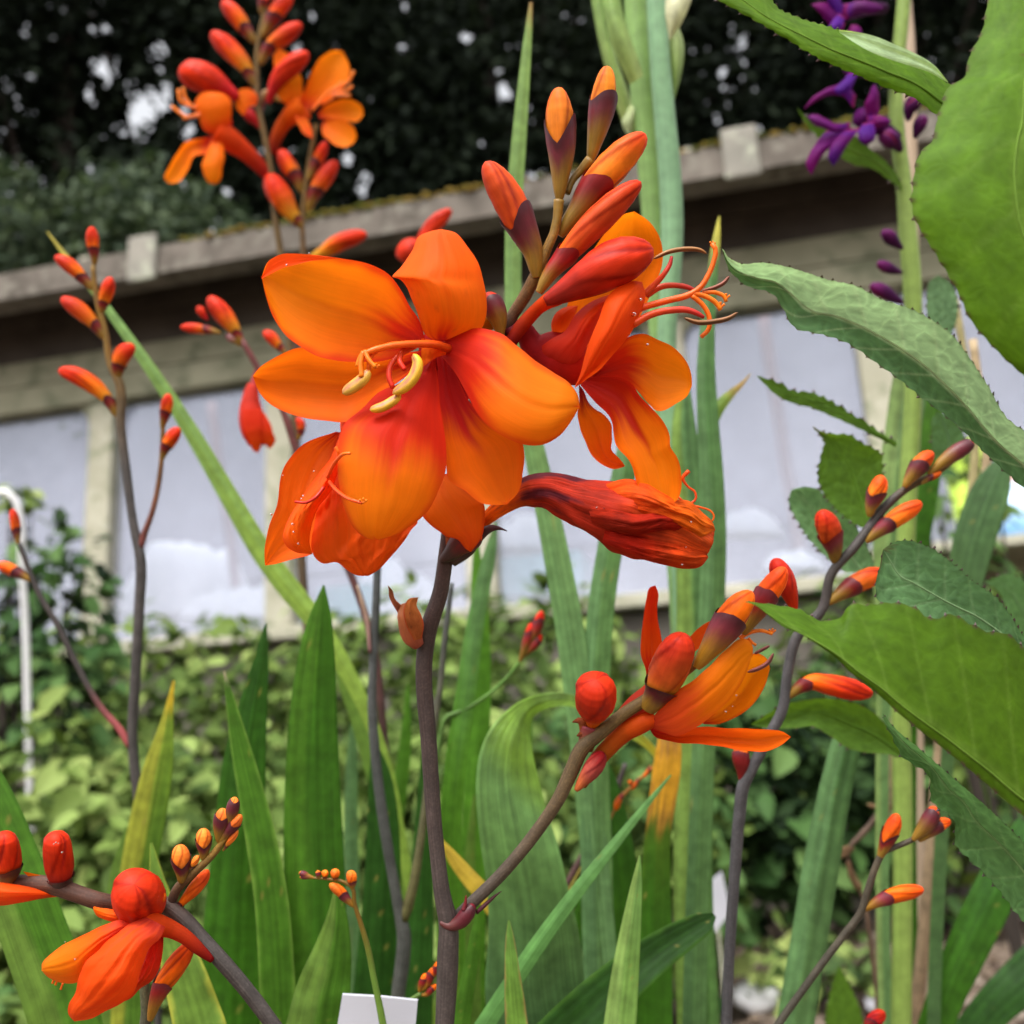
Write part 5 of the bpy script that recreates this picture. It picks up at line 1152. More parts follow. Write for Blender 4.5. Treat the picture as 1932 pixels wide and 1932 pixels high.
# ------------------------------------------------------------------ lower left spike
D5 = .295
ll = thing('flowering_stem', 'lower left arching spike with a drooping open flower and a round red bud', 'flower stem', at(520, 1960, D5) * np.array([1, 1, 0]), SPIKES)
tube(ll, 'stem', 'A4', [(-60, 960, 110, .4), (60, 1000, 112, .3), (200, 1005, 118, .2), (350, 1020, 116, .1), (500, 1070, 112, 0), (650, 1120, 112, 0), (800, 1145, 112, .3), (950, 1150, 112, .4), (1090, 1150, 112, .3), (1200, 1230, 110, .2), (1320, 1360, 106, .1), (1440, 1490, 104, 0), (1580, 1650, 100, 0), (1700, 1800, 98, 0), (1810, 1950, 98, 0)], D5, c0=BARKDK * 1.1, c1=BARK * .85, n=80, ring=16, ground=True,
     colf=lambda s, p, c: mix(BARKDK * np.array((1.3, 1, .7)), BARK * .8, sm(.3, .6, s)))
tube(ll, 'branch', 'A4', [(1130, 1130, 66, .3), (1170, 1040, 62, .2), (1260, 950, 56, .1), (1350, 870, 50, 0), (1440, 770, 44, 0), (1510, 670, 36, 0)], D5, c0=BARKDK, c1=OLIVE * .8, n=36, ring=12)
tube(ll, 'branch', 'A4', [(950, 1990, 74, .6), (965, 1850, 70, .6), (958, 1740, 68, .6), (950, 1650, 64, .6)][::-1], D5, c0=np.array((.09, .10, .05)), c1=BARK, n=24, ring=12, ground=True)
bud(ll, 'A4', [(1010, 1190), (960, 1150), (920, 1110), (895, 1060), (885, 1010)], 330, D5, 0, (.6, -1.4), cols=(ORANGE * .85, BUDRED, BUDRED * 1.1), ripe=.15, prof=np.array([.30, .40, .62, .88, 1, 1, .95, .84, .62, .38, .02]), name='bud')
bud(ll, 'A4', [(430, 1020), (405, 970), (390, 890), (378, 790), (370, 668)], 184, D5, .2, (.1, -.4), lobe=.06, cols=(BUDDK, BUDRED * .75, BUDRED), ripe=.5, cbase=BARKDK, cmid=BARKDK, ctop=MAROON, prof=np.array([.5, .62, .85, .98, 1, 1, .95, .85, .62, .38, .02]))
bud(ll, 'A4', [(40, 980), (55, 920), (50, 850), (38, 770), (22, 672)], 176, D5, .32, (.1, -.4), lobe=.08, cols=(CORAL * .7, BUDRED, BUDRED), ripe=.5, cbase=OLIVE * .7, cmid=BARKDK, ctop=BARKDK * .8, prof=np.array([.5, .6, .8, .98, 1, 1, .95, .85, .62, .38, .02]))
petal(ll, 'A4', [(400, 1080), (250, 1040), (100, 1010), (-40, 1000), (-140, 1040)], [(400, 1090), (280, 1105), (120, 1135), (-20, 1150), (-140, 1100)], D5, .4, -.2, bow=.3, cup=-.4, red=-.3, edge=.2, c=(CORAL, np.array((.80, .10, .012))), name='petal', n=30, m=18)
petal(ll, 'A4', [(350, 985), (280, 955), (200, 935), (150, 925)], [(340, 995), (270, 985), (190, 960), (150, 925)], D5, .2, .1, red=-.3, edge=0, c=(ORANGE, ORANGE), name='petal', n=14, m=8)
UB = (OLIVE, np.array((.82, .20, .02)), np.array((.88, .22, .03)))
for pts, w, cx, lb in (([(1195, 1000), (1200, 930), (1195, 850), (1182, 748)], 130, .58, .30), ([(1340, 850), (1345, 790), (1345, 720), (1338, 640)], 108, .58, .30), ([(1440, 730), (1450, 660), (1462, 590), (1472, 508)], 108, .78, .16), ([(1505, 640), (1515, 580), (1535, 510), (1552, 434)], 86, .90, .08),
                       ([(1440, 740), (1490, 680), (1545, 615), (1592, 550)], 82, .72, .12), ([(1470, 790), (1510, 735), (1545, 690), (1568, 650)], 46, .3, .1), ([(1250, 910), (1280, 870), (1310, 820)], 50, .3, .1)):
    bud(ll, 'A4', pts, w, D5, cx, (0, 0), lobe=lb, cols=UB, cmid=MAROON * .8, cbase=OLIVE * .9, phi=1.57)
bud(ll, 'A4', [(1160, 1180), (1220, 1110), (1290, 1030), (1340, 970), (1372, 912)], 98, D5, .16, (.3, .4), lobe=.06, cols=(ORANGE * .8, ORANGE, CORAL), cmid=MAROON * 1.3)
bud(ll, 'A4', [(990, 1905), (1020, 1800), (1065, 1690), (1140, 1580), (1210, 1480), (1275, 1385)], 150, D5, .46, (.4, .2), lobe=.12, cols=(ORANGE * .9, ORANGE, CORAL * .9), cmid=CRIM * .8, ctop=MAROON * 1.4, cbase=MUSTARD * .7, phi=.3)
bud(ll, 'A4', [(960, 1165), (1010, 1130), (1060, 1090), (1075, 1060)], 90, D5, .3, (-.6, -.5), cols=(ORANGE * .8, ORANGE * .9, ORANGE), cmid=MAROON)
fi = flower(ll, 'A4', [(1400, 1512, 40, -.2), (1310, 1435, 78, -.3), (1210, 1350, 95, -.4), (1110, 1300, 120, -.5), (1000, 1280, 170, -.7), (900, 1280, 210, -.8)], D5, CRIM * .8, CORAL, label='drooping open flower of the lower left spike')
petal(fi, 'A4', [(930, 1230), (820, 1238), (700, 1272), (560, 1345), (430, 1410), (320, 1480), (275, 1540), (275, 1580)], [(900, 1320), (800, 1360), (690, 1440), (600, 1540), (530, 1640), (480, 1662), (400, 1660), (320, 1630), (275, 1580)], D5, -.7, -1.0, bow=.4, cup=-.5, red=.26, edge=.3, c=(CORAL * 1.1, AMBER), redc=np.array((.72, .06, .03)), wav=3, n=50, m=28)
petal(fi, 'A4', [(960, 1225), (860, 1270), (760, 1340), (650, 1430), (555, 1530), (520, 1620), (495, 1720), (455, 1800), (455, 1870), (490, 1915)], [(1090, 1290), (1060, 1370), (1000, 1420), (930, 1560), (910, 1650), (870, 1740), (780, 1800), (690, 1850), (590, 1900), (490, 1915)], D5, -1.0, -1.6, bow=.6, cup=-.5, red=.16, edge=.25, c=(CORAL, CORAL * 1.02), redc=np.array((.70, .07, .03)), wav=4, crinkle=.05, n=56, m=32)
petal(fi, 'A4', [(1000, 1330), (950, 1480), (900, 1620), (830, 1740), (780, 1795)], [(1080, 1360), (1072, 1470), (1050, 1570), (1000, 1650), (930, 1695), (860, 1765), (780, 1795)], D5, -.5, -1.0, bow=.3, cup=-.3, red=.1, edge=.3, c=(RED * 1.1, np.array((.70, .08, .01))), crinkle=.06, n=40, m=20)
petal(fi, 'A4', [(900, 1235), (820, 1200), (740, 1175), (660, 1165), (615, 1160), (618, 1185)], [(880, 1260), (800, 1255), (740, 1258), (680, 1240), (635, 1215), (618, 1185)], D5, -.6, -.5, bow=.1, cup=-.2, red=-.2, edge=.3, c=(CORAL * 1.05, ORANGE), crinkle=.05, n=28, m=14)
for q in ((370, 1660), (405, 1690), (350, 1650)): filament(fi, 'stigma', 'A4', [(q[0] + 10, q[1] - 25, 16, -.9), (q[0], q[1], 14, -.9), (q[0] - 4, q[1] + 14, 16, -.9)], D5, ORANGE, ORANGE, 8)
drops(fi, 'A4', [(495, 1505), (430, 1390), (370, 735), (385, 740), (355, 745), (410, 800)], D5, .0003, -1.9)

# ------------------------------------------------------------------ left forked stem
D6 = .50
ls = thing('flowering_stem', 'tall forked dark stem at the left with a slim spike of red buds', 'flower stem', at(286, 1700, D6) * np.array([1, 1, 0]), SPIKES)
tube(ls, 'stem', 'F', [(176, 500, 9), (178, 532, 10), (186, 578, 12), (199, 630, 13), (209, 689, 14), (225, 721, 17), (228, 803, 17), (238, 885, 17), (256, 1010, 17), (263, 1040, 19), (262, 1160, 19), (255, 1290, 19), (250, 1400, 19), (258, 1480, 19), (268, 1551, 18), (280, 1608, 14), (286, 1650, 12), (290, 1720, 12)], D6, c0=OLIVE * .5, c1=BARK * .8, n=100, ring=12, ground=True,
     colf=lambda s, p, c: mix(OLIVE * .55, np.array((.052, .046, .043)), sm(.08, .3, s)))
tube(ls, 'branch', 'F', [(264, 1032, 16), (272, 1008, 13), (287, 967, 11), (303, 885, 10), (307, 819, 9), (308, 790, 8)], D6, c0=BARKRED * .7, c1=OLIVE * .5, n=40, ring=10)
tube(ls, 'branch', 'F', [(246, 1408, 16), (225, 1375, 14), (196, 1342, 12), (140, 1244, 12), (108, 1178, 11), (75, 1123, 11), (56, 1078, 10), (36, 1025, 9)], D6, c0=BARKRED, c1=OLIVE * .5, n=50, ring=10, colf=lambda s, p, c: mix(np.array((.24, .05, .05)), BARK * .8, sm(.05, .35, s)))
LB = (MUSTARD, ORANGE * .85, BUDRED * 1.15)
for pts, w, cx in (([(545, 325), (545, 270), (535, 190), (528, 100)], 78, .45), ([(540, 465), (480, 400), (400, 325), (316, 272)], 92, .36), ([(580, 610), (595, 550), (615, 480), (642, 392)], 86, .35), ([(605, 750), (550, 670), (460, 585), (352, 512)], 104, .30),
                   ([(680, 985), (688, 900), (710, 840), (775, 785)], 108, .38), ([(672, 1195), (630, 1110), (560, 1035), (450, 965), (336, 930)], 112, .24), ([(935, 1265), (950, 1200), (962, 1140), (972, 1064)], 76, .5), ([(935, 1445), (950, 1390), (985, 1330), (1035, 1262)], 86, .45)):
    bud(ls, 'A2', pts, w, D6, cx, (0, -.2), lobe=.08, cols=LB, cmid=CRIM * .45, cbase=OLIVE * .8, ripe=.42)
bud(ls, 'A3', [(105, 490), (95, 420), (85, 350), (72, 280)], 62, D6, .45, (0, 0), lobe=.08, cols=LB, cmid=MAROON)
bud(ls, 'A3', [(178, 695), (120, 660), (60, 630), (-15, 600)], 78, D6, .48, (0, 0), lobe=.08, cols=(ORANGE, ORANGE, CORAL), cmid=MAROON)

# ------------------------------------------------------------------ rear spike with two open flowers, upper left
D7 = .68
us = thing('flowering_stem', 'rear tall spike at the upper left carrying two out of focus orange flowers', 'flower stem', at(740, 1760, D7) * np.array([1, 1, 0]), SPIKES)
tube(us, 'stem', 'F', [(506, -25, 8), (500, 22, 9), (488, 75, 10), (484, 130, 11), (487, 200, 12), (500, 260, 12), (511, 320, 13), (518, 400, 13), (530, 480, 14), (545, 620, 15), (556, 800, 16), (562, 900, 16), (571, 1080, 17), (578, 1170, 17), (600, 1400, 17), (640, 1700, 18)], D7, c0=OLIVE * .4, c1=np.array((.055, .045, .042)), n=90, ring=10, ground=True)
tube(us, 'branch', 'F', [(596, 235, 8), (588, 280, 9), (577, 350, 10), (570, 415, 11), (572, 480, 12), (566, 560, 13), (556, 700, 14)], D7, c0=OLIVE * .5, c1=BARKDK, n=40, ring=10)
for pts, w, cx in (([(1310, 440), (1265, 350), (1180, 255), (1085, 165)], 112, .22), ([(1310, 220), (1260, 150), (1210, 80), (1140, 5)], 96, .34), ([(1345, 190), (1385, 120), (1430, 50), (1500, -20)], 90, .5), ([(1335, 330), (1370, 260), (1450, 190), (1550, 122)], 96, .36),
                   ([(1340, 70), (1350, 20), (1360, -30)], 60, .6), ([(1548, 985), (1520, 910), (1480, 850), (1438, 768)], 92, .42), ([(1580, 1085), (1610, 1000), (1660, 920), (1728, 825)], 96, .40), ([(1575, 930), (1610, 860), (1640, 800), (1675, 725)], 66, .5),
                   ([(1550, 1165), (1500, 1100), (1440, 1010), (1375, 895)], 134, .12), ([(1560, 1350), (1650, 1300), (1750, 1240), (1885, 1200)], 96, .1)):
    bud(us, 'A1', pts, w, D7, cx, (0, 0), lobe=.08, cols=LB, cmid=CRIM * .45, cbase=OLIVE * .8, ripe=.35)
bud(us, 'R1', [(900, 330), (960, 220), (1030, 120), (1115, 45)], 92, D7, .1, (0, 0), cols=(CORAL * .7, BUDRED * 1.1, BUDRED * 1.1))
bud(us, 'R1', [(960, 330), (930, 290), (890, 250), (860, 215)], 150, D7, 0, (0, -1), cols=(CORAL * .7, BUDRED * 1.15, BUDRED * 1.15))
bud(us, 'A1', [(1440, 520), (1370, 480), (1330, 540), (1300, 640)], 60, D7, .8, (.3, .4), cols=(CRIM, CRIM, CRIM))
bud(us, 'A1', [(1225, 505), (1130, 445), (1030, 395), (915, 365)], 168, D7, 0, (-.6, -1.4), cols=(CRIM * 1.3, BUDRED, BUDRED * 1.15), ripe=.3, name='faded_flower')
bud(us, 'A1', [(1225, 500), (1120, 430), (1040, 370), (945, 325)], 110, D7, 0, (-.5, -1.2), cols=(CRIM * 1.3, BUDRED, BUDRED * 1.15), ripe=.3, name='faded_flower')
petal(us, 'A1', [(1200, 500), (1230, 460), (1280, 455), (1320, 490), (1322, 525)], [(1215, 560), (1250, 590), (1275, 550), (1310, 540), (1322, 525)], D7, -.4, -.3, red=-.2, edge=.2, c=(ORANGE, CORAL), n=20, m=10)
bud(us, 'A1', [(1335, 660), (1310, 620), (1280, 590), (1250, 560)], 66, D7, 0, (0, 0), cols=(CRIM * .7, CRIM * .9, RED), name='bract')
fg = flower(us, 'A1', [(1390, 920, 50, .2), (1340, 860, 70, 0), (1260, 780, 90, -.4), (1180, 720, 120, -.8), (1120, 680, 130, -1)], D7, CRIM, CORAL, label='left one of the two rear open flowers')
PK = dict(n=26, m=14, wav=2)
petal(fg, 'A1', [(1100, 700), (1040, 660), (1015, 600), (1000, 530), (1030, 480), (1090, 470)], [(1160, 690), (1185, 620), (1192, 560), (1180, 510), (1140, 480), (1090, 470)], D7, -1, -1.5, bow=.3, cup=-.5, red=.3, edge=.3, redc=CORAL, c=(ORANGE, ORANGE), **PK)
petal(fg, 'A1', [(1090, 700), (1020, 712), (950, 735), (900, 800), (860, 870), (842, 915), (865, 940)], [(1085, 740), (1060, 790), (1000, 800), (970, 860), (930, 925), (895, 940), (865, 940)], D7, -1, -1.8, bow=.4, cup=.4, red=.2, edge=.1, c=(ORANGE, AMBER), **PK)
petal(fg, 'A1', [(1085, 700), (1060, 780), (1040, 850), (1048, 900), (1070, 938), (1095, 945)], [(1145, 700), (1148, 780), (1142, 860), (1135, 910), (1120, 938), (1095, 945)], D7, -1.1, -1.6, bow=.4, cup=-.3, red=.1, edge=.1, c=(ORANGE, AMBER), **PK)
petal(fg, 'A1', [(1150, 700), (1190, 640), (1180, 570), (1195, 530)], [(1120, 690), (1130, 620), (1150, 560), (1195, 530)], D7, -.9, -.6, red=.5, edge=.3, c=(RED, CORAL), **PK)
for q in ([(1040, 560), (980, 545), (930, 520), (915, 460)], [(1030, 580), (960, 600), (900, 560), (880, 545)], [(1040, 590), (980, 600), (940, 608)], [(1000, 560), (950, 500), (940, 450)]):
    filament(fg, 'filament', 'A1', [(x, y, 16, -1.6) for x, y in q], D7, ORANGE, AMBER, 14)
fh = flower(us, 'A1', [(1395, 790, 55, .3), (1415, 715, 62, .2), (1460, 630, 74, 0), (1520, 575, 110, -.3), (1560, 555, 120, -.5)], D7, CRIM * .7, ORANGE, label='right one of the two rear open flowers')
petal(fh, 'A1', [(1530, 540), (1560, 460), (1600, 370), (1650, 295), (1720, 258), (1760, 265)], [(1590, 560), (1680, 520), (1745, 480), (1785, 420), (1792, 340), (1760, 265)], D7, -.6, -1.0, bow=.4, cup=.4, red=.2, edge=.2, redc=CORAL, c=(ORANGE, AMBER), **PK)
petal(fh, 'A1', [(1630, 580), (1690, 530), (1760, 505), (1830, 520), (1862, 560), (1865, 590)], [(1640, 610), (1720, 605), (1790, 625), (1840, 622), (1865, 590)], D7, -.5, -.9, bow=.2, cup=.3, red=.1, edge=.2, c=(ORANGE, AMBER), **PK)
petal(fh, 'A1', [(1650, 640), (1655, 690), (1700, 730), (1770, 755), (1815, 735)], [(1680, 600), (1750, 610), (1810, 650), (1830, 700), (1815, 735)], D7, -.5, -1.2, bow=.3, cup=.3, red=.05, edge=.2, c=(ORANGE, AMBER), **PK)
petal(fh, 'A1', [(1480, 550), (1430, 500), (1390, 430), (1395, 385), (1430, 372)], [(1500, 530), (1495, 470), (1470, 410), (1450, 378), (1430, 372)], D7, -.5, -.8, bow=.2, red=.1, edge=.2, c=(ORANGE, AMBER), **PK)
petal(fh, 'A1', [(1510, 560), (1490, 480), (1480, 410), (1530, 365)], [(1545, 540), (1555, 470), (1550, 400), (1530, 365)], D7, -.3, -.5, red=.1, edge=.2, c=(ORANGE, AMBER), **PK)
petal(fh, 'A1', [(1410, 360), (1402, 290), (1430, 248)], [(1470, 340), (1480, 280), (1430, 248)], D7, -.2, -.2, red=.1, edge=.2, c=(ORANGE, ORANGE), **PK)
petal(fh, 'A1', [(1500, 560), (1530, 640), (1570, 690), (1605, 712)], [(1540, 570), (1580, 620), (1600, 670), (1605, 712)], D7, -.8, -1.2, red=.3, edge=.2, redc=CORAL, c=(ORANGE, CORAL), **PK)
bud(fh, 'A1', [(1375, 530), (1420, 420), (1490, 340), (1585, 270)], 110, D7, 0, (-.9, -1.4), cols=(CRIM, BUDRED, BUDRED * 1.15), ripe=.3)
for q in ([(1700, 470), (1760, 440), (1800, 400), (1815, 365)], [(1700, 480), (1770, 470), (1810, 440)], [(1690, 490), (1760, 490), (1800, 490)], [(1600, 570), (1680, 480), (1760, 420)]):
    filament(fh, 'filament', 'A1', [(x, y, 14, -1.4) for x, y in q], D7, ORANGE, AMBER, 14)

# ------------------------------------------------------------------ wilting rear stem between left fork and main flower
D8 = .56
wsn = thing('flowering_stem', 'short rear stem left of the main flower with a hanging wilted red bloom', 'flower stem', at(720, 1760, D8) * np.array([1, 1, 0]), SPIKES)
tube(wsn, 'stem', 'F', [(455, 640, 11), (470, 665, 12), (490, 700, 12), (512, 728, 12), (540, 790, 14), (556, 840, 15), (600, 960, 15), (660, 1080, 15), (700, 1200, 16), (725, 1400, 16), (740, 1600, 18)], D8, c0=BARKRED * .6, c1=BARK * .7, n=60, ring=10, ground=True)
for pts, w, cx in (([(1395, 775), (1350, 690), (1280, 600), (1205, 505)], 118, .2), ([(1275, 715), (1210, 700), (1130, 690), (1042, 680)], 66, .4), ([(1650, 840), (1610, 790), (1570, 745), (1520, 705)], 72, .3), ([(1720, 1330), (1735, 1290), (1740, 1250), (1715, 1200)], 56, .4)):
    bud(wsn, 'A2', pts, w, D8, cx, (0, 0), lobe=.08, cols=LB, cmid=CRIM * .6, ripe=.3)
bud(wsn, 'A2', [(1200, 640), (1180, 615), (1160, 590), (1142, 560)], 52, D8, 0, (0, 0), cols=(CRIM, BUDRED, BUDRED))
bud(wsn, 'A2', [(1390, 790), (1360, 760), (1330, 740), (1300, 730)], 50, D8, .9, (0, 0), cols=(CRIM, CRIM, CRIM), cmid=np.array((.30, .12, .12)))
tube(wsn, 'pedicel', 'A2', [(1485, 930, 32, .2), (1470, 990, 40, .2), (1455, 1060, 60, .1)], D8, M_CALYX, CRIM, CRIM, 10)
wf = tube(wsn, 'wilted_flower', 'A2', [(1460, 1010, 60, 0), (1448, 1090, 100, 0), (1450, 1180, 140, 0), (1470, 1260, 165, 0), (1495, 1320, 160, 0), (1500, 1360, 130, 0)], D8, M_PETAL, np.array((.62, .06, .04)), BUDRED * 1.25, 24, 18)
petal(wf, 'A2', [(1410, 1160), (1405, 1240), (1430, 1330), (1465, 1395), (1490, 1408)], [(1500, 1150), (1510, 1240), (1505, 1320), (1505, 1380), (1490, 1408)], D8, -.6, -.4, bow=.3, red=-.2, edge=.3, c=(BUDRED * 1.2, CORAL), **PK)
petal(wf, 'A2', [(1500, 1180), (1505, 1260), (1515, 1340), (1560, 1385)], [(1530, 1180), (1575, 1270), (1590, 1340), (1560, 1385)], D8, -.5, -.3, bow=.3, red=-.2, edge=.3, c=(BUDRED * 1.2, CORAL), **PK)

# ------------------------------------------------------------------ grey forked stems behind the main stem
D9 = .46
gs = thing('flowering_stem', 'dark grey forked stem without flowers left of the main stem', 'flower stem', at(745, 1932, D9) * np.array([1, 1, 0]), SPIKES)
tube(gs, 'stem', 'F', [(713, 1040, 14), (710, 1130, 15), (704, 1250, 15), (702, 1330, 17), (708, 1420, 19), (718, 1510, 20), (732, 1600, 20), (748, 1690, 20), (757, 1735, 23), (762, 1760, 26), (760, 1810, 27), (752, 1870, 26), (748, 1945, 26)], D9, c0=np.array((.05, .055, .055)), c1=np.array((.075, .075, .065)), n=60, ring=12, ground=True)
tube(gs, 'branch', 'F', [(760, 1735, 22), (775, 1690, 20), (790, 1610, 17), (800, 1540, 15), (815, 1400, 13), (830, 1300, 12), (840, 1200, 12), (852, 1100, 11)], D9, c0=np.array((.10, .09, .03)), c1=np.array((.045, .05, .05)), n=50, ring=10)
tube(gs, 'sheath', 'C3', [(445, 870, 24, -.2), (430, 700, 26, -.2), (400, 580, 24, -.2), (370, 480, 10, -.2)], D9, M_CALYX, np.array((.20, .10, .10)), np.array((.34, .24, .16)), 16)
sp = thing('flowering_stem', 'thin rear stem with a small brown bud cluster right of the main stem', 'flower stem', at(850, 1700, .5) * np.array([1, 1, 0]), SPIKES)
tube(sp, 'stem', 'F', [(985, 1242, 5), (955, 1280, 6), (905, 1322, 7), (870, 1342, 8), (843, 1352, 9), (830, 1400, 9), (815, 1500, 10), (800, 1700, 10)], .50, c0=GRN * 1.2, c1=BARK * .8, n=40, ring=8, ground=True)
for pts, w in (([(980, 1250), (990, 1225), (998, 1200), (1003, 1175)], 20), ([(992, 1230), (1004, 1205), (1014, 1180), (1022, 1152)], 22), ([(985, 1240), (1000, 1225), (1012, 1212), (1020, 1195)], 18)):
    bud(sp, 'F', pts, w, .50, .8, (0, 0), lobe=.1, cols=(OLIVE, ORANGE * .6, RED), cmid=CRIM * .6, cbase=OLIVE * .7)

# small young spikes low in the picture
D10 = .335
y1 = thing('flowering_stem', 'thin green stem bent over with tiny orange buds at the lower left centre', 'flower stem', at(720, 1945, D10) * np.array([1, 1, 0]), SPIKES)
tube(y1, 'stem', 'B1', [(70, 1085, 14), (200, 1095, 16), (290, 1110, 20), (345, 1150, 24), (355, 1230, 26), (385, 1330, 28), (430, 1480, 34), (470, 1680, 38), (505, 1850, 42), (525, 1960, 44)], D10, c0=OLIVE * .6, c1=GRNL * .8, n=50, ring=10, ground=True, mat=M_CALYX, colf=lambda s, p, c: mix(OLIVE * .6, GRNL * .75, sm(.3, .6, s)))
for pts, w, cx in (([(110, 1080), (85, 1075), (60, 1065), (35, 1060)], 36, .9), ([(130, 1090), (110, 1085), (90, 1080), (40, 1085)], 32, .9), ([(185, 1098), (185, 1080), (186, 1062), (187, 1042)], 44, .3), ([(248, 1105), (246, 1085), (244, 1062), (243, 1036)], 58, .3), ([(345, 1150), (345, 1120), (338, 1080), (330, 1045)], 66, .4), ([(355, 1255), (320, 1220), (270, 1165), (212, 1120)], 66, .5), ([(150, 1095), (148, 1075), (146, 1060), (145, 1045)], 34, .8)):
    bud(y1, 'B1', pts, w, D10, cx, (0, 0), lobe=.1, cols=(OLIVE, ORANGE, np.array((.85, .22, .02))), cmid=MAROON * 1.2, cbase=MUSTARD * .6)
D11 = .36
y2 = thing('flowering_stem', 'short green stem with a brown bud cluster beside the foot of the main stem', 'flower stem', at(728, 1945, D11) * np.array([1, 1, 0]), SPIKES)
tube(y2, 'stem', 'B1', [(740, 1755, 26), (690, 1790, 32), (620, 1850, 36), (570, 1890, 40), (540, 1920, 52), (515, 1960, 60)], D11, c0=GRN * 1.3, c1=BARKRED, n=26, ring=10, ground=True, mat=M_CALYX, colf=lambda s, p, c: mix(GRNL * .6, np.array((.22, .06, .05)), sm(.12, .25, s)))
for pts, w in (([(735, 1765), (770, 1760), (800, 1730), (832, 1705)], 40), ([(730, 1750), (740, 1710), (755, 1680), (768, 1640)], 48), ([(745, 1740), (775, 1700), (795, 1650), (815, 1605)], 50), ([(790, 1690), (810, 1650), (830, 1600), (840, 1570)], 40)):
    bud(y2, 'B1', pts, w, D11, .75, (0, 0), lobe=.12, cols=(OLIVE, ORANGE * .7, ORANGE), cmid=CRIM * .6, cbase=MUSTARD * .7)
y3 = thing('flowering_stem', 'thin leaning spike of orange beads between the two right hand stems', 'flower stem', at(1040, 1932, .48) * np.array([1, 1, 0]), SPIKES)
tube(y3, 'stem', 'R4', [(630, 1290, 14), (580, 1335, 16), (520, 1390, 18), (470, 1440, 20), (425, 1500, 18), (390, 1580, 14), (330, 1690, 14), (200, 1900, 18), (120, 2050, 20)], .48, c0=np.array((.36, .12, .02)), c1=GRNL * .7, n=40, ring=8, ground=True, mat=M_CALYX)
for pts, w in (([(470, 1430), (440, 1470), (425, 1500), (415, 1540)], 44), ([(560, 1345), (540, 1370), (520, 1400), (505, 1420)], 30), ([(620, 1275), (600, 1310), (585, 1335), (570, 1350)], 26), ([(520, 1400), (505, 1390), (500, 1380), (490, 1365)], 26)):
    bud(y3, 'R4', pts, w, .48, .3, (0, 0), cols=(CRIM, np.array((.55, .12, .02)), ORANGE), cmid=CRIM * .6)
y4 = thing('flowering_stem', 'bare purplish grey stem leaning between the right hand sword leaves', 'flower stem', at(1060, 1800, .52) * np.array([1, 1, 0]), SPIKES)
tube(y4, 'stem', 'F', [(1180, 1440, 9), (1160, 1500, 11), (1130, 1560, 12), (1085, 1640, 13), (1060, 1690, 13), (1010, 1790, 14)], .52, c0=BARK, c1=BARKRED * .6, n=30, ring=8, ground=True)

# ================================================================== SWORD LEAVES
TIPY = np.array((.52, .36, .05)); BRN = np.array((.30, .17, .06))
G1 = np.array((.036, .115, .008)); G2 = np.array((.056, .150, .012)); GD = np.array((.018, .060, .008)); GP = np.array((.14, .25, .04)); GB = np.array((.105, .21, .08))
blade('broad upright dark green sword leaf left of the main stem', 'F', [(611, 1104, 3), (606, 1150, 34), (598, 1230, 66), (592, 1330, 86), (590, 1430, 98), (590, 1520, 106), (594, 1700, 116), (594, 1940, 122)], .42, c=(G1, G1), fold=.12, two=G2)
blade('dark green sword leaf behind and left of the broad upright one', 'F', [(502, 1176, 3), (492, 1250, 30), (478, 1330, 52), (462, 1430, 78), (452, 1560, 92), (440, 1750, 110), (430, 1940, 122)], .45, c=(GD * 1.4, G1), fold=.15)
blade('narrow green sword leaf crossing in front with a pale tip at the left', 'F', [(423, 1266, 3), (432, 1310, 14), (447, 1380, 30), (470, 1480, 46), (492, 1580, 56), (512, 1700, 62), (522, 1840, 66), (526, 1940, 68)], .41, c=(G2 * 1.05, G2), fold=.15, tip=np.array((.35, .3, .2)), tipfrac=.03, edge=GP)
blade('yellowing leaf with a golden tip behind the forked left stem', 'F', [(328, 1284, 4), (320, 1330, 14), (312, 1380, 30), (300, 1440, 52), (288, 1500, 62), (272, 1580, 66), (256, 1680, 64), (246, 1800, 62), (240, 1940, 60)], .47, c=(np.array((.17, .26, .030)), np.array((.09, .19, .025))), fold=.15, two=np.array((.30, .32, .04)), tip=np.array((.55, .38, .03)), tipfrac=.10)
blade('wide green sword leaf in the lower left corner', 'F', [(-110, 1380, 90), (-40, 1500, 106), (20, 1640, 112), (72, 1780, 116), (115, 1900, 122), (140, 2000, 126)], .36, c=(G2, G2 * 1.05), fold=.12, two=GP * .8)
blade('long narrow leaf leaning diagonally across the left window', 'F', [(88, 436, 2), (120, 478, 9), (170, 540, 13), (230, 620, 18), (300, 720, 24), (370, 830, 30), (440, 950, 36), (500, 1050, 41), (545, 1110, 42), (590, 1165, 38), (645, 1250, 32), (690, 1340, 26), (730, 1450, 22), (760, 1600, 20)], .55, c=(np.array((.16, .29, .09)), np.array((.21, .32, .05))), fold=.2, tip=np.array((.40, .34, .06)), tipfrac=.10)
blade('light green leaf with a yellow edge right of the drooping lower left flower', 'F', [(285, 1590, 4), (300, 1680, 34), (322, 1760, 56), (348, 1840, 76), (378, 1940, 92)], .38, c=(GP, GP * .9), fold=.15, edge=np.array((.42, .42, .06)))
blade('ribbed mid green sword leaf in front of the broad dark one near the bottom', 'F', [(634, 1668, 4), (636, 1720, 34), (628, 1790, 70), (612, 1860, 100), (596, 1950, 118)], .37, c=(G2, G2 * .95), fold=.3, two=GP * .75)
blade('deep green sword leaf behind the grey forked stem', 'F', [(706, 1400, 8), (716, 1460, 40), (722, 1540, 58), (722, 1650, 68), (716, 1780, 80), (705, 1940, 92)], .50, c=(GD * 1.2, GD * 1.3), fold=.15)
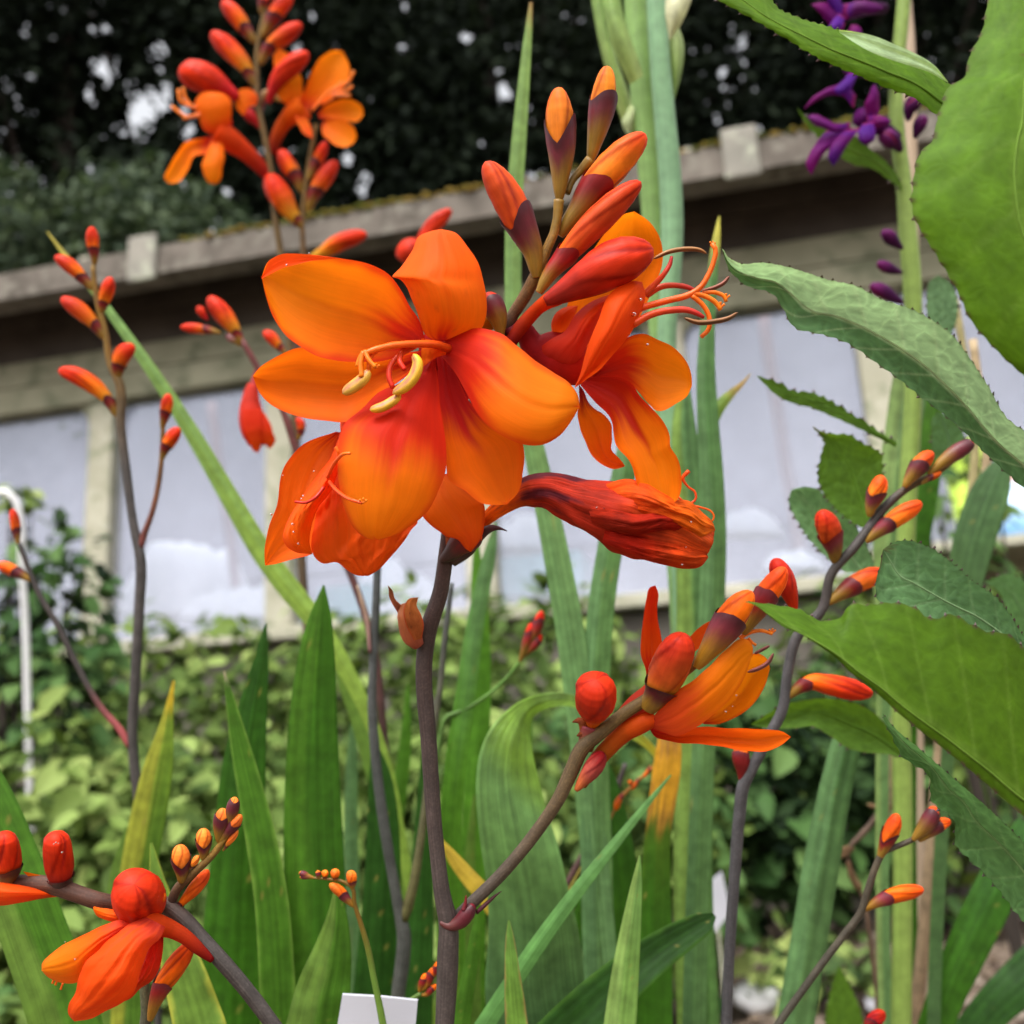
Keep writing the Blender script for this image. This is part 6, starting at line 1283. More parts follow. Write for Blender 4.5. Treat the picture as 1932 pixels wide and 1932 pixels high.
blade('deep green sword leaf just left of the main stem base', 'F', [(812, 1330, 6), (806, 1440, 26), (800, 1560, 36), (795, 1680, 46), (790, 1800, 56), (785, 1940, 62)], .49, c=(GD * 1.4, GD * 1.6), fold=.2)
blade('thin pale leaf rising close to the right of the main stem', 'F', [(936, 985, 4), (925, 1040, 22), (910, 1110, 30), (895, 1190, 34), (880, 1300, 38), (862, 1420, 40), (850, 1540, 42), (848, 1700, 46)], .50, c=(GB, G2 * 1.3), fold=.2)
blade('upright green leaf behind the pale one right of the main stem', 'F', [(898, 1015, 8), (902, 1100, 26), (906, 1200, 36), (906, 1320, 40), (900, 1450, 44), (892, 1600, 48), (890, 1750, 54)], .58, c=(G2 * 1.2, G2 * 1.2), fold=.2)
blade('narrow tall leaf with a dry tip left of the top buds', 'F', [(1002, 4, 6), (996, 70, 15), (988, 160, 22), (978, 280, 28), (970, 400, 31), (968, 520, 31), (970, 650, 33), (985, 760, 37), (1008, 850, 41), (1030, 950, 45), (1052, 1060, 50), (1072, 1170, 54), (1090, 1300, 54), (1105, 1440, 52), (1125, 1650, 52)], .47, c=(np.array((.20, .32, .09)), np.array((.13, .25, .09))), fold=.25, tip=BRN, tipfrac=.022)
blade('tall green leaf passing behind the withered flower', 'F', [(1232, 660, 6), (1215, 720, 34), (1192, 820, 42), (1170, 930, 46), (1150, 1040, 48), (1135, 1140, 50), (1126, 1250, 52), (1122, 1400, 54), (1125, 1600, 60)], .47, c=(np.array((.065, .15, .045)), np.array((.11, .22, .07))), fold=.25, two=GB)
blade('broad leaf right of the arching one below the fork', 'F', [(1120, 1400, 20), (1135, 1480, 60), (1150, 1580, 84), (1160, 1700, 100), (1165, 1850, 112), (1165, 1945, 118)], .50, c=(GD * 1.5, G1), fold=.15, two=G2 * .9)
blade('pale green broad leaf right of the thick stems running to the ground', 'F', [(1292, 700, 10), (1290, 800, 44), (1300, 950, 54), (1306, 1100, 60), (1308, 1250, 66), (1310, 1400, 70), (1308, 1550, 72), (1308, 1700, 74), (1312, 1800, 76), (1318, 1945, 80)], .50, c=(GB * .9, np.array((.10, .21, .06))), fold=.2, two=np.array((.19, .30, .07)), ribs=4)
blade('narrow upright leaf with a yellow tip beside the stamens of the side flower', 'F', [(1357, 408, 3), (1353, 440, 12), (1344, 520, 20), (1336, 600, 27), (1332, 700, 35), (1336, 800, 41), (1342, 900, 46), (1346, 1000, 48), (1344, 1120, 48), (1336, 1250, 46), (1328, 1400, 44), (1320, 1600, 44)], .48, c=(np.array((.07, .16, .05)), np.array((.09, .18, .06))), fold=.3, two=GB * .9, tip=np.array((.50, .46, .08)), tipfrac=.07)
blade('small leaf tip with a dry end sticking out right of the narrow upright leaf', 'F', [(1416, 705, 2), (1402, 722, 7), (1380, 742, 16), (1358, 766, 24), (1338, 800, 30), (1325, 850, 34)], .50, c=(np.array((.34, .36, .08)), GP), tip=np.array((.40, .26, .08)), tipfrac=.4, ground=False)
blade('withered orange brown leaf end beside the pale broad leaf', 'F', [(1258, 1368, 30), (1262, 1400, 44), (1258, 1450, 52), (1250, 1510, 50), (1242, 1570, 48), (1238, 1640, 54), (1236, 1750, 62), (1236, 1945, 66)], .46, c=(np.array((.42, .17, .03)), G2 * .7), fold=.2, patch=[(np.array((.56, .28, .02)), -.1, .24, .9), (np.array((.34, .15, .05)), -.2, .08, .8), (G1, .26, 1.2, .9)])
blade('bright pale green leaf standing at the bottom right of centre', 'F', [(1207, 1614, 3), (1202, 1660, 18), (1193, 1730, 34), (1184, 1800, 46), (1175, 1880, 56), (1168, 1950, 62)], .36, c=(np.array((.17, .33, .09)), np.array((.20, .36, .08))), fold=.3, two=np.array((.24, .38, .10)))
blade('dark green curved leaf bending to the right at the bottom', 'F', [(1348, 1726, 10), (1332, 1738, 36), (1300, 1758, 52), (1250, 1790, 66), (1195, 1832, 78), (1135, 1885, 90), (1070, 1950, 100)], .40, c=(GD * .9, GD * 1.1), fold=-.18, edge=G2 * .8)
blade('short leaf with a reddish edge at the bottom right of the main stem', 'F', [(960, 1736, 3), (962, 1770, 16), (966, 1830, 28), (971, 1890, 38), (976, 1950, 44)], .35, c=(np.array((.15, .30, .06)), np.array((.17, .32, .05))), fold=.25, edge=np.array((.34, .20, .08)))
blade('long thin leaf slanting from the orange leaf end down to the main stem', 'F', [(1266, 1462, 3), (1225, 1512, 11), (1170, 1580, 18), (1110, 1655, 24), (1060, 1720, 28), (1010, 1790, 32), (950, 1880, 34), (905, 1950, 36)], .39, c=(np.array((.12, .27, .08)), np.array((.10, .24, .06))), fold=.2)
blade('tall ribbed leaf leaning right between the slender grey stem and the lobelia stems', 'F', [(1612, 1340, 16), (1600, 1390, 50), (1583, 1460, 58), (1566, 1540, 62), (1548, 1640, 66), (1532, 1740, 66), (1515, 1840, 66), (1498, 1950, 68)], .45, c=(np.array((.055, .125, .04)), np.array((.075, .15, .05))), fold=.2, two=GB, ribs=4)
blade('green leaf leaning left at the right edge above the soil', 'F', [(1950, 1560, 60), (1900, 1640, 74), (1858, 1720, 76), (1820, 1800, 72), (1785, 1880, 64), (1760, 1950, 60)], .55, c=(GD * 1.6, G1 * .9), fold=.2)
blade('broad dark leaf in the lower right corner', 'F', [(1990, 1800, 90), (1930, 1850, 80), (1880, 1895, 70), (1830, 1950, 60), (1790, 1990, 50)], .6, c=(GD * 1.2, GD * 1.3), fold=.1)
blade('pale striped leaf behind the glaucous toothed leaf near the right window', 'F', [(1722, 640, 30), (1716, 720, 62), (1702, 820, 64), (1690, 900, 66), (1680, 1000, 62), (1672, 1100, 46), (1668, 1250, 24)], .58, c=(np.array((.12, .22, .09)), np.array((.12, .22, .08))), fold=.2, two=np.array((.20, .30, .10)), ribs=4)
blade('green leaf behind the glaucous toothed leaf with a darker side', 'F', [(1765, 720, 20), (1758, 800, 44), (1748, 900, 50), (1735, 1000, 44), (1728, 1150, 20)], .62, c=(G2 * .9, G1), fold=.15)
blade('dark leaf crossing in front of the blue sack', 'F', [(1900, 860, 20), (1876, 910, 60), (1850, 980, 74), (1830, 1050, 70), (1815, 1150, 50), (1800, 1300, 24)], .55, c=(np.array((.06, .125, .045)), np.array((.06, .12, .04))), fold=.1)
for i, (lab, pts, d, c) in enumerate([
    ('thin blade seen through the gap left of the main stem foot', [(770, 1290, 4), (765, 1400, 22), (745, 1550, 30), (722, 1700, 34)], .62, G2 * 1.1),
    ('thin light blade crossing behind the grey forked stem', [(618, 1180, 6), (650, 1280, 26), (690, 1400, 32), (722, 1520, 34), (745, 1650, 36)], .60, GP * .9),
    ('slim blade rising behind the dark sword leaves right side', [(668, 1330, 4), (664, 1430, 20), (662, 1560, 26), (665, 1750, 30)], .62, GB * .9),
    ('slim light blade between the main stem and the arching leaf', [(882, 1540, 4), (895, 1500, 6), (886, 1640, 22), (890, 1760, 26), (895, 1945, 30)], .52, GP * .8),
    ('rear blade inside the curve of the arching leaf', [(1000, 1340, 8), (990, 1420, 28), (968, 1560, 40), (950, 1720, 44), (940, 1945, 46)], .58, G2 * .9),
    ('low blade at the bottom between the short reddish edged leaf and the pale leaf', [(1098, 1690, 6), (1085, 1760, 30), (1065, 1850, 42), (1040, 1950, 50)], .50, G1),
    ('rear blade between the yellowing leaf and the lower left spike', [(240, 1560, 6), (228, 1640, 34), (215, 1760, 46), (210, 1945, 54)], .55, GP * .8),
    ('blade at the bottom beside the lower left spike stem', [(560, 1560, 6), (548, 1680, 40), (536, 1800, 54), (528, 1950, 62)], .46, G1 * 1.1),
    ('dry yellow blade bending behind the main stem', [(832, 1585, 6), (850, 1612, 20), (880, 1650, 30), (915, 1690, 34), (950, 1740, 34), (985, 1830, 36)], .46, np.array((.50, .34, .04))),
    ('small upright blade at the bottom right of the main stem foot', [(905, 1700, 4), (895, 1780, 22), (880, 1870, 30), (868, 1950, 34)], .42, G2),
    ('thin upright leaf low down at the far right over the soil', [(1715, 1690, 4), (1728, 1760, 18), (1745, 1850, 24), (1760, 1950, 26)], .8, G1 * 1.3)]):
    q = pts if pts[0][1] < pts[1][1] else pts[1:]
    blade(lab, 'F', q, d, c=(c, c * .95 + np.array((.004, .006, .002))), fold=.2, patch=([(GP, .55, 1.2, .8)] if 'dry' in lab else None))
# broad leaf that arches over, its yellow tip hanging down on the right
o = None
def arching():
    n, m = 90, 17
    L = crom([px('B1', *p) for p in [(1130, 1990), (1110, 1700), (1130, 1400), (1120, 1150), (1085, 900), (1062, 700), (1058, 520), (1078, 370), (1130, 240), (1215, 140), (1330, 60), (1450, 22), (1560, 20), (1680, 50), (1800, 110)]] + [px('R4', 640, 1170), px('R4', 720, 1270), px('R4', 802, 1342)], n)
    R = crom([px('B1', *p) for p in [(1750, 1990), (1690, 1700), (1650, 1400), (1590, 1150), (1530, 900), (1465, 700), (1420, 520), (1392, 400), (1378, 300), (1372, 220), (1390, 160), (1470, 110), (1570, 96), (1670, 120), (1770, 190)]] + [px('R4', 600, 1190), px('R4', 690, 1290), px('R4', 802, 1342)], n)
    s = np.linspace(0, 1, n)[:, None]; t = np.linspace(0, 1, m)[None]
    xy = L[:, None] * (1 - t[..., None]) + R[:, None] * t[..., None]
    dep = -1.2 * np.sin(np.pi * np.clip(s / .75, 0, 1)) + 5 * sm(.55, .9, s) + (1.0 * np.abs(t - .5) + .06 * np.cos(np.pi * t * 14)) * (1 - .6 * sm(.6, .8, s)) + .9 * t * sm(.3, .55, s)
    V = at_arr(xy.reshape(-1, 2), .41 + dep.ravel() * .01)
    col = mix(np.array((.075, .155, .06)), np.array((.10, .20, .055)), sm(0, .4, s + 0 * t)); col = mix(col, np.array((.14, .25, .03)), sm(.50, .62, s + .1 * t)); col = mix(col, np.array((.20, .33, .09)), sm(.66, .72, s + 0 * t)); col = mix(col, np.array((.52, .44, .05)), sm(.84, .93, s + 0 * t))
    col = col * (1 + .12 * np.cos(np.pi * t * 14) + .12 * wob(s * 4 + t * 1.4, 5))[..., None]
    V = V.reshape(n, m, 3); ext = []
    row = V[0]; dn = np.array([.02, .02, -1.0]); k = 0; rows = []
    while row[:, 2].max() > 0 and k < 40: row = row + dn * .03 * np.array([1, 1, 1]); rows.append(row); k += 1
    V = np.concatenate([np.array(rows[::-1]), V]); col = np.concatenate([np.repeat(col[:1], len(rows), 0), col]); n2 = len(V)
    uv = np.stack(np.broadcast_arrays(np.linspace(0, 1, n2)[:, None], t), -1)
    o = mk('sword_leaf', V.reshape(-1, 3), grid_faces(n2, m), M_BLADE, None, np.clip(col.reshape(-1, 3), 0, 1), uv.reshape(-1, 2), origin=V[0].mean(0))
    tag(o, 'broad leaf arching over right of the main stem with a hanging yellow tip', 'leaf', 'sword leaves')
arching()

# ------------------------------------------------------------------ pale thick stems at the top centre
DT = .52
ts = thing('thick_stem_plant', 'tall plant with two thick pale green stems and clasping leaves right of the top buds', 'plant', at(1300, 1932, DT) * np.array([1, 1, 0]))
PG = np.array((.22, .36, .09)); PB = np.array((.17, .31, .16))
SC = dict(mat=M_CALYX, ring=14)
tube(ts, 'stem', 'F', [(1180, -560, 34), (1190, -260, 42), (1203, 40, 48), (1212, 150, 52), (1224, 280, 50), (1234, 400, 48), (1240, 520, 46), (1248, 640, 46), (1258, 780, 50), (1275, 950, 54), (1290, 1150, 54), (1300, 1400, 54), (1310, 1700, 56), (1315, 1945, 56)], DT + .03, c0=PG, c1=GB, n=70, ground=True, **SC)
tube(ts, 'stem', 'F', [(1222, -480, 24), (1230, -220, 32), (1240, 30, 38), (1246, 130, 40), (1256, 240, 42), (1264, 330, 44), (1268, 430, 44), (1264, 540, 40), (1258, 640, 38), (1262, 760, 40), (1275, 900, 42), (1290, 1100, 44), (1305, 1400, 46), (1312, 1700, 48)], DT + .01, c0=PB * 1.1, c1=PB * .9, n=70, ground=True, **SC)
def strap(z, L, R, c0, c1, D, dd=0, nm='leaf', n=30, m=10, bow=.4, cup=-.5):
    sd = nseed(); A = crom([px(z, *p) for p in L], n); B = crom([px(z, *p) for p in R], n); s = np.linspace(0, 1, n)[:, None]; t = np.linspace(0, 1, m)[None]
    xy = A[:, None] * (1 - t[..., None]) + B[:, None] * t[..., None]
    dep = dd - bow * np.sin(np.pi * s) + cup * 4 * t * (1 - t)
    col = mix(c0, c1, s + 0 * t) * (1 + .1 * wob(t * 2.2 + s * .3, sd))[..., None]
    return mk(nm, at_arr(xy.reshape(-1, 2), D + dep.ravel() * .01), grid_faces(n, m), M_BLADE, ts, np.clip(col.reshape(-1, 3), 0, 1), np.stack([s + 0 * t, t + 0 * s], -1).reshape(-1, 2))
PY = np.array((.34, .42, .14))
strap('B5', [(790, -60), (812, 80), (835, 200), (860, 300), (905, 450), (940, 560), (985, 640)], [(860, -60), (880, 100), (905, 220), (945, 350), (985, 470), (1015, 560), (1010, 640)], PG * .8, PY, DT + .045)
strap('B5', [(842, -60), (860, 60), (885, 170), (930, 290), (975, 392)], [(930, -60), (945, 60), (975, 160), (1010, 260), (1040, 350)], PG * .9, PY * .85, DT, nm='sheath')
strap('B5', [(1130, -80), (1140, 0), (1142, 80), (1160, 185)], [(1290, -80), (1258, 10), (1215, 110), (1162, 188)], np.array((.55, .54, .36)), np.array((.50, .50, .30)), DT - .02, nm='bract')
strap('B5', [(1150, 60), (1150, 200), (1160, 330), (1178, 465)], [(1195, 100), (1226, 200), (1215, 340), (1180, 468)], np.array((.30, .36, .15)), PG, DT + .02, nm='bract')
strap('B5', [(1000, 420), (960, 520), (940, 560), (975, 640)], [(1030, 420), (1030, 520), (1020, 600), (985, 645)], PY, np.array((.45, .50, .30)), DT + .035, nm='bract')

# ------------------------------------------------------------------ toothed leaves of the near plant at the right edge
DR = .27
tp = thing('toothed_leaf_plant', 'large leaved plant with toothed leaves reaching in from the right edge', 'plant', at(2090, 1932, DR) * np.array([1, 1, 0]))
tube(tp, 'stem', 'F', [(2075, -160, 30), (2085, 200, 32), (2092, 600, 34), (2095, 1000, 36), (2095, 1400, 38), (2090, 1950, 40)], DR, c0=np.array((.16, .22, .06)), c1=np.array((.12, .17, .05)), n=60, ring=12, ground=True)
for a_, d_, b_ in (((1932, -112), .250, (2079, -40)), ((2060, 985), .277, (2096, 1040)), ((2078, 1520), .258, (2094, 1590)), ((2068, 1830), .281, (2091, 1880)), ((2030, 1300), .304, (2095, 1420))):
    q_ = np.linspace(0, 1, 5)
    tube(tp, 'petiole', 'F', [(a_[0] + (b_[0] - a_[0]) * k, a_[1] + (b_[1] - a_[1]) * k + 14 * math.sin(3.14 * k), 14 + 6 * k, (d_ + (DR - d_) * k - DR) * 100) for k in q_], DR, c0=np.array((.15, .22, .05)), c1=np.array((.15, .21, .06)), n=16, ring=10, mat=M_CALYX)
LG = np.array((.082, .175, .009)); LGV = np.array((.13, .23, .03)); GLV = np.array((.44, .56, .33)); GLC = np.array((.30, .44, .235))
F_ = 'F'
toothed(tp, 'F', [(1905, -120), (1880, -60), (1864, 0), (1852, 60), (1828, 108), (1818, 146), (1788, 165), (1777, 198), (1766, 230), (1760, 262), (1734, 292), (1722, 345), (1721, 400), (1738, 437), (1770, 488), (1807, 551), (1831, 604), (1872, 653), (1935, 712), (2010, 770)],
        [(1960, -120), (2030, -40), (2090, 80), (2130, 220), (2150, 380), (2150, 520), (2120, 640), (2070, 730), (2010, 770)], .235, 1.5, -.5, bow=.8, cup=-.5, c=LG, cv=LGV, tm=.46, teeth=(5, 5), nt_=(30, 30), side=7, n=240, pucker=.012, ec=(.06, .03, .02), label='largest yellow green leaf filling the upper right edge')
toothed(tp, 'B4', [(1260, 420), (1190, 380), (1080, 292), (950, 232), (830, 185), (720, 150), (640, 120), (540, 92), (470, 66), (420, 42), (385, 0), (330, -60), (200, -140), (40, -190)],
        [(1250, 580), (1140, 530), (1050, 462), (900, 402), (760, 342), (600, 272), (450, 182), (280, 82), (130, 0), (20, -70), (-40, -140), (40, -190)], .26, .6, 0, bow=.6, cup=-.2, tilt=-.6, c=LG * .95, cv=LGV, tm=.62, teeth=(6, 5), nt_=(34, 26), side=9, n=240, pucker=.014, label='leaf crossing the top right corner with its edge curled')
petal(tp, 'B4', [(690, 138), (760, 146), (850, 165), (950, 205), (1040, 245), (1130, 300), (1195, 378)], [(695, 150), (760, 195), (850, 245), (950, 282), (1040, 310), (1110, 335), (1195, 382)], .255, -.3, -.2, bow=.2, red=-.3, edge=0, c=(np.array((.38, .52, .30)), np.array((.38, .52, .30))), mat=M_LEAF, name='leaf_fold', n=40, m=10)
toothed(tp, 'F', [(2070, 960), (2010, 900), (1965, 840), (1935, 815), (1902, 790), (1864, 727), (1830, 675), (1800, 635), (1750, 598), (1712, 580), (1668, 566), (1610, 537), (1565, 528), (1520, 513), (1480, 502), (1440, 495), (1400, 497), (1378, 488), (1362, 468)],
        [(2050, 1010), (1990, 960), (1932, 922), (1900, 894), (1869, 866), (1807, 805), (1742, 753), (1690, 712), (1648, 682), (1603, 650), (1545, 630), (1497, 617), (1478, 585), (1460, 557), (1408, 539), (1374, 506), (1362, 468)], .265, 1.2, -.2, bow=.7, cup=.25, tilt=.5, c=GLC, cv=GLV, tm=.62, teeth=(4, 5), nt_=(46, 30), side=11, n=300, c2=(.10, .205, .085), pucker=.055, ec=(.07, .05, .03), mat=M_LEAFB, label='long pale blue green leaf pointing left below the largest leaf', fold=-.25)
toothed(tp, 'F', [(2080, 1380), (2010, 1270), (1932, 1222), (1898, 1194), (1872, 1193), (1830, 1176), (1795, 1158), (1760, 1168), (1722, 1144), (1680, 1136), (1640, 1140), (1602, 1142), (1588, 1162), (1546, 1170), (1510, 1150), (1470, 1142), (1440, 1138), (1404, 1135)],
        [(2080, 1640), (2010, 1592), (1932, 1540), (1842, 1463), (1765, 1401), (1700, 1350), (1645, 1300), (1600, 1265), (1582, 1246), (1540, 1215), (1510, 1196), (1480, 1184), (1448, 1160), (1425, 1142), (1404, 1135)], .25, .8, -.5, bow=.6, cup=-.15, tilt=-.8, c=LG * .80, cv=LGV * .95, tm=.90, teeth=(6, 1), nt_=(26, 20), side=8, n=240, pucker=.012, ec=(.09, .05, .05), label='yellow green leaf in front of the grey stem pointing left')
toothed(tp, 'F', [(2080, 1780), (2010, 1700), (1932, 1590), (1860, 1520), (1790, 1460), (1730, 1408), (1690, 1375), (1665, 1345)],
        [(2060, 1880), (1990, 1800), (1932, 1742), (1916, 1722), (1877, 1672), (1842, 1634), (1803, 1595), (1800, 1550), (1757, 1510), (1752, 1465), (1703, 1428), (1683, 1390), (1668, 1360), (1665, 1345)], .275, .6, 0, bow=.3, cup=.3, tilt=.3, c=np.array((.10, .215, .07)), cv=np.array((.22, .37, .15)), tm=.36, teeth=(2, 8), nt_=(30, 26), side=9, pucker=.045, n=240, ec=(.05, .03, .03), mat=M_LEAFB, label='blue green leaf with pale veins in the lower right below the yellow green leaf')
toothed(tp, 'B3', [(2260, 1700), (2100, 1600), (1932, 1500), (1850, 1370), (1760, 1262), (1640, 1182), (1540, 1092), (1480, 1042), (1360, 972), (1230, 945), (1150, 975), (1118, 1000)],
        [(2200, 1900), (2050, 1760), (1900, 1640), (1700, 1540), (1500, 1460), (1320, 1400), (1180, 1340), (1085, 1290), (1075, 1200), (1100, 1090), (1118, 1000)], .30, .4, 0, bow=.3, cup=.2, c=np.array((.105, .215, .085)), cv=np.array((.24, .38, .19)), tm=.55, teeth=(6, 4), nt_=(34, 20), side=8, pucker=.05, n=220, mat=M_LEAFB, label='blue green leaf peeping out above the yellow green leaf', patch=[(np.array((.13, .12, .06)), .93, 1.0, .7)])

# ------------------------------------------------------------------ lobelia with purple flowers
DL = .55
lb = thing('lobelia', 'tall purple flowered plant at the right with toothed green leaves', 'plant', at(1705, 1932, DL) * np.array([1, 1, 0]))
tube(lb, 'stem', 'F', [(1740, -520, 12), (1722, -230, 20), (1700, 60, 26), (1690, 160, 26), (1694, 260, 28), (1706, 350, 30), (1712, 430, 34), (1720, 520, 36), (1724, 620, 34), (1722, 760, 34), (1712, 950, 36), (1704, 1150, 36), (1700, 1350, 36), (1703, 1550, 36), (1702, 1750, 36), (1700, 1945, 38)], DL, mat=M_CALYX, c0=np.array((.24, .30, .07)), c1=np.array((.22, .27, .05)), n=70, ring=14, ground=True,
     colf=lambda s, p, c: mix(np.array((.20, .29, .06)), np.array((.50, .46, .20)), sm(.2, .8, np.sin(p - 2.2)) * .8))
tube(lb, 'stem', 'F', [(1835, 640, 16), (1850, 760, 18), (1862, 860, 18), (1850, 950, 18), (1800, 1200, 20), (1770, 1450, 24), (1758, 1600, 26), (1740, 1800, 26), (1725, 1945, 26)], DL + .05, c0=np.array((.32, .24, .14)), c1=np.array((.20, .13, .08)), n=50, ring=10, ground=True)
tube(lb, 'stem', 'F', [(1800, 560, 14), (1814, 640, 15), (1825, 720, 15), (1838, 800, 16), (1830, 950, 17), (1700, 1300, 18), (1668, 1600, 20), (1660, 1900, 20)], DL + .09, c0=np.array((.30, .26, .12)), c1=np.array((.18, .13, .08)), n=50, ring=10, ground=True)
tag(tube(None, 'garden_cane', 'F', [(1680, -640, 27), (1692, -300, 28), (1708, 30, 28), (1714, 100, 28), (1716, 160, 26), (1720, 400, 26), (1726, 900, 26), (1730, 1500, 26)], DL + .12, noisy('tan cane', (.34, .25, .17), (.48, .37, .27), 40, .6, .3, 4, .2, .001, (1, 1, .2)), n=40, ring=10, ground=True, origin=at(1730, 1900, DL + .12) * np.array([1, 1, 0])),
    'tan bamboo cane standing behind the purple flowers', 'cane')
PUR = np.array((.115, .005, .12)); VIO = np.array((.075, .010, .20)); MAG = np.array((.16, .006, .11)); DPU = np.array((.045, .006, .045))
def lob(parts, label, tubepts):
    f = tube(lb, 'flower', 'B4', tubepts, DL - .02, M_PETAL, DPU, PUR, 16, 12); f['label'] = label
    for L, R, c0, c1, dd in parts: petal(f, 'B4', L, R, DL - .03, dd, dd - .4, bow=.2, cup=-.25, red=.15, edge=.1, redc=VIO, c=(c0, c1), n=22, m=10, wav=2)
lob([([(760, 500), (700, 440), (640, 440), (570, 480), (525, 510)], [(770, 440), (720, 390), (650, 400), (580, 440), (525, 510)], PUR, MAG, 0),
     ([(740, 560), (680, 570), (620, 545), (560, 530), (545, 545)], [(745, 600), (680, 610), (610, 590), (565, 570), (545, 545)], PUR, DPU * 3, -.3),
     ([(760, 590), (700, 640), (640, 690), (590, 760), (565, 810)], [(640, 600), (600, 640), (560, 700), (535, 760), (565, 810)], PUR, MAG, -.2),
     ([(790, 590), (740, 660), (700, 720), (665, 770)], [(720, 600), (660, 660), (640, 720), (665, 770)], PUR, VIO * .8, -.5),
     ([(830, 560), (810, 480), (830, 430), (855, 385)], [(860, 560), (880, 490), (875, 430), (855, 385)], MAG, PUR, 0),
     ([(820, 540), (870, 530), (910, 540), (935, 560)], [(820, 590), (870, 590), (910, 580), (935, 560)], MAG, PUR, -.2),
     ([(850, 560), (860, 620), (840, 660), (815, 672)], [(800, 570), (780, 620), (790, 660), (815, 672)], VIO, PUR * .8, -.6)], 'lowest open purple flower with narrow drooping petals', [(960, 640, 60, 2), (900, 600, 70, 1), (830, 560, 80, 0), (790, 540, 90, -.4)])
lob([([(760, 330), (700, 270), (640, 240), (580, 250)], [(760, 280), (700, 220), (640, 210), (580, 250)], PUR, MAG, 0),
     ([(740, 330), (700, 380), (670, 420), (690, 440)], [(780, 330), (760, 390), (720, 430), (690, 440)], VIO, VIO, -.4),
     ([(700, 160), (640, 110), (600, 60), (560, 20)], [(720, 110), (680, 60), (630, 10), (560, 20)], PUR, MAG, 0),
     ([(720, 170), (760, 110), (790, 130), (800, 160)], [(700, 190), (740, 190), (780, 180), (800, 160)], MAG, PUR, 0)], 'purple flower partly hidden behind the top right leaf', [(940, 380, 50, 2), (860, 340, 60, 1), (790, 320, 70, 0), (740, 310, 80, -.4)])
lob([([(700, 100), (650, 40), (620, -20), (560, -40)], [(720, 50), (690, -10), (650, -60), (560, -40)], VIO, PUR, 0),
     ([(720, 90), (780, 60), (850, 60), (900, 40)], [(720, 20), (780, 0), (850, 10), (900, 40)], DPU * 2.5, PUR * .7, .3),
     ([(690, 60), (660, 100), (640, 130), (655, 150)], [(720, 80), (700, 130), (680, 150), (655, 150)], VIO * 1.3, VIO, -.4)], 'topmost purple flower at the upper edge', [(900, 40, 50, 2), (830, 40, 60, 1), (760, 50, 70, 0), (710, 60, 80, -.4)])
for pts, w in (([(985, 1150), (950, 1120), (920, 1090), (890, 1070)], 70), ([(985, 1260), (950, 1250), (910, 1235), (870, 1212)], 60), ([(990, 1400), (950, 1380), (900, 1350), (835, 1318)], 74), ([(980, 700), (950, 660), (920, 640), (880, 620)], 90), ([(1010, 560), (1020, 500), (1040, 470), (1060, 430)], 80), ([(1040, 640), (1060, 590), (1075, 560), (1100, 540)], 70)):
    bud(lb, 'B4', pts, w, DL - .01, 0, (0, -.5), cols=(DPU, DPU * 1.2, np.array((.12, .012, .09))), dark=DPU * .6, name='bud')
ML = np.array((.095, .195, .022)); MLV = np.array((.13, .23, .04))
toothed(lb, 'B4', [(985, 870), (970, 828), (905, 742), (830, 682), (740, 612), (640, 600), (560, 558), (497, 498)], [(980, 890), (960, 862), (920, 832), (850, 782), (760, 762), (690, 722), (600, 640), (540, 575), (497, 498)], DL, -1, -2, c=ML * .7, cv=MLV, teeth=(3, 3), nt_=(14, 14), n=70, m=18, side=5, label='leaf below the purple flowers')
toothed(lb, 'B3', [(1200, 380), (1130, 340), (1060, 290), (960, 228), (880, 178), (780, 120), (700, 88), (600, 82), (530, 42), (440, 10), (385, -6)], [(1190, 410), (1120, 372), (1000, 312), (850, 242), (700, 182), (560, 142), (480, 92), (430, 40), (385, -6)], .44, .4, 0, c=ML * .65, cv=ML, tm=.35, teeth=(8, 2), nt_=(14, 10), n=90, m=20, side=6, label='narrow dark leaf pointing left in front of the right window')
toothed(lb, 'B3', [(1010, 880), (950, 850), (840, 760), (760, 660), (738, 570), (760, 450), (775, 380), (745, 330), (708, 288)], [(1080, 880), (1090, 780), (1115, 650), (1118, 540), (1110, 450), (1000, 382), (920, 335), (850, 330), (780, 322), (708, 288)], .43, .3, 0, cup=.3, c=ML * .75, cv=ML * 1.15, tm=.5, teeth=(7, 7), nt_=(16, 16), n=90, m=24, side=5, label='oval mid green leaf with a withered tip above the bud spike', patch=[(np.array((.10, .085, .04)), .86, .98, .85)])
toothed(lb, 'B3', [(900, 1130), (790, 1045), (700, 952), (620, 832), (572, 715), (590, 655)], [(1080, 1120), (1040, 1010), (960, 862), (850, 762), (730, 645), (650, 638), (590, 655)], .44, .3, 0, cup=.3, c=np.array((.13, .25, .10)), cv=np.array((.22, .36, .17)), tm=.5, teeth=(5, 5), nt_=(12, 12), n=70, m=20, side=5, mat=M_LEAFB, label='pale blue green leaf left of the oval leaf')
toothed(lb, 'B2', [(1330, 300), (1290, 220), (1240, 150), (1150, 82), (1040, 50), (950, 42), (850, 55), (760, 75), (680, 120), (600, 172)], [(1340, 340), (1280, 320), (1180, 312), (1080, 292), (990, 232), (900, 182), (820, 190), (740, 192), (660, 188), (600, 172)], .43, 1, -.5, cup=.3, c=ML * .75, cv=ML * .95, tm=.5, teeth=(3, 3), nt_=(14, 14), n=80, m=22, side=6, label='mid green leaf behind the slender stem pointing left below the hanging bud')
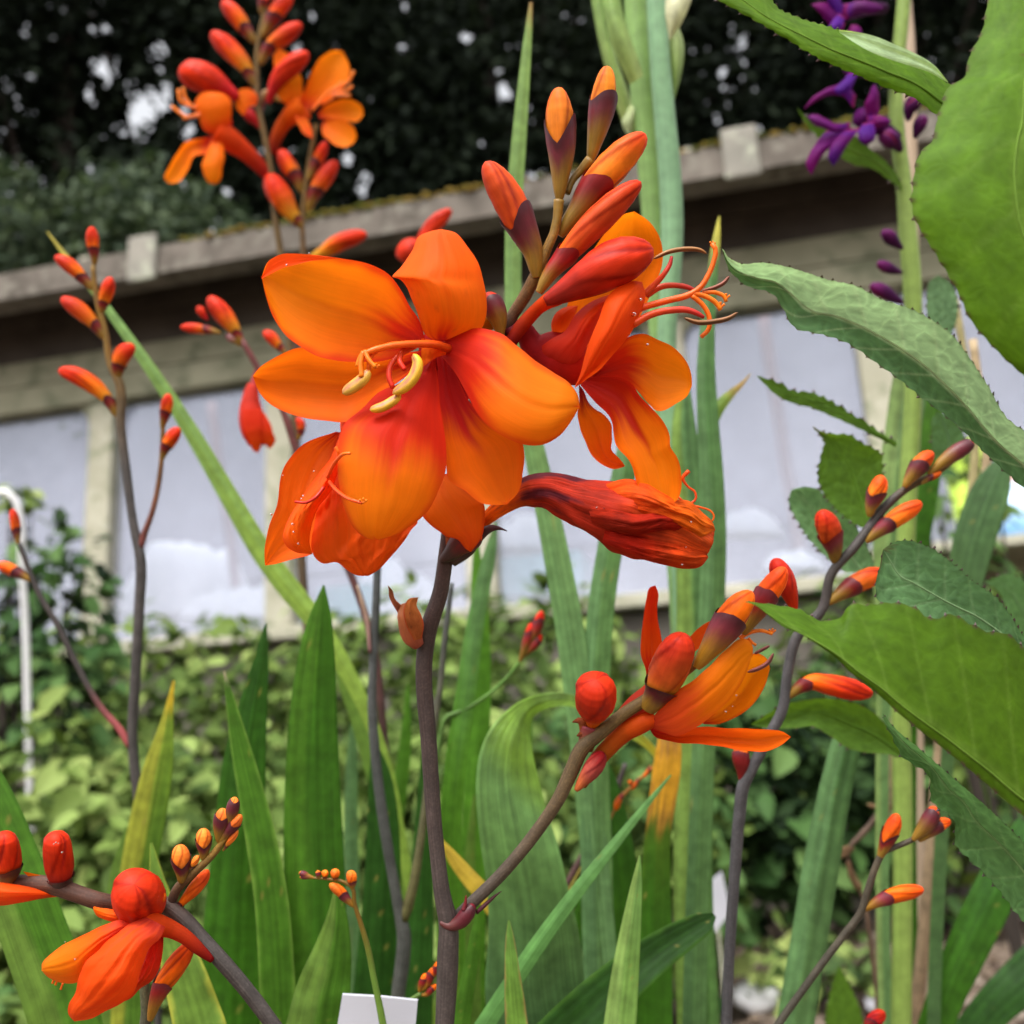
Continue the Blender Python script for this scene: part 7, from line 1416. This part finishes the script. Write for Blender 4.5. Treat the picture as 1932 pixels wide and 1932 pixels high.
toothed(lb, 'B3', [(1420, 480), (1400, 420), (1395, 330), (1400, 250), (1430, 200)], [(1560, 470), (1590, 400), (1570, 300), (1500, 230), (1430, 200)], .50, .3, 0, c=np.array((.075, .155, .06)), cv=np.array((.11, .2, .09)), teeth=(3, 3), nt_=(8, 8), n=50, m=16, side=4, label='shaded leaf under the long pale leaf')
toothed(lb, 'B4', [(1110, 1560), (1100, 1480), (1095, 1380), (1110, 1300), (1150, 1270)], [(1200, 1570), (1235, 1480), (1240, 1390), (1210, 1310), (1150, 1270)], .52, .3, 0, c=np.array((.12, .22, .10)), cv=np.array((.17, .29, .14)), teeth=(3, 3), nt_=(8, 8), n=50, m=16, side=4, mat=M_LEAFB, label='pale leaf behind the stem above the long pale leaf')
toothed(lb, 'B3', [(1960, 1700), (1900, 1560), (1840, 1400), (1780, 1240), (1700, 1180)], [(2100, 1500), (2050, 1330), (1960, 1200), (1850, 1140), (1700, 1180)], .50, .3, 0, c=np.array((.08, .17, .06)), cv=np.array((.12, .22, .09)), teeth=(4, 4), nt_=(10, 10), n=60, m=18, side=5, label='shaded leaf at the right edge behind the blue green leaf')
# low toothed weed on the soil
lw = thing('weed', 'small upright toothed weed leaf on the soil at the lower right', 'plant', at(1590, 1990, .62) * np.array([1, 1, 0]))
toothed(lw, 'B2', [(985, 1760), (962, 1640), (970, 1540), (1000, 1430), (1030, 1340)], [(1130, 1760), (1152, 1640), (1130, 1540), (1080, 1430), (1030, 1340)], .62, 0, .5, c=ML * .9, cv=ML * 1.2, teeth=(5, 5), nt_=(10, 10), n=60, m=18, side=5)
tube(lw, 'stem', 'B2', [(1055, 1750, 20), (1056, 1850, 20)], .62, c0=ML, c1=ML * .7, n=10, ring=8, ground=True)

dt = thing('dry_twig', 'dry brown twig with shrivelled pods between the ribbed leaf and the lobelia stems', 'twig', at(1660, 1700, .62) * np.array([1, 1, 0]))
tube(dt, 'stem', 'B2', [(1275, 480, 22), (1245, 560, 24), (1190, 650, 24), (1130, 720, 26), (1090, 760, 22), (1075, 830, 16), (1100, 920, 18), (1150, 1020, 18), (1180, 1200, 18)], .62, c0=np.array((.07, .045, .03)), c1=np.array((.12, .07, .045)), n=40, ring=8, ground=True, jit=.25)
for pts in ([(1100, 770, 22), (1060, 800, 30), (1010, 825, 18), (970, 830, 6)], [(1090, 770, 20), (1050, 780, 24), (1020, 800, 10)], [(1075, 840, 24), (1095, 910, 34), (1130, 970, 30), (1140, 990, 8)], [(1240, 560, 16), (1200, 570, 24), (1170, 560, 14)], [(1215, 610, 18), (1260, 600, 26), (1285, 560, 12)]):
    tube(dt, 'pod', 'B2', pts, .62, M_WILT, np.array((.16, .09, .05)), np.array((.22, .14, .07)), 12, 8, jit=.2)
